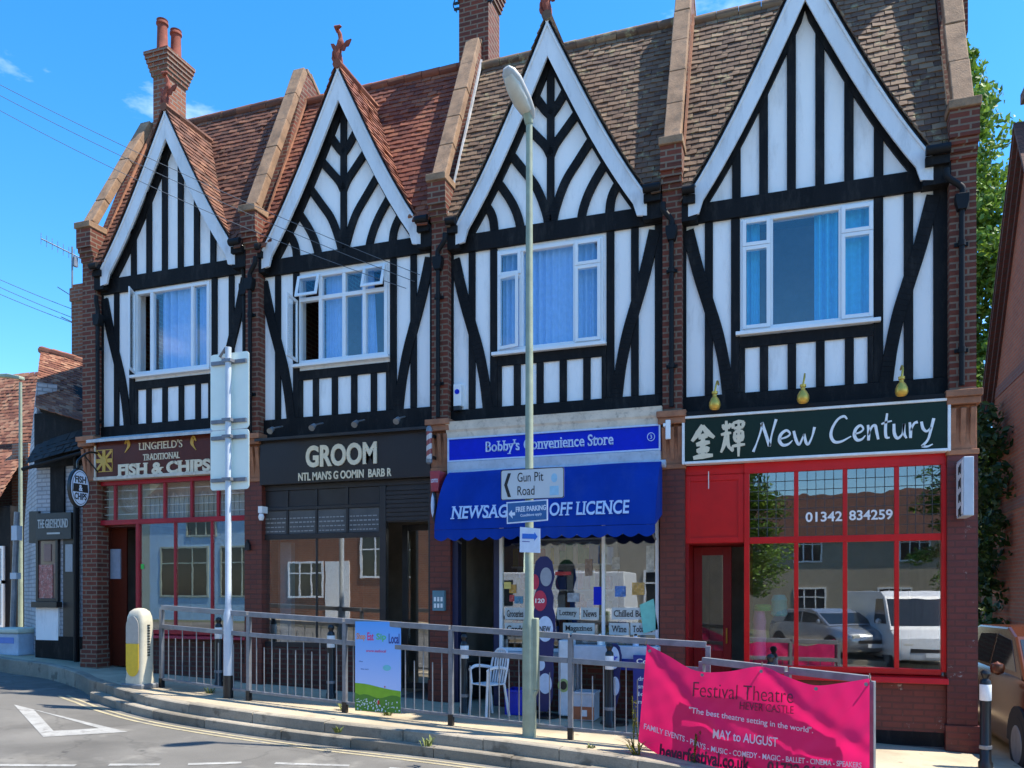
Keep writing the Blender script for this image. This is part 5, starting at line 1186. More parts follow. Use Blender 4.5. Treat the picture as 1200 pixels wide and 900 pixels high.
for k in range(26): clump(m, (3.6+random.uniform(-.6,.7), 22.3+random.uniform(-.3,.3), random.uniform(.5,7.6)), .5, 60, .09)
m.build('foliage', LEAF2, bs); m = MB(); m.tube([(3.6,22.2,-.2),(3.6,22.2,3.5),(3.7,22.2,6.5)],[.07,.05,.02],8); m.build('stem', K['black'], bs)
bk = struct(MB().box(1.9,30,44,46,-.5,6).build('far_hedge', LEAF2), 'structure')

# ================================================================== CARS
def make_car(name, label, x, y, rz, paint, L=4.4, W=1.78, Hh=1.62, suv=True, van=False, group=None, z=None):
    t = thing(name, label, 'van' if van else 'car', (x, y, ground(x)-.24 if z is None else z), group); t.rotation_euler = (0, 0, rz)
    base = Vector(t.location)
    def B(mb, nm, mat, par=None, **kw):
        o = mb.xform(lambda p: p+base).build(nm, mat, par or t, **kw); return o
    # profile along the length: y from 0 (front) to L, half width and heights
    if van: S_ = [(0,.35,.62,.80),(.05,.32,.90,.86),(.5,.30,1.12,.90),(.95,.30,1.25,.92),(1.7,.30,1.28,.93),(L-.08,.30,1.28,.93),(L,.36,1.25,.90)]
    else: S_ = [(0,.38,.66,.70),(.06,.30,.78,.80),(.35,.24,.90,.87),(1.15,.22,1.02,.89),(2.2,.22,1.03,.89),(3.4,.22,1.04,.885),(L-.15,.28,1.02,.84),(L,.42,.90,.74)]
    kW = W/1.78; m = MB(); rows = []
    for yy, zb, zt, hw in S_:
        hw *= kW; rows.append([(-hw*.92,yy,zb),(-hw,yy,zb+.12),(-hw*1.0,yy,(zb+zt)/2+.05),(-hw*.97,yy,zt-.06),(-hw*.90,yy,zt),(hw*.90,yy,zt),(hw*.97,yy,zt-.06),(hw*1.0,yy,(zb+zt)/2+.05),(hw,yy,zb+.12),(hw*.92,yy,zb)])
    vs = [p for r_ in rows for p in r_]; nn = 10
    fs = [(i_*nn+k, (i_+1)*nn+k, (i_+1)*nn+(k+1)%nn, i_*nn+(k+1)%nn) for i_ in range(len(rows)-1) for k in range(nn)] + [tuple(range(nn)), tuple((len(rows)-1)*nn+k for k in reversed(range(nn)))]
    m.add(vs, fs); body = B(m, 'body', paint, smooth=True)
    # cabin
    hw = .80*kW; zb = S_[3][2]-.01
    if van: prof = [(.55,1.12),(1.15,Hh*.93),(1.5,Hh),(L-.05,Hh),(L-.01,1.2)]
    else: prof = [(1.0,zb),(1.72,Hh-.10),(2.1,Hh),(L-.9,Hh-.02),(L-.42,Hh-.12),(L-.12,zb)]
    def tw(zz): return hw-(zz-zb)*.22 if not van else .90*kW-(zz-1.2)*.05
    m = MB(); k = len(prof); vs = [(-tw(zz),yy,zz) for yy, zz in prof]+[(tw(zz),yy,zz) for yy, zz in prof]
    m.add(vs, [tuple(range(k)), tuple(reversed(range(k, 2*k)))]+[(i_, k+i_, k+i_+1, i_+1) for i_ in range(k-1)]); B(m, 'cabin', paint, bevel=.03)
    CG = M_plain('dark_car_glass', (.02,.028,.035,1), .06)
    def side(sg, pts):
        q = MB(); vs = [(sg*(tw(zz)+.004),yy,zz) for yy, zz in pts]+[(sg*(tw(zz)-.01),yy,zz) for yy, zz in pts]; c_ = len(pts); q.add(vs, [tuple(range(c_)), tuple(reversed(range(c_, 2*c_)))]+[(i_, c_+i_, c_+(i_+1)%c_, (i_+1)%c_) for i_ in range(c_)]); B(q, 'side_window', CG)
    for sg in (-1, 1):
        if van: side(sg, [(.9,1.28),(1.22,Hh*.90),(1.9,Hh*.90),(1.9,1.28)])
        else: side(sg, [(1.32,zb+.06),(1.80,Hh-.15),(2.45,Hh-.10),(2.45,zb+.06)]); side(sg, [(2.53,zb+.06),(2.53,Hh-.10),(3.3,Hh-.13),(3.45,zb+.06)])
    a, b = prof[0], prof[1]; ws = MB(); f0, f1 = .12, .92
    p0 = (a[0]+(b[0]-a[0])*f0, a[1]+(b[1]-a[1])*f0); p1 = (a[0]+(b[0]-a[0])*f1, a[1]+(b[1]-a[1])*f1)
    nrm = Vector((-(b[1]-a[1]), b[0]-a[0])).normalized()*.006
    ws.quad((-tw(p0[1])+.05,p0[0]+nrm.x,p0[1]+nrm.y),(tw(p0[1])-.05,p0[0]+nrm.x,p0[1]+nrm.y),(tw(p1[1])-.05,p1[0]+nrm.x,p1[1]+nrm.y),(-tw(p1[1])+.05,p1[0]+nrm.x,p1[1]+nrm.y)); B(ws, 'windscreen', CG)
    for sg in (-1, 1):
        q = MB(); q.lathe([(.0,-.08),(.07,-.05),(.085,0),(.07,.05),(0,.08)], (sg*(W/2+.09), 1.28, zb+.10), 10, .9, .6); B(q, 'wing_mirror', paint, smooth=True)
        q = MB(); q.box(sg*(W/2-.30)-.14, sg*(W/2-.30)+.14, .015, .12, .64, .78); B(q, 'headlight', K['lampglass'], bevel=.03)
        for yy in (.85, L-.82):
            q = MB(); q.lathe([(.30,-.10),(.335,-.06),(.335,.06),(.30,.10)], (0,0,0), 26); q.xform(lambda p: Vector((sg*(W/2-.09)+p.z, yy+p.x, .335+p.y)))
            wh = B(q, 'wheel', K['rubber'], smooth=True); q = MB(); q.lathe([(.20,-.105),(.22,-.08),(.22,.08),(.20,.105)], (0,0,0), 20); q.xform(lambda p: Vector((sg*(W/2-.09)+p.z, yy+p.x, .335+p.y))); B(q, 'rim', K['galv'], wh, smooth=True)
            q = MB()   # dark arch
            q.prism([(yy+.41*math.cos(math.pi*k_/12), .335+.41*math.sin(math.pi*k_/12)) for k_ in range(13)], sg*(W/2-.25), sg*(W/2+.006), 'x'); B(q, 'wheel_arch', K['rubber'])
    q = MB(); q.box(-W/2+.35, W/2-.35, -.012, .05, .52, .62); B(q, 'grille', K['rubber']); q = MB(); q.box(-.26,.26,-.03,-.013,.40,.51); B(q, 'number_plate', K['white'])
    t.rotation_euler = (0, 0, rz); return t
COPPER = M_plain('copper_car_paint', (.11,.034,.016,1), .2, .4)
make_car('parked_car', 'copper brown car in the alley, cut off by the right edge', 3.17, 9.15, R(1), COPPER, Hh=1.55, z=ground(3)-.10)

# ================================================================== STREET FURNITURE
RAILS = 'steel pedestrian guard rails along the pavement'
def railing(pts, name, label, h=1.14, nb=11, mat='galv', bars=True, ht=None):
    P = [Vector((p[0], p[1], ground(p[0]) if len(p) < 3 else p[2])) for p in pts]
    t = thing(name, label, 'railing', P[0], RAILS)
    for i, p in enumerate(P):
        m = MB(); d = (P[min(i+1,len(P)-1)]-P[max(i-1,0)]); d.z = 0; d.normalize(); q = Vector((-d.y, d.x, 0))
        M = Matrix((d, q, Vector((0,0,1)))).transposed().to_4x4(); M.translation = p+Vector((0,0,h/2-.05)); m.obox(M, .052, .052, h+.08); o = m.build('post', K[mat], t, bevel=.004)
        m = MB(); M.translation = p+Vector((0,0,.06)); m.obox(M, .058, .058, .14); m.build('post_foot', K['iron'], o)
    for i in range(len(P)-1):
        a, b = P[i], P[i+1]; d = (b-a); L_ = d.length; u = d.normalized(); q = Vector((-u.y, u.x, 0)).normalized(); n = u.cross(q)
        for z, s, nm in ((h, .066, 'top_rail'), (h-.27, .056, 'mid_rail'), (.12, .034, 'bottom_rail')):
            M = Matrix((u, q, n)).transposed().to_4x4(); M.translation = (a+b)/2+Vector((0,0,z)); m = MB(); m.obox(M, L_-.054+(.02 if nm == 'top_rail' else 0), s*.95, s); m.build(nm, K[mat], t, bevel=.004)
        for k in range(1, nb+1):
            p = a+d*(k/(nb+1)); m = MB(); zt = h-.295 if k % 2 else h-.42; m.tube([p+Vector((0,0,.137)), p+Vector((0,0,zt))], .0075, 6); m.build('baluster', K['galv'], t)
    return t
rail_pts = [(-8.5,9.27),(-6.8,8.98),(-5.28,8.86),(-3.8,8.76),(-2.33,8.68),(-.85,8.72)]
railing(rail_pts, 'guard_railing', 'long grey steel guard rail with thin upright bars before the shops')
railing([(-.88,8.42),(-.05,7.98),(.64,7.66)], 'guard_railing', 'short guard rail behind the pink banner at the right', h=1.0, nb=7, mat='galv')

# bollards
def bollard(x, y, label):
    t = thing('bollard', label, 'bollard', (x, y, ground(x)), 'black bollards with white bands')
    z = ground(x); m = MB(); m.lathe([(.07,-.05),(.07,.06),(.055,.08),(.052,.70)], (x,y,z), 14); m.build('shaft', K['iron'], t, smooth=True)
    m = MB(); m.lathe([(.054,.70),(.056,.705),(.056,.86),(.054,.865)], (x,y,z), 14); m.build('white_band', K['white'], t, smooth=True)
    m = MB(); m.lathe([(.052,.866),(.05,.90),(.028,.925),(.03,.94),(.045,.965),(.045,.985),(.03,1.01),(.0,1.018)], (x,y,z), 14); m.build('cap', K['iron'], t, smooth=True)
    m = MB(); m.lathe([(.058,.20),(.06,.205),(.06,.235),(.058,.24)], (x,y,z), 14); m.build('ring', K['galv'], t); return t
for x, y, lb in ((-7.95,9.80,'black bollard behind the guard rail, before the fish and chip shop'),(-6.05,9.78,'black bollard behind the guard rail, before the barber window'),(-4.02,9.7,'black bollard behind the guard rail, beside the white plastic chair'),
                 (-2.12,9.72,'black bollard behind the guard rail, before the blue ellipse flags'),(-.25,9.72,'black bollard behind the pink banner, before the red shop window'),(1.87,9.5,'black bollard with white band in the alley mouth beside the brown car')): bollard(x, y, lb)

# illuminated traffic bollard
tb = thing('traffic_beacon', 'cream rounded traffic bollard with yellow panel at the railing end', 'traffic bollard', (-8.75, 9.12, ground(-8.75)))
x, y, z = -8.75, 9.12, ground(-8.75); m = MB(); a = R(20)
CRM = M_paint('cream_bollard_plastic', (.56,.51,.38,1), .5, .15, 4, 0, dirt=((.25,.22,.18,1), .4))
def rr(w_, d_, zz): return [(math.copysign(w_/2*abs(math.cos(t_))**.5, math.cos(t_)), math.copysign(d_/2*abs(math.sin(t_))**.5, math.sin(t_)), zz) for t_ in [2*math.pi*k/24 for k in range(24)]]
prof = [(.38,.26,.0),(.38,.26,.12),(.36,.24,.16),(.36,.24,.80),(.355,.235,.90),(.33,.22,1.0),(.27,.18,1.07),(.16,.10,1.11),(.04,.03,1.12)]
vs = [p for w_, d_, zz in prof for p in rr(w_, d_, zz)]; Rz = Matrix.Rotation(R(-8), 3, 'Z'); vs = [Rz @ Vector(p)+Vector((x,y,z)) for p in vs]
fs = [(i*24+k, i*24+(k+1)%24, (i+1)*24+(k+1)%24, (i+1)*24+k) for i in range(len(prof)-1) for k in range(24)]+[tuple((len(prof)-1)*24+k for k in range(24))]
m.add(vs, fs); m.build('body', CRM, tb, smooth=True)
def onb(poly, off, dth): # polygon in (across, up) on the flat face towards the road
    mb = MB(); mb.prism(poly, -.12-off-dth, -.12-off); mb.xform(lambda p: Rz @ p + Vector((x,y,z))); return mb
po = [(-.13,.20+.0)]+[(-.13+.0,.20)]+[(.13*math.cos(t_), .30+.14*math.sin(t_)) for t_ in [math.pi+math.pi*k/10 for k in range(11)]]+[(.13,.62),(-.13,.62)]
onb(po[2:], .0, .006).build('yellow_panel', M_plain('yellow_reflective', (.75,.48,.01,1), .4), tb)
onb([(-.13,.63),(.13,.63),(.13,.85)]+[(.13*math.cos(t_), .85+.16*math.sin(t_)) for t_ in [math.pi*k/10 for k in range(1,10)]]+[(-.13,.85)], .0, .006).build('grey_panel', M_plain('grey_panel_plastic', (.40,.37,.33,1), .4), tb)
m = MB()
for k in range(12): m.box(.181,.187,-.02,.02,.45+.038*k,.47+.038*k)
m.xform(lambda p: Rz @ p + Vector((x,y,z))); m.build('vent_slot', K['iron'], tb)
m = MB(); m.box(-.22,.22,-.15,.15,-.02,.06); m.xform(lambda p: Rz @ p + Vector((x,y,z))); m.build('base', K['galv_dark'], tb, bevel=.02)

# road sign seen from behind
rs = thing('road_sign', 'tall rectangular road sign seen from behind on a pale grey pole', 'road sign', (-7.16, 9.02, ground(-7.16)))
x, y, z = -7.16, 9.02, ground(-7.16); yy = 9.02
m = MB(); m.tube([(x,y,z+.0),(x,y,z+.30)], .066, 16); p1 = m.build('pole_base', K['iron'], rs, smooth=True)
m = MB(); m.tube([(x,y,z+.30),(x,y,z+1.10),(x,y,z+1.14),(x,y,z+1.2),(x,y,Zp(268,407,yy))], [.062,.062,.058,.040,.040], 16); m.build('pole', K['pole_grey'], rs, smooth=True)
sa, sb_ = X(247,yy+.08), X(292,yy+.08); s0, s1 = Zp(268,574,yy+.08), Zp(268,414,yy+.08)
def rrect(x0, x1, z0, z1, r, n=6):
    o = []
    for cx_, cz_, a0_ in ((x1-r,z1-r,0),(x0+r,z1-r,90),(x0+r,z0+r,180),(x1-r,z0+r,270)):
        for k in range(n+1): a_ = R(a0_+90*k/n); o.append((cx_+r*math.cos(a_), cz_+r*math.sin(a_)))
    return o
sj = s0+(s1-s0)*.44; m = MB(); m.prism(rrect(sa, sb_, sj+.006, s1, .045), yy+.075, yy+.082); m.build('sign_plate', K['signback'], rs); m = MB(); m.prism(rrect(sa, sb_, s0, sj-.006, .045), yy+.075, yy+.082); pl = m.build('sign_plate', K['signback'], rs)
for fz in (.07, .50, .62, .93):
    m = MB(); zz = s1-(s1-s0)*fz; m.box(sa+.03, sb_-.03, yy+.045, yy+.074, zz-.025, zz+.025); m.box(x-.07, x+.07, yy-.05, yy+.045, zz-.02, zz+.02); m.build('bracket', K['galv'], pl)
m = MB(); m.tube([(x-.03,yy,s1+.06),(x-.16,yy+.03,s1-.05),(x-.10,yy+.05,s1-.08)], .02, 6); m.build('clip', K['galv'], pl)

# lamp post with its signs
lp = thing('lamp_post', 'tall pale green lamp post carrying direction signs, in front of the blue awning', 'lamp post', (-2.79, 8.62, ground(-2.79)))
x, y, z = -2.79, 8.62, ground(-2.79); ztop = Zp(620,138,y)
m = MB(); m.tube([(x,y,z-.05),(x,y,z+1.20),(x,y,z+1.26),(x,y,z+1.34),(x,y,ztop)], [.078,.078,.074,.050,.036], 20); m.build('pole', K['pole_green'], lp, smooth=True)
m = MB(); m.box(x+.045, x+.105, y-.05, y+.05, z+.52, z+1.32); m.prism([(x+.05,z+.40),(x+.105,z+.52),(x+.05,z+.52)], y-.05, y+.05); m.build('service_door', K['pole_green'], lp, bevel=.012)
m = MB(); d = Vector((-.20,-.50,.42)).normalized(); a = Vector((x,y,ztop-.02)); up = Vector((0,0,1))
m.tube([a+d*.0-up*.05, a+d*.05+up*.03], [.045,.055], 12); m.build('bracket', K['pole_green'], lp, smooth=True)
m = MB(); sd = d.cross(up).normalized(); nn = sd.cross(d).normalized()
def ring(s, w_, hh, off): return [a+d*s+sd*(w_*math.cos(t_))+nn*(off+hh*math.sin(t_)) for t_ in [2*math.pi*k/16 for k in range(16)]]
secs = [(-.02,.045,.045,.03),(.05,.085,.06,.05),(.18,.105,.07,.06),(.40,.11,.07,.07),(.50,.085,.06,.07),(.55,.04,.03,.07)]
vs = [p for s_ in secs for p in ring(*s_)]; fs = [(i*16+k,(i+1)*16+k,(i+1)*16+(k+1)%16,i*16+(k+1)%16) for i in range(len(secs)-1) for k in range(16)]+[tuple(range(16)), tuple(reversed([80+k for k in range(16)]))]
m.add(vs, fs); hd = m.build('lamp_head', M_paint('grey_lamp_housing', (.42,.42,.40,1), .5, .15, 6, 0), lp, smooth=True)
m = MB(); secs = [(.08,.075,.045,.02),(.20,.092,.085,.02),(.37,.092,.085,.03),(.48,.065,.05,.04)]
vs = [p for s_ in secs for p in ring(*s_)]; fs = [(i*16+k,(i+1)*16+k,(i+1)*16+(k+1)%16,i*16+(k+1)%16) for i in range(3) for k in range(16)]+[tuple(range(16)), tuple(reversed([48+k for k in range(16)]))]
m.add(vs, fs); m.build('lamp_bowl', K['lampglass'], hd, smooth=True)
yS = y-.075
ds = thing('direction_sign', 'white sign with black arrowhead reading Gun Pit Road on the lamp post', 'sign', (x, yS, Zp(624,567,yS)), 'signs fixed to the lamp post')
a, b, s0, s1 = X(587,yS), X(661,yS), Zp(624,585,yS), Zp(624,549,yS)
m = MB(); m.prism(rrect(a, b, s0, s1, .025), yS-.004, yS); m.build('sign_plate', M_paint('white_sign_face', (.56,.60,.62,1), .4, .06, 3, 0), ds)
m = MB(); W_ = b-a; H_ = s1-s0
m.prism([(a+.055*W_,s0+.5*H_),(a+.115*W_,s0+.88*H_),(a+.165*W_,s0+.88*H_),(a+.105*W_,s0+.5*H_),(a+.165*W_,s0+.1*H_),(a+.115*W_,s0+.1*H_)], yS-.007, yS-.0045); m.build('arrow', K['ink'], ds)
def stext(par, s, fx0, fx1, fz0, fz1, mat, bold=0): lettering(par, s, a+W_*fx0, a+W_*fx1, s0+H_*fz0, s0+H_*fz1, yS-.0045, mat, bold, False, .002)
stext(ds, 'Gun', .27, .48, .58, .88, 'ink'); stext(ds, 'Pit', .54, .68, .58, .88, 'ink'); stext(ds, 'Road', .27, .54, .14, .44, 'ink')
m = MB(); m.disc((a+.85*W_, s0+.66*H_), .035, .05, yS-.006, yS-.0045); m.box(a+.78*W_, a+.92*W_, yS-.0055, yS-.0045, s0+.10*H_, s0+.40*H_); m.build('faded_symbol', M_plain('faded_blue', (.30,.55,.72,1), .5), ds)
m = MB()
rr2 = rrect(a, b, s0, s1, .025); rr3 = rrect(a+.008, b-.008, s0+.008, s1-.008, .02)
for k in range(len(rr2)): m.prism([rr2[k], rr2[(k+1)%len(rr2)], rr3[(k+1)%len(rr3)], rr3[k]], yS-.006, yS-.0042)
m.build('border', K['ink'], ds)
m = MB(); m.box(x-.06, x+.06, yS+.001, y+.06, s0+.05, s0+.08); m.box(x-.06, x+.06, yS+.001, y+.06, s1-.08, s1-.05); m.build('bracket', K['galv'], ds)
def tilt_sign(nm, lb, corners, bcol, col, border=.012):
    c = [at(px, py, yS) for px, py in corners]; t = thing(nm, lb, 'sign', sum(c, Vector())/4, 'signs fixed to the lamp post'); cc = sum(c, Vector())/4
    def P(u_, v_, dy=0): return c[0].lerp(c[1], u_).lerp(c[3].lerp(c[2], u_), v_)+Vector((0,dy,0))
    def panel(u0,u1,v0,v1,dy,th,name,mat):
        mb = MB(); q = [P(u0,v0,dy),P(u1,v0,dy),P(u1,v1,dy),P(u0,v1,dy)]; mb.add([tuple(p) for p in q]+[tuple(p+Vector((0,th,0))) for p in q], [(0,3,2,1),(4,5,6,7),(0,1,5,4),(1,2,6,5),(2,3,7,6),(3,0,4,7)]); return mb.build(name, mat, t)
    panel(0,1,0,1,-.002,.006,'sign_plate',bcol)
    if col: panel(.03,.97,.06,.94,-.004,.0015,'sign_face',col)
    def tx(s, u0,u1,v0,v1,mat,bold=0):
        mb = fit_text(s, 0,1,0,1,0,bold,False,.002); mb.xform(lambda p: P(u0+(u1-u0)*p.x, v1+(v0-v1)*p.z, -.0045+p.y)); mb.build('lettering', mat, t)
    def poly(pts, mat, nm2):
        mb = MB(); q = [P(u_,v_,-.0065) for u_,v_ in pts]; q2 = [P(u_,v_,-.0042) for u_,v_ in pts]; k = len(q); mb.add([tuple(p) for p in q]+[tuple(p) for p in q2], [tuple(range(k)), tuple(reversed(range(k,2*k)))]+[(i_,(i_+1)%k,k+(i_+1)%k,k+i_) for i_ in range(k)]); mb.build(nm2, mat, t)
    m_ = MB(); m_.box(x-.05, x+.05, yS+.005, y+.05, cc.z-.02, cc.z+.02); m_.build('bracket', K['galv'], t)
    return t, panel, tx, poly
K['psign'] = M_plain('teal_blue_sign', (.02,.12,.32,1), .4); K['pale'] = M_plain('pale_sign_white', (.66,.74,.86,1), .4)
t, panel, tx, poly = tilt_sign('parking_sign', 'blue white-edged sign reading FREE PARKING under the white direction sign', [(593.5,588.5),(642,585),(642,610),(594,614)], K['pale'], K['psign'])
tx('FREE PARKING', .23,.96,.25,.50, K['pale'], .03); tx('Conditions apply', .34,.86,.60,.76, K['pale'], .02); poly([(.05,.56),(.13,.38),(.14,.50),(.21,.49),(.21,.64),(.14,.64),(.15,.78)], K['pale'], 'arrow')
t, panel, tx, poly = tilt_sign('arrow_sign', 'small white paper sign with blue right arrow, lowest on the lamp post', [(609.5,617.5),(633,619.5),(633,648),(609,647)], K['pale'], None)
poly([(.12,.26),(.72,.24),(.72,.16),(.88,.34),(.72,.52),(.72,.44),(.12,.46)], M_plain('bright_blue_arrow', (.02,.16,.62,1), .4), 'arrow'); poly([(.12,.55),(.5,.55),(.5,.58),(.12,.58)], M_plain('blue_ink', (.10,.14,.40,1), .5), 'lettering')

# ---------- banner on the short rail
K['pink'] = M_paint('pink_banner_cloth', (.78,.012,.135,1), .55, .06, 2, .05)
bn = thing('banner', 'bright pink theatre banner sagging on the guard rails at lower right', 'banner', (.0, 8.0, 0))
A, Bq = at(758,755,8.60), at(1019,797,7.50)
TOPC = [(0,755),(.10,769),(.22,786),(.36,787),(.515,781),(.62,792),(.75,803),(.88,800),(1.0,795)]
BOTC = [(0,869),(.12,889),(.3,906),(.5,921),(.75,936),(1,950)]
def lerpc(C, t):
    for (a_, b_), (c_, d_) in zip(C, C[1:]):
        if t <= c_: f = (t-a_)/(c_-a_); return b_+(d_-b_)*f
    return C[-1][1]
sm = lambda C: [tuple(p) for p in smooth_line([Vector(q) for q in C], 6)]
TOPC, BOTC = sm(TOPC), sm(BOTC)
def ban(u_, v_, off=0):
    u_ = max(0, min(1, u_)); px = 758-10*v_*(1-u_)+261*u_; py = lerpc(TOPC, u_)*(1-v_)+lerpc(BOTC, u_)*v_
    yb_ = A.y+(Bq.y-A.y)*u_-.10
    # folds: swags hanging from the ties
    fold = .030*math.sin(9*u_+5*v_)*v_*(1-.3*v_)+.035*math.exp(-((v_-1.5*u_-.05)/.10)**2)*(u_ < .6)+.03*math.exp(-((v_-(1.15*(u_-.515))-.02)/.07)**2)*(u_ > .5)+.02*math.exp(-((v_-.42-.25*math.sin(3*(1-u_)))/.07)**2)*(u_ > .66)+.010*math.sin(42*u_)*v_+.005*math.sin(67*u_+9*v_)*math.sin(23*v_+5*u_)
    p = at(px, py, yb_-fold); return p+Vector((-.3*off,-off,0))
m = MB(); nu, nv = 110, 44; vs = [ban(i/nu, j/nv) for j in range(nv+1) for i in range(nu+1)]
m.add([tuple(p) for p in vs], [(j*(nu+1)+i, (j+1)*(nu+1)+i, (j+1)*(nu+1)+i+1, j*(nu+1)+i+1) for j in range(nv) for i in range(nu)])
m.build('cloth', K['pink'], bn, smooth=True)
nt_ = K['pink'].node_tree; pb = nt_.nodes['Principled BSDF']; trn = nt_.nodes.new('ShaderNodeBsdfTranslucent'); trn.inputs[0].default_value = (.85,.012,.16,1); ms_ = nt_.nodes.new('ShaderNodeMixShader'); ms_.inputs[0].default_value = .42
nt_.links.new(pb.outputs[0], ms_.inputs[1]); nt_.links.new(trn.outputs[0], ms_.inputs[2]); nt_.links.new(ms_.outputs[0], [q for q in nt_.nodes if q.type == 'OUTPUT_MATERIAL'][0].inputs[0])
K['bink'] = M_plain('dark_purple_print', (.10,.006,.035,1), .5); K['bpale'] = M_plain('pale_pink_print', (.85,.62,.70,1), .5)
def btext(s, px0, px1, py0, py1, mat, bold=0, slope=.06, curve=None):
    mb = fit_text(s, 0, 1, 0, 1, 0, bold, False, 1)
    def fn(p):
        px = px0+(px1-px0)*p.x; py = py1+(py0-py1)*p.z+((px-px0)*slope if curve is None else lerpc(curve, px))
        u_ = (px-755)/261; tt, bb = lerpc(TOPC, max(0,min(1,u_))), lerpc(BOTC, max(0,min(1,u_))); v_ = (py-tt)/(bb-tt)
        return ban(u_, v_, .004+.004*(-p.y))
    mb.xform(fn); mb.build('lettering', mat, bn)
btext('Festival Theatre', 811, 927, 799, 816, K['bink'], -.012, .07); btext('HEVER CASTLE', 866, 928, 822, 831, K['bink'], -.01, .09)
btext('"The best theatre setting in the world".', 808, 951, 828, 837, K['bpale'], .005, .17); btext('MAY to AUGUST', 837, 911, 854, 865, K['bpale'], .01, .14)
btext('FAMILY EVENTS - PLAYS - MUSIC - COMEDY - MAGIC - BALLET - CINEMA - SPEAKERS', 760, 1007, 847.5, 854, K['bpale'], .008, 0, sm([(760,0),(802,14),(829,24.5),(850,29.5),(882,34),(930,39.5),(1007,46)])); btext('heverfestival.co.uk', 779, 880, 871, 888, K['bink'], .03, .16); btext('01732 866368', 900, 985, 891, 906, K['bink'], .03, .12)
for u_, v_ in ((.015,.05),(.25,.03),(.515,.04),(.76,.03),(.985,.04)):
    c_ = ban(u_, v_, .004); m = MB(); m.disc((c_.x, c_.z), .016, .016, c_.y-.004, c_.y, 14); m.build('eyelet', K['galv'], bn)
for (px, py) in ((758,753),(893,780),(1019,794)):
    m = MB(); p = at(px, py, A.y+(Bq.y-A.y)*(px-758)/261); m.tube([p+Vector((0,-.1,-.02)), p+Vector((0,.02,.03))], .006, 6); m.build('tie', K['ink'], bn)

# ---------- small upright poster on the long rail
pt = thing('event_poster', 'blue upright poster with green hill reading Eat Local, tied to the railing', 'poster', (X(443,8.8), 8.76, 1))
yp_ = 8.79; a, b = X(416.5,yp_), X(470,yp_); z0, z1 = Zp(443,834,yp_), Zp(443,728.5,yp_); W_, H_ = b-a, z1-z0
m, n_, p_, o_ = newmat('poster_sky_print'); tcn = N(n_, 'ShaderNodeTexCoord'); sx = N(n_, 'ShaderNodeSeparateXYZ'); n_.links.new(tcn.outputs['Generated'], sx.inputs[0]); n_.links.new(ramp(n_, sx.outputs[2], [(.3, (.42,.56,.90)), (1, (.10,.38,.88))]), p_.inputs['Base Color']); p_.inputs['Roughness'].default_value = .45
mb = MB(); mb.box(a, b, yp_-.006, yp_, z0, z1); mb.build('sheet', m, pt)
def pq(pts, off, nm, mat): mb = MB(); mb.prism([(a+W_*u_, z0+H_*v_) for u_, v_ in pts], yp_-.006-off-.001, yp_-.006-off); mb.build(nm, mat, pt)
GH1 = M_plain('bright_green_print', (.20,.42,.02,1), .5); GH2 = M_plain('mid_green_print', (.07,.22,.02,1), .5)
pq([(.0,.0),(1,.0),(1,.24)]+[(1-k/10, .24+.10*(k/10)**1.4-.03*max(0,(k-6)/4)**2) for k in range(1,10)]+[(0,.31)], .0005, 'hill', GH1)
pq([(.0,.0),(1,.0),(1,.17)]+[(1-k/10, .17+.02*math.sin(k)) for k in range(1,10)]+[(0,.20)], .0025, 'hill', GH2)
mb = MB()
for k in range(70): u_, v_ = random.uniform(.02,.98), random.uniform(.01,.14); mb.disc((a+W_*u_, z0+H_*v_), random.uniform(.004,.011), random.uniform(.005,.014), yp_-.0115-.00002*k, yp_-.0096, 7)
mb.build('flowers', M_plain('white_flower_print', (.60,.68,.72,1), .5), pt)
mb = MB(); mb.disc((a+W_*.52, z0+H_*.105), .014, .030, yp_-.014, yp_-.012, 10); mb.disc((a+W_*.66, z0+H_*.28), .008, .011, yp_-.014, yp_-.012, 8); mb.build('red_flower', M_plain('red_print', (.6,.03,.03,1), .5), pt)
def ptx(s, u0, u1, v0, v1, col, bold=.02): lettering(pt, s, a+W_*u0, a+W_*u1, z0+H_*v0, z0+H_*v1, yp_-.0065, col, bold, False, .002)
for nm, c_ in (('po',(.80,.30,.08,1)),('pk',(.72,.06,.22,1)),('pg',(.12,.55,.18,1)),('pn',(.03,.06,.28,1)),('pl',(.16,.55,.62,1))): K[nm] = M_plain('poster_ink', c_, .5)
ptx('Shop', .03,.23,.78,.87,'po'); ptx('Eat', .27,.41,.79,.88,'pk'); ptx('Sip', .47,.68,.78,.87,'pg'); ptx('Local', .74,.97,.76,.87,'pn'); ptx('www.eatlocal', .24,.68,.66,.69,'pk',.01)
mb = MB(); mb.disc((a+W_*.70,z0+H_*.49), .055, .035, yp_-.0085, yp_-.0065); mb.build('emblem', K['pl'], pt); ptx('May', .09,.17,.545,.56,'pn',0); ptx('Free entry', .13,.30,.46,.475,'pn',0)

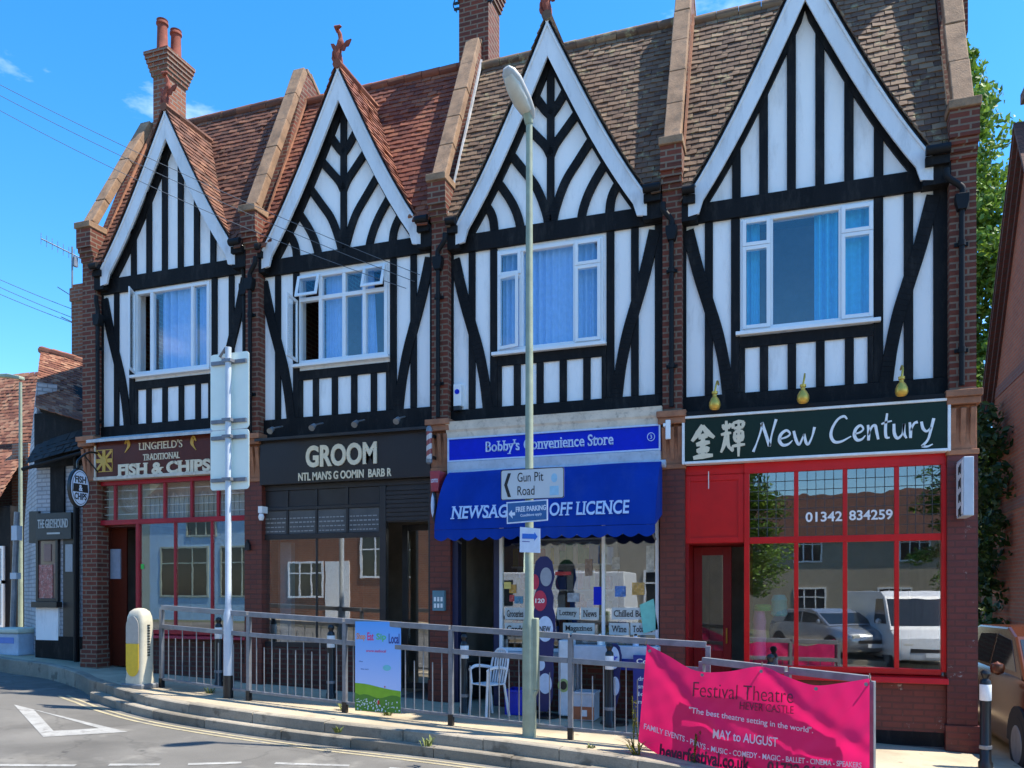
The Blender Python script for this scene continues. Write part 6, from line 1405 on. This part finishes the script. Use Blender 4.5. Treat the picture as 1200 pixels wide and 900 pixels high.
# ---------- in front of the convenience store
def chair(x, y, rz):
    t = thing('plastic_chair', 'white plastic garden chair with slatted back behind the guard rail', 'chair', (x, y, ground(x))); B0 = Vector((x,y,ground(x))); Rm = Matrix.Rotation(rz, 3, 'Z')
    PL = M_plain('white_moulded_plastic', (.72,.74,.76,1), .4)
    def b(mb, nm, par=None, **kw): return mb.xform(lambda p: B0+Rm@Vector((p.x*.74,p.y*.70,p.z*.97))).build(nm, PL, par or t, **kw)
    m = MB(); m.prism([(-.21,.43),(-.23,.45),(-.22,.47),(.20,.45),(.22,.41),(.20,.40)], -.22, .22, 'x')
    m = MB(); m.box(-.22,.22,-.22,.20,.41,.43); b(m, 'seat', bevel=.02)
    for sx in (-1, 1):
        m = MB(); m.tube([(sx*.24,-.24,0),(sx*.225,-.20,.42),(sx*.25,-.21,.62)], [.025,.022,.02], 8); b(m, 'leg', smooth=True)
        m = MB(); m.tube([(sx*.24,.28,0),(sx*.20,.20,.42)], [.025,.022], 8); b(m, 'leg', smooth=True)
        m = MB(); m.tube(smooth_line([(sx*.25,-.23,.60),(sx*.26,-.10,.645),(sx*.25,.08,.64),(sx*.21,.22,.62)], 4), .022, 8); b(m, 'armrest', smooth=True)
    m = MB(); m.tube(smooth_line([(-.20,.20,.42),(-.22,.27,.70),(-.14,.31,.84),(0,.32,.87),(.14,.31,.84),(.22,.27,.70),(.20,.20,.42)], 5), .02, 8)
    for k in range(-2, 3): m.tube([(k*.066,.205,.43),(k*.07,.28,.70),(k*.066,.315,.85)], .016, 6)
    b(m, 'backrest', smooth=True)
chair(-3.66, 9.62, R(-32))
def crate_box(name, label, cat, x0, x1, y0, y1, hh, mat, hollow=True):
    z = ground((x0+x1)/2)+.004; t = thing(name, label, cat, ((x0+x1)/2,(y0+y1)/2,z)); m = MB()
    m.box(x0,x1,y0,y1,z,z+.02); m.box(x0,x1,y0,y0+.02,z+.02,z+hh); m.box(x0,x1,y1-.02,y1,z+.02,z+hh); m.box(x0,x0+.02,y0+.02,y1-.02,z+.02,z+hh); m.box(x1-.02,x1,y0+.02,y1-.02,z+.02,z+hh)
    m.build('box_walls', mat, t); m = MB(); frame_rect_z(m, x0-.012, x1+.012, y0-.012, y1+.012, z+hh-.03, z+hh, .025); m.build('rim', mat, t, bevel=.004); return t
def frame_rect_z(m, x0, x1, y0, y1, z0, z1, t): m.box(x0,x0+t,y0,y1,z0,z1); m.box(x1-t,x1,y0,y1,z0,z1); m.box(x0+t,x1-t,y0,y0+t,z0,z1); m.box(x0+t,x1-t,y1-t,y1,z0,z1)
crate_box('plastic_crate', 'blue plastic crate on the pavement right of the white chair', 'crate', X(593,9.9), X(613,9.9), 9.85, 10.2, .32, M_plain('blue_crate_plastic', (.01,.03,.45,1), .4))
cb = crate_box('cardboard_box', 'white and orange cardboard carton on the ground before the store', 'carton', X(672,9.95), X(696,9.95), 9.95, 10.25, .36, M_plain('white_carton', (.55,.58,.62,1), .7)); m = MB(); x0_, x1_ = X(672,9.95), X(696,9.95); z = ground(-2.7); m.box(x0_-.002, x1_+.002, 9.935, 9.949, z+.01, z+.17); m.build('printed_band', M_plain('orange_print', (.45,.13,.05,1), .6), cb)
m = MB(); m.box(x0_+.10, x0_+.18, 9.931, 9.9345, z+.05, z+.13); m.build('printed_mark', K['white'], cb)
# ice-cream style cabinet
fz = thing('drinks_cabinet', 'pale blue and white upright cabinet standing left of the carton', 'cabinet', (X(660,9.95), 10.05, ground(-2.9)))
xa_, xb_ = X(654,9.95), X(667,9.95); z = ground(-2.9); m = MB(); m.box(xa_, xb_, 9.95, 10.30, z+.03, Zp(660,750,9.95)); m.build('body', M_plain('cabinet_white', (.58,.66,.72,1), .35), fz, bevel=.02); m = MB(); m.disc(((xa_+xb_)/2, z+.42), .075, .085, 9.942, 9.949); m.build('round_badge', M_plain('green_badge', (.30,.42,.16,1), .4), fz); m = MB(); m.disc(((xa_+xb_)/2, z+.42), .045, .055, 9.936, 9.9415); m.build('badge_centre', K['ink'], fz)
# two dark blue promotional flags with discs
NAVY = M_plain('navy_flag', (.012,.016,.10,1), .5); PALE = M_plain('pale_disc', (.55,.66,.82,1), .5); REDD = M_plain('red_disc', (.50,.03,.07,1), .5)
def flag(lb, pxc, yq, prof, discs, words):
    xc = X(pxc,yq); t = thing('promotional_flag', lb, 'sign', (xc, yq, ground(xc)), 'navy lobed flags outside the store')
    L_, R_ = [], []
    pts = [(Zp(pxc,py,yq), hw/FPX*(yq/(CT+ST*(pxc-600)/FPX))) for py, hw in prof]
    m = MB(); m.prism([(xc+hw, z_) for z_, hw in pts]+[(xc-hw, z_) for z_, hw in reversed(pts)], yq, yq+.03); m.build('panel', NAVY, t, bevel=.005)
    m = MB(); zb = ground(xc); m.tube([(xc,yq+.05,zb+.02),(xc,yq+.05,pts[0][0]-.1)], .015, 8); m.build('stand', K['iron'], t); m = MB(); m.lathe([(.18,0),(.18,.03),(.03,.05)], (xc,yq+.05,zb), 16); m.build('base', K['iron'], t)
    for px, py, rx, rz, mt in discs:
        c_ = at(px, py, yq); k_ = (yq/(CT+ST*(px-600)/FPX))/FPX; m = MB(); m.disc((c_.x,c_.z), rx*k_, rz*k_, yq-.008, yq-.001); d_ = m.build('disc', mt, t)
        if words:
            s_, mt2 = words.pop(0)
            if s_: lettering(d_, s_, c_.x-rx*k_*.7, c_.x+rx*k_*.7, c_.z-rz*k_*.22, c_.z+rz*k_*.22, yq-.009, mt2, .02, False, .003)
flag('tall navy flag with stacked red and white discs behind the lamp post', 637, 9.9, [(652,4),(658,10),(676,13),(690,9),(700,12),(712,11),(722,14),(740,14),(755,12),(768,11),(785,12),(800,11),(816,11),(826,8),(834,4)],
     [(640,676,7,11,M_plain('grey_disc',(.30,.33,.38,1),.4)),(627,682,5,9,REDD),(633,704,8,12,REDD),(639,737,9.5,15,PALE),(633,779,6,7,PALE),(639,801,8,12,PALE)], [('',''),('','white'),('120','white'),('NEW','ink')])
flag('shorter navy flag with two pale ellipses before the shop counter', 719, 9.9, [(754,3),(758,7),(768,9.5),(780,9),(790,7),(797,7),(806,8),(816,6),(824,4),(830,2)],
     [(719.5,771,6.5,13,PALE),(721,804,5,11,PALE),(715,822,3,5,PALE)], [('*','blue_sign'),('','')])
# blue drinks counter beside the window
dc = thing('display_counter', 'blue and white display counter below the store window, left of the banner', 'counter', (X(735,10.1), 10.15, ground(-2)))
xa_, xb_ = X(672,10.12), X(771,10.12); z = ground(-2.2); m = MB(); m.box(xa_, xb_, 10.12, 10.34, Zp(720,776,10.12), Zp(720,757,10.12)); m.build('counter_top', M_plain('pale_counter', (.50,.56,.64,1), .4), dc, bevel=.01)
m = MB(); m.box(xa_+.45, xb_, 10.10, 10.118, Zp(730,785,10.12), Zp(730,772,10.12)); m.build('blue_band', M_plain('deep_blue_panel', (.008,.03,.26,1), .35), dc)
m = MB(); m.box(X(742,10.05), X(771,10.05), 10.05, 10.09, z+.02, Zp(756,768,10.05)); bp = m.build('blue_panel', M_plain('deep_blue_panel', (.006,.028,.24,1), .35), dc); xa2 = X(744,10.05); lettering(bp, 'Cold', xa2+.02, xa2+.24, Zp(756,778,10.05), Zp(756,772,10.05), 10.049, 'white', .02, False, .004)
for k in range(4): lettering(bp, ['drinks','snacks','ices','milk'][k], xa2+.04, xa2+.24, Zp(756,798+k*9,10.05), Zp(756,793+k*9,10.05), 10.049, 'pale', .02, False, .004)
m = MB()
for q in (xa_+.03, xb_-.05): m.box(q, q+.03, 10.15, 10.18, z, Zp(720,776,10.12)); m.box(q, q+.03, 10.29, 10.32, z, Zp(720,776,10.12))
m.build('legs', K['galv'], dc)
for px, hh, rr_2, mt, lb in ((703,.17,.035,K['white'],'white bottle standing on the counter, left of the short flag'),(745,.15,.04,PALE,'pale tub on the right end of the counter')):
    xq = X(px,10.2); zq = Zp(720,757,10.12)+.002; t = thing('bottle', lb, 'bottle', (xq,10.2,zq)); m = MB(); m.lathe([(rr_2,0),(rr_2,hh*.65),(rr_2*.5,hh*.8),(rr_2*.45,hh*.85)], (xq,10.2,zq), 12); m.build('bottle_body', mt, t, smooth=True); m = MB(); m.lathe([(rr_2*.5,hh*.851),(rr_2*.5,hh)], (xq,10.2,zq), 10); m.build('cap', K['iron'], t)

# ---------- projecting signs
ps = thing('projecting_sign', 'round white FISH and CHIPS sign hanging over the pub side', 'sign', (X(92,10.0), 10.0, Zp(92,572,10.0)), 'projecting shop signs')
c = at(92,572,9.95); m = MB()
def pdisc(mb, rx, rz, x0, x1): mb.prism([(c.y+rx*math.cos(2*math.pi*k/36), c.z+rz*math.sin(2*math.pi*k/36)) for k in range(36)], x0, x1, 'x')
pdisc(m, .19, .31, c.x-.03, c.x+.03); m.build('rim', K['iron'], ps); m = MB(); pdisc(m, .17, .285, c.x+.0305, c.x+.036); m.build('face', K['pale'], ps); m = MB(); pdisc(m, .155, .265, c.x+.0365, c.x+.040); m.build('face_ring', K['ink'], ps); m = MB(); pdisc(m, .148, .255, c.x+.0405, c.x+.043); m.build('inner_face', K['pale'], ps)
m = MB(); m.prism([(c.y-.145,c.z-.065),(c.y+.145,c.z-.065),(c.y+.135,c.z+.065),(c.y-.135,c.z+.065)], c.x+.0435, c.x+.046, 'x'); m.build('band', K['ink'], ps)
def ptext(s, y0, y1, z0, z1, xx, mat, nm='lettering'):
    mb = fit_text(s, 0, 1, 0, 1, 0, .03, False, .003); mb.xform(lambda p: (xx-p.y, y0+(y1-y0)*p.x, z0+(z1-z0)*p.z)); mb.build(nm, mat, ps)
ptext('FISH', c.y-.105, c.y+.105, c.z+.08, c.z+.19, c.x+.0435, K['ink']); ptext('&', c.y-.035, c.y+.035, c.z-.05, c.z+.05, c.x+.0465, K['pale']); ptext('CHIPS', c.y-.115, c.y+.115, c.z-.19, c.z-.08, c.x+.0435, K['ink'])
m = MB(); m.tube(smooth_line([(c.x,10.4,c.z+.62),(c.x,10.15,c.z+.60),(c.x,9.95,c.z+.45),(c.x,9.93,c.z+.32)], 5), .018, 8); m.tube([(c.x,10.4,c.z+.25),(c.x,10.05,c.z+.55)], .012, 6); m.build('bracket', K['iron'], ps)
ps = thing('projecting_sign', 'narrow white light box with dark lettering on the right end pier', 'sign', (1.85, 10.1, 3.0), 'projecting shop signs')
xq = X(1131,10.1); z0, z1 = Zp(1131,606,10.1), Zp(1131,538,10.1); m = MB(); m.box(xq-.05, xq+.05, 9.90, 10.30, z0, z1); m.build('light_box', K['pole_grey'], ps, bevel=.008); m = MB(); m.box(xq-.058, xq-.051, 9.93, 10.27, z0+.03, z1-.03); m.build('face', K['white'], ps)
for k in range(4):
    m = MB(); za = z1-.06-k*.155; 
    for q in range(3): m.box(xq-.064, xq-.0585, 10.0+.05*q+.005*(k%2), 10.03+.05*q, za-.11+.02*(q%2), za-.012*q)
    m.build('lettering', K['ink'], ps)
for zz in (z0+.1, z1-.1):
    m = MB(); m.box(xq-.02, xq+.02, 10.30, 10.345, zz-.02, zz+.02); m.build('bracket', K['galv'], ps)
ps = thing('barber_pole', 'red and white striped barber pole between the black and blue shop fascias', 'barber pole', (PIER[2]-.14, 10.15, 3.9))
xq, yq = X(503,10.14), 10.14; z0, z1 = Zp(503,538,yq), Zp(503,506,yq)
m, n_, p_, o_ = newmat('red_white_spiral'); tcn = N(n_, 'ShaderNodeTexCoord'); wv = N(n_, 'ShaderNodeTexWave'); mpn = N(n_, 'ShaderNodeMapping'); mpn.inputs['Rotation'].default_value = (0, R(32), 0); n_.links.new(tcn.outputs['Object'], mpn.inputs[0]); n_.links.new(mpn.outputs[0], wv.inputs[0]); wv.bands_direction = 'Z'; wv.inputs['Scale'].default_value = 2.6; n_.links.new(ramp(n_, wv.outputs[1], [(.45,(.55,.50,.47)),(.55,(.28,.05,.04))]), p_.inputs['Base Color']); p_.inputs['Roughness'].default_value = .25
mb = MB(); mb.lathe([(.04,0),(.04,z1-z0)], (xq,yq,z0), 16); mb.build('striped_cylinder', m, ps, smooth=True); mb = MB(); mb.lathe([(.02,-.07),(.042,-.05),(.046,-.001)], (xq,yq,z0), 14); mb.lathe([(.046,.001),(.042,.05),(.02,.08)], (xq,yq,z1), 14); mb.build('end_cap', K['galv'], ps, smooth=True)
mb = MB(); mb.box(xq-.015, xq+.015, yq+.05, 10.345, z1-.06, z1-.02); mb.box(xq-.015, xq+.015, yq+.05, 10.345, z0+.02, z0+.06); mb.build('bracket', K['iron'], ps)
ps = thing('projecting_sign', 'small red lamp sign with blue oval under it at the awning left end', 'sign', (X(512,10.15), 10.15, 3.2), 'projecting shop signs')
c = at(511,566,10.1); m = MB(); m.prism([(c.x-.075,c.z+.16),(c.x+.075,c.z+.16),(c.x+.055,c.z-.12),(c.x-.05,c.z-.12)], 10.05, 10.30); m.build('lamp_box', M_plain('dull_red_plastic', (.36,.04,.05,1), .4), ps, bevel=.01); lettering(ps, 'LOTTO', c.x-.05, c.x+.05, c.z+.0, c.z+.05, 10.049, 'pale', .02, False, .003)
m = MB(); c = at(508,592,10.1); m.lathe([(.0,-.25),(.04,-.16),(.055,0),(.04,.16),(0,.25)], (c.x,10.12,c.z), 14, .8, .5); m.build('oval', K['iron'], ps, smooth=True); m = MB(); m.lathe([(.0,-.17),(.03,-.1),(.04,0),(.03,.1),(0,.17)], (c.x-.008,10.09,c.z), 12, .7, .4); m.build('oval_face', K['pale'], ps, smooth=True); m = MB(); m.box(c.x-.02,c.x+.02,10.14,10.345,c.z+.2,c.z+.23); m.build('bracket', K['iron'], ps)

# ---------- overhead cables
def cable(lb, a, b, sag, r=.0045):
    n_ = 24; P = [a.lerp(b, k/n_)-Vector((0,0,sag*4*(k/n_)*(1-k/n_))) for k in range(n_+1)]; m = MB(); m.tube(P, r, 6); o = m.build('overhead_cable', K['cablegrey'], None, origin=tuple(b)); tag(o, lb, 'cable', 'overhead cables from the left')
cable('upper overhead cable running from the left sky to the barber shop front', at(-60,68,9.2), at(492,322,YF-.04), .12)
cable('middle overhead cable running from the left sky to the barber shop front', at(-60,80,9.2), at(486,330,YF-.04), .14)
cable('lower overhead cable running from the left sky to the barber shop front', at(-60,96,9.2), at(476,338,YF-.04), .20)
for k, (y0_, y1_) in enumerate(((300,362),(308,372),(318,378))): cable(['upper','middle','lower'][k]+' cable of the bunch running to the pub chimney', at(-80,y0_-10,13.2), at(84,y1_,13.2), .05, .007)

# ---------- weeds
def weed(px, py, lb, s=.16, tall=False):
    p = None
    u_ = (px-600)/FPX; v_ = (HOR-py)/FPX; a_ = -ST+CT*u_; b_ = CT+ST*u_; t_ = (.5904-.0447*11.26-EYE)/(v_+.0447*a_); p = Vector((a_*t_, b_*t_, EYE+v_*t_))
    t = thing('weed', lb, 'weed', p, 'weeds in the pavement joints'); m = MB(); f = MB()
    for k in range(22):
        a2 = random.uniform(0,6.28); L_ = s*random.uniform(.5,1.2); d = Vector((math.cos(a2)*.6, math.sin(a2)*.6, random.uniform(.5,1.3))).normalized(); q = Vector((-d.y,d.x,0)).normalized()*.006; b0 = p+Vector((random.uniform(-.04,.04),random.uniform(-.04,.04),-.02)); m1 = b0+d*L_*.6; e = m1+Vector((d.x,d.y,d.z*.3))*L_*.5
        m.add([b0-q,b0+q,m1+q*1.3,m1-q*1.3,e], [(0,1,2,3),(3,2,4)])
    if tall:
        for k in range(3):
            b0 = p+Vector((random.uniform(-.05,.05),0,0)); e = b0+Vector((random.uniform(-.05,.05),random.uniform(-.03,.03),s*random.uniform(1.4,2.0))); m.tube([b0,e],.005,5)
            for q in range(18): leaf(f, b0.lerp(e, random.uniform(.3,1)), .022)
    m.build('leaves', LEAFY if tall else M_var('weed_green', [(0,(.06,.10,.015)),(1,(.20,.22,.05))], .6, 3, .2, bm=0), t)
    if f.v: f.build('flower_spike', LEAFY, t)
weed(245,812,'weeds left of the grey sign pole foot', .14); weed(403,832,'tuft of weeds left of the blue poster foot', .2); weed(455,838,'weeds under the blue poster', .16)
weed(395,856,'low weeds in the kerb joint below the poster', .10); weed(500,872,'bright green tuft at the kerb below the long railing', .14); weed(747,884,'tall thin weed at the left foot of the pink banner', .30, True); weed(817,893,'yellow-green weed standing before the pink banner', .16, True); weed(1004,898,'small green tuft at the right foot of the banner', .10); weed(693,876,'pale weeds in the kerb joint beside the lamp post', .08)

# ================================================================== ACROSS THE ROAD (seen in the shop glass)
def opp_house(xa_, xb_, y_, hh, mat, label, wins, roofmat='tile_a', wmat='upvc'):
    g = ground((xa_+xb_)/2)-.1; t = thing('opposite_house', label, 'house', ((xa_+xb_)/2, y_, g), 'houses across the road'); m = MB(); m.box(xa_, xb_, y_-6, y_, g-.3, g+hh); m.build('wall', K[mat], t)
    m = MB(); m.prism([(y_+.25,g+hh-.05),(y_-3,g+hh+2.6),(y_-6.25,g+hh-.05)], xa_-.05, xb_+.05, 'x'); m.build('roof', M_brick('tile_courses', (.15,.06,.04,1), (.10,.045,.03,1), (.04,.02,.015,1), .17, .1, .006), t)
    for wx, wz, ww, wh in wins:
        m = MB(); frame_rect(m, wx, wx+ww, g+wz, g+wz+wh, y_-.02, y_+.05, .08)
        m.box(wx+ww/3-.03, wx+ww/3+.03, y_-.0, y_+.045, g+wz+.08, g+wz+wh-.08); m.box(wx+2*ww/3-.03, wx+2*ww/3+.03, y_-.0, y_+.045, g+wz+.08, g+wz+wh-.08); m.box(wx+.08, wx+ww-.08, y_-.0, y_+.04, g+wz+wh*.66, g+wz+wh*.66+.05)
        W_2 = m.build('window', K[wmat], t); m = MB(); m.box(wx+.08, wx+ww-.08, y_+.0, y_+.015, g+wz+.08, g+wz+wh-.08); m.build('pane', M_plain('dark_pane', (.02,.025,.03,1), .08), W_2)
K['bluefront'] = M_paint('blue_shopfront_paint', (.34,.52,.68,1), .5, .1, 2, 0); K['creamwall'] = M_paint('cream_wall_render', (.34,.30,.23,1), .8, .1, 1, .1); K['greenfront'] = M_paint('sage_green_paint', (.40,.44,.36,1), .5, .1, 2, 0)
YO = -7.8
opp_house(-34,-27,YO,6.0,'greenfront','sage green house across the road',[(-33,.8,2.6,2.2),(-29.8,.8,2.2,2.2),(-32,3.6,1.6,1.6)],wmat='blackshop')
opp_house(-27,-21,YO,5.2,'bluefront','blue fronted house across the road',[(-26.4,.8,2.6,2.2),(-23.2,.8,1.7,2.2),(-25,3.4,1.6,1.5)],wmat='greenfront')
opp_house(-20.8,-11.5,YO,6.5,'brick_orange','orange brick house across the road with white windows',[(-19.8,.9,1.7,1.5),(-16.4,1.7,2.0,1.7),(-13.2,.9,1.4,1.5),(-19.4,3.8,1.5,1.4),(-15.6,4.0,1.6,1.4)])
m = MB(); g = ground(-18)-.1; m.box(-18.0,-16.9,YO+.0,YO+.06,g,g+2.3); 
dd = thing('white_door', 'white painted plank door in the orange brick house', 'door', (-17.45,YO+.03,g)); m.build('leaf', K['white'], dd)
opp_house(-9.5,-2.5,YO-1,6.2,'creamwall','cream rendered house across the road',[(-8.6,.9,1.6,1.5),(-5.2,.9,1.6,1.5),(-8.4,3.7,1.4,1.4),(-5,3.7,1.4,1.4)])
opp_house(-3,16,YO-16,5.0,'creamwall','long cream house set back across the road',[(0,.9,1.6,1.5),(4,.9,1.6,1.5),(8,.9,1.6,1.5),(0,3.7,1.4,1.4),(5,3.7,1.4,1.4)])
WHITEP = M_plain('white_van_paint', (.72,.72,.70,1), .25); SILV = M_plain('silver_car_paint', (.38,.40,.42,1), .25, .6)
make_car('parked_van', 'white panel van parked across the road', -9.6, -2.3, R(-90), WHITEP, L=5.2, W=1.95, Hh=2.25, van=True, z=ground(-7)-.24)
make_car('parked_van', 'white tipper van parked beyond the silver car', 3.6, -3.4, R(168), WHITEP, L=5.0, W=1.95, Hh=2.2, van=True, z=ground(4)-.24)
make_car('parked_car', 'silver hatchback parked across the road', 2.2, -4.2, R(148), SILV, Hh=1.48, z=ground(0)-.24)

for (xx, yy_, lb) in ((-2.5,-17.5,'leafy tree across the road before the long cream house'),(7.5,-18.5,'leafy tree across the road right of the white van')):
    c_ = copy_tree(tr_); c_.location = (xx, yy_, ground(xx)-.1); c_['label'] = lb; c_.scale = (1.25,1.25,.62); c_['group'] = 'trees across the road'
for o in bpy.data.objects:
    if o.type == 'MESH' and o.parent is None and 'kind' not in o and 'category' not in o: print('untagged', o.name)
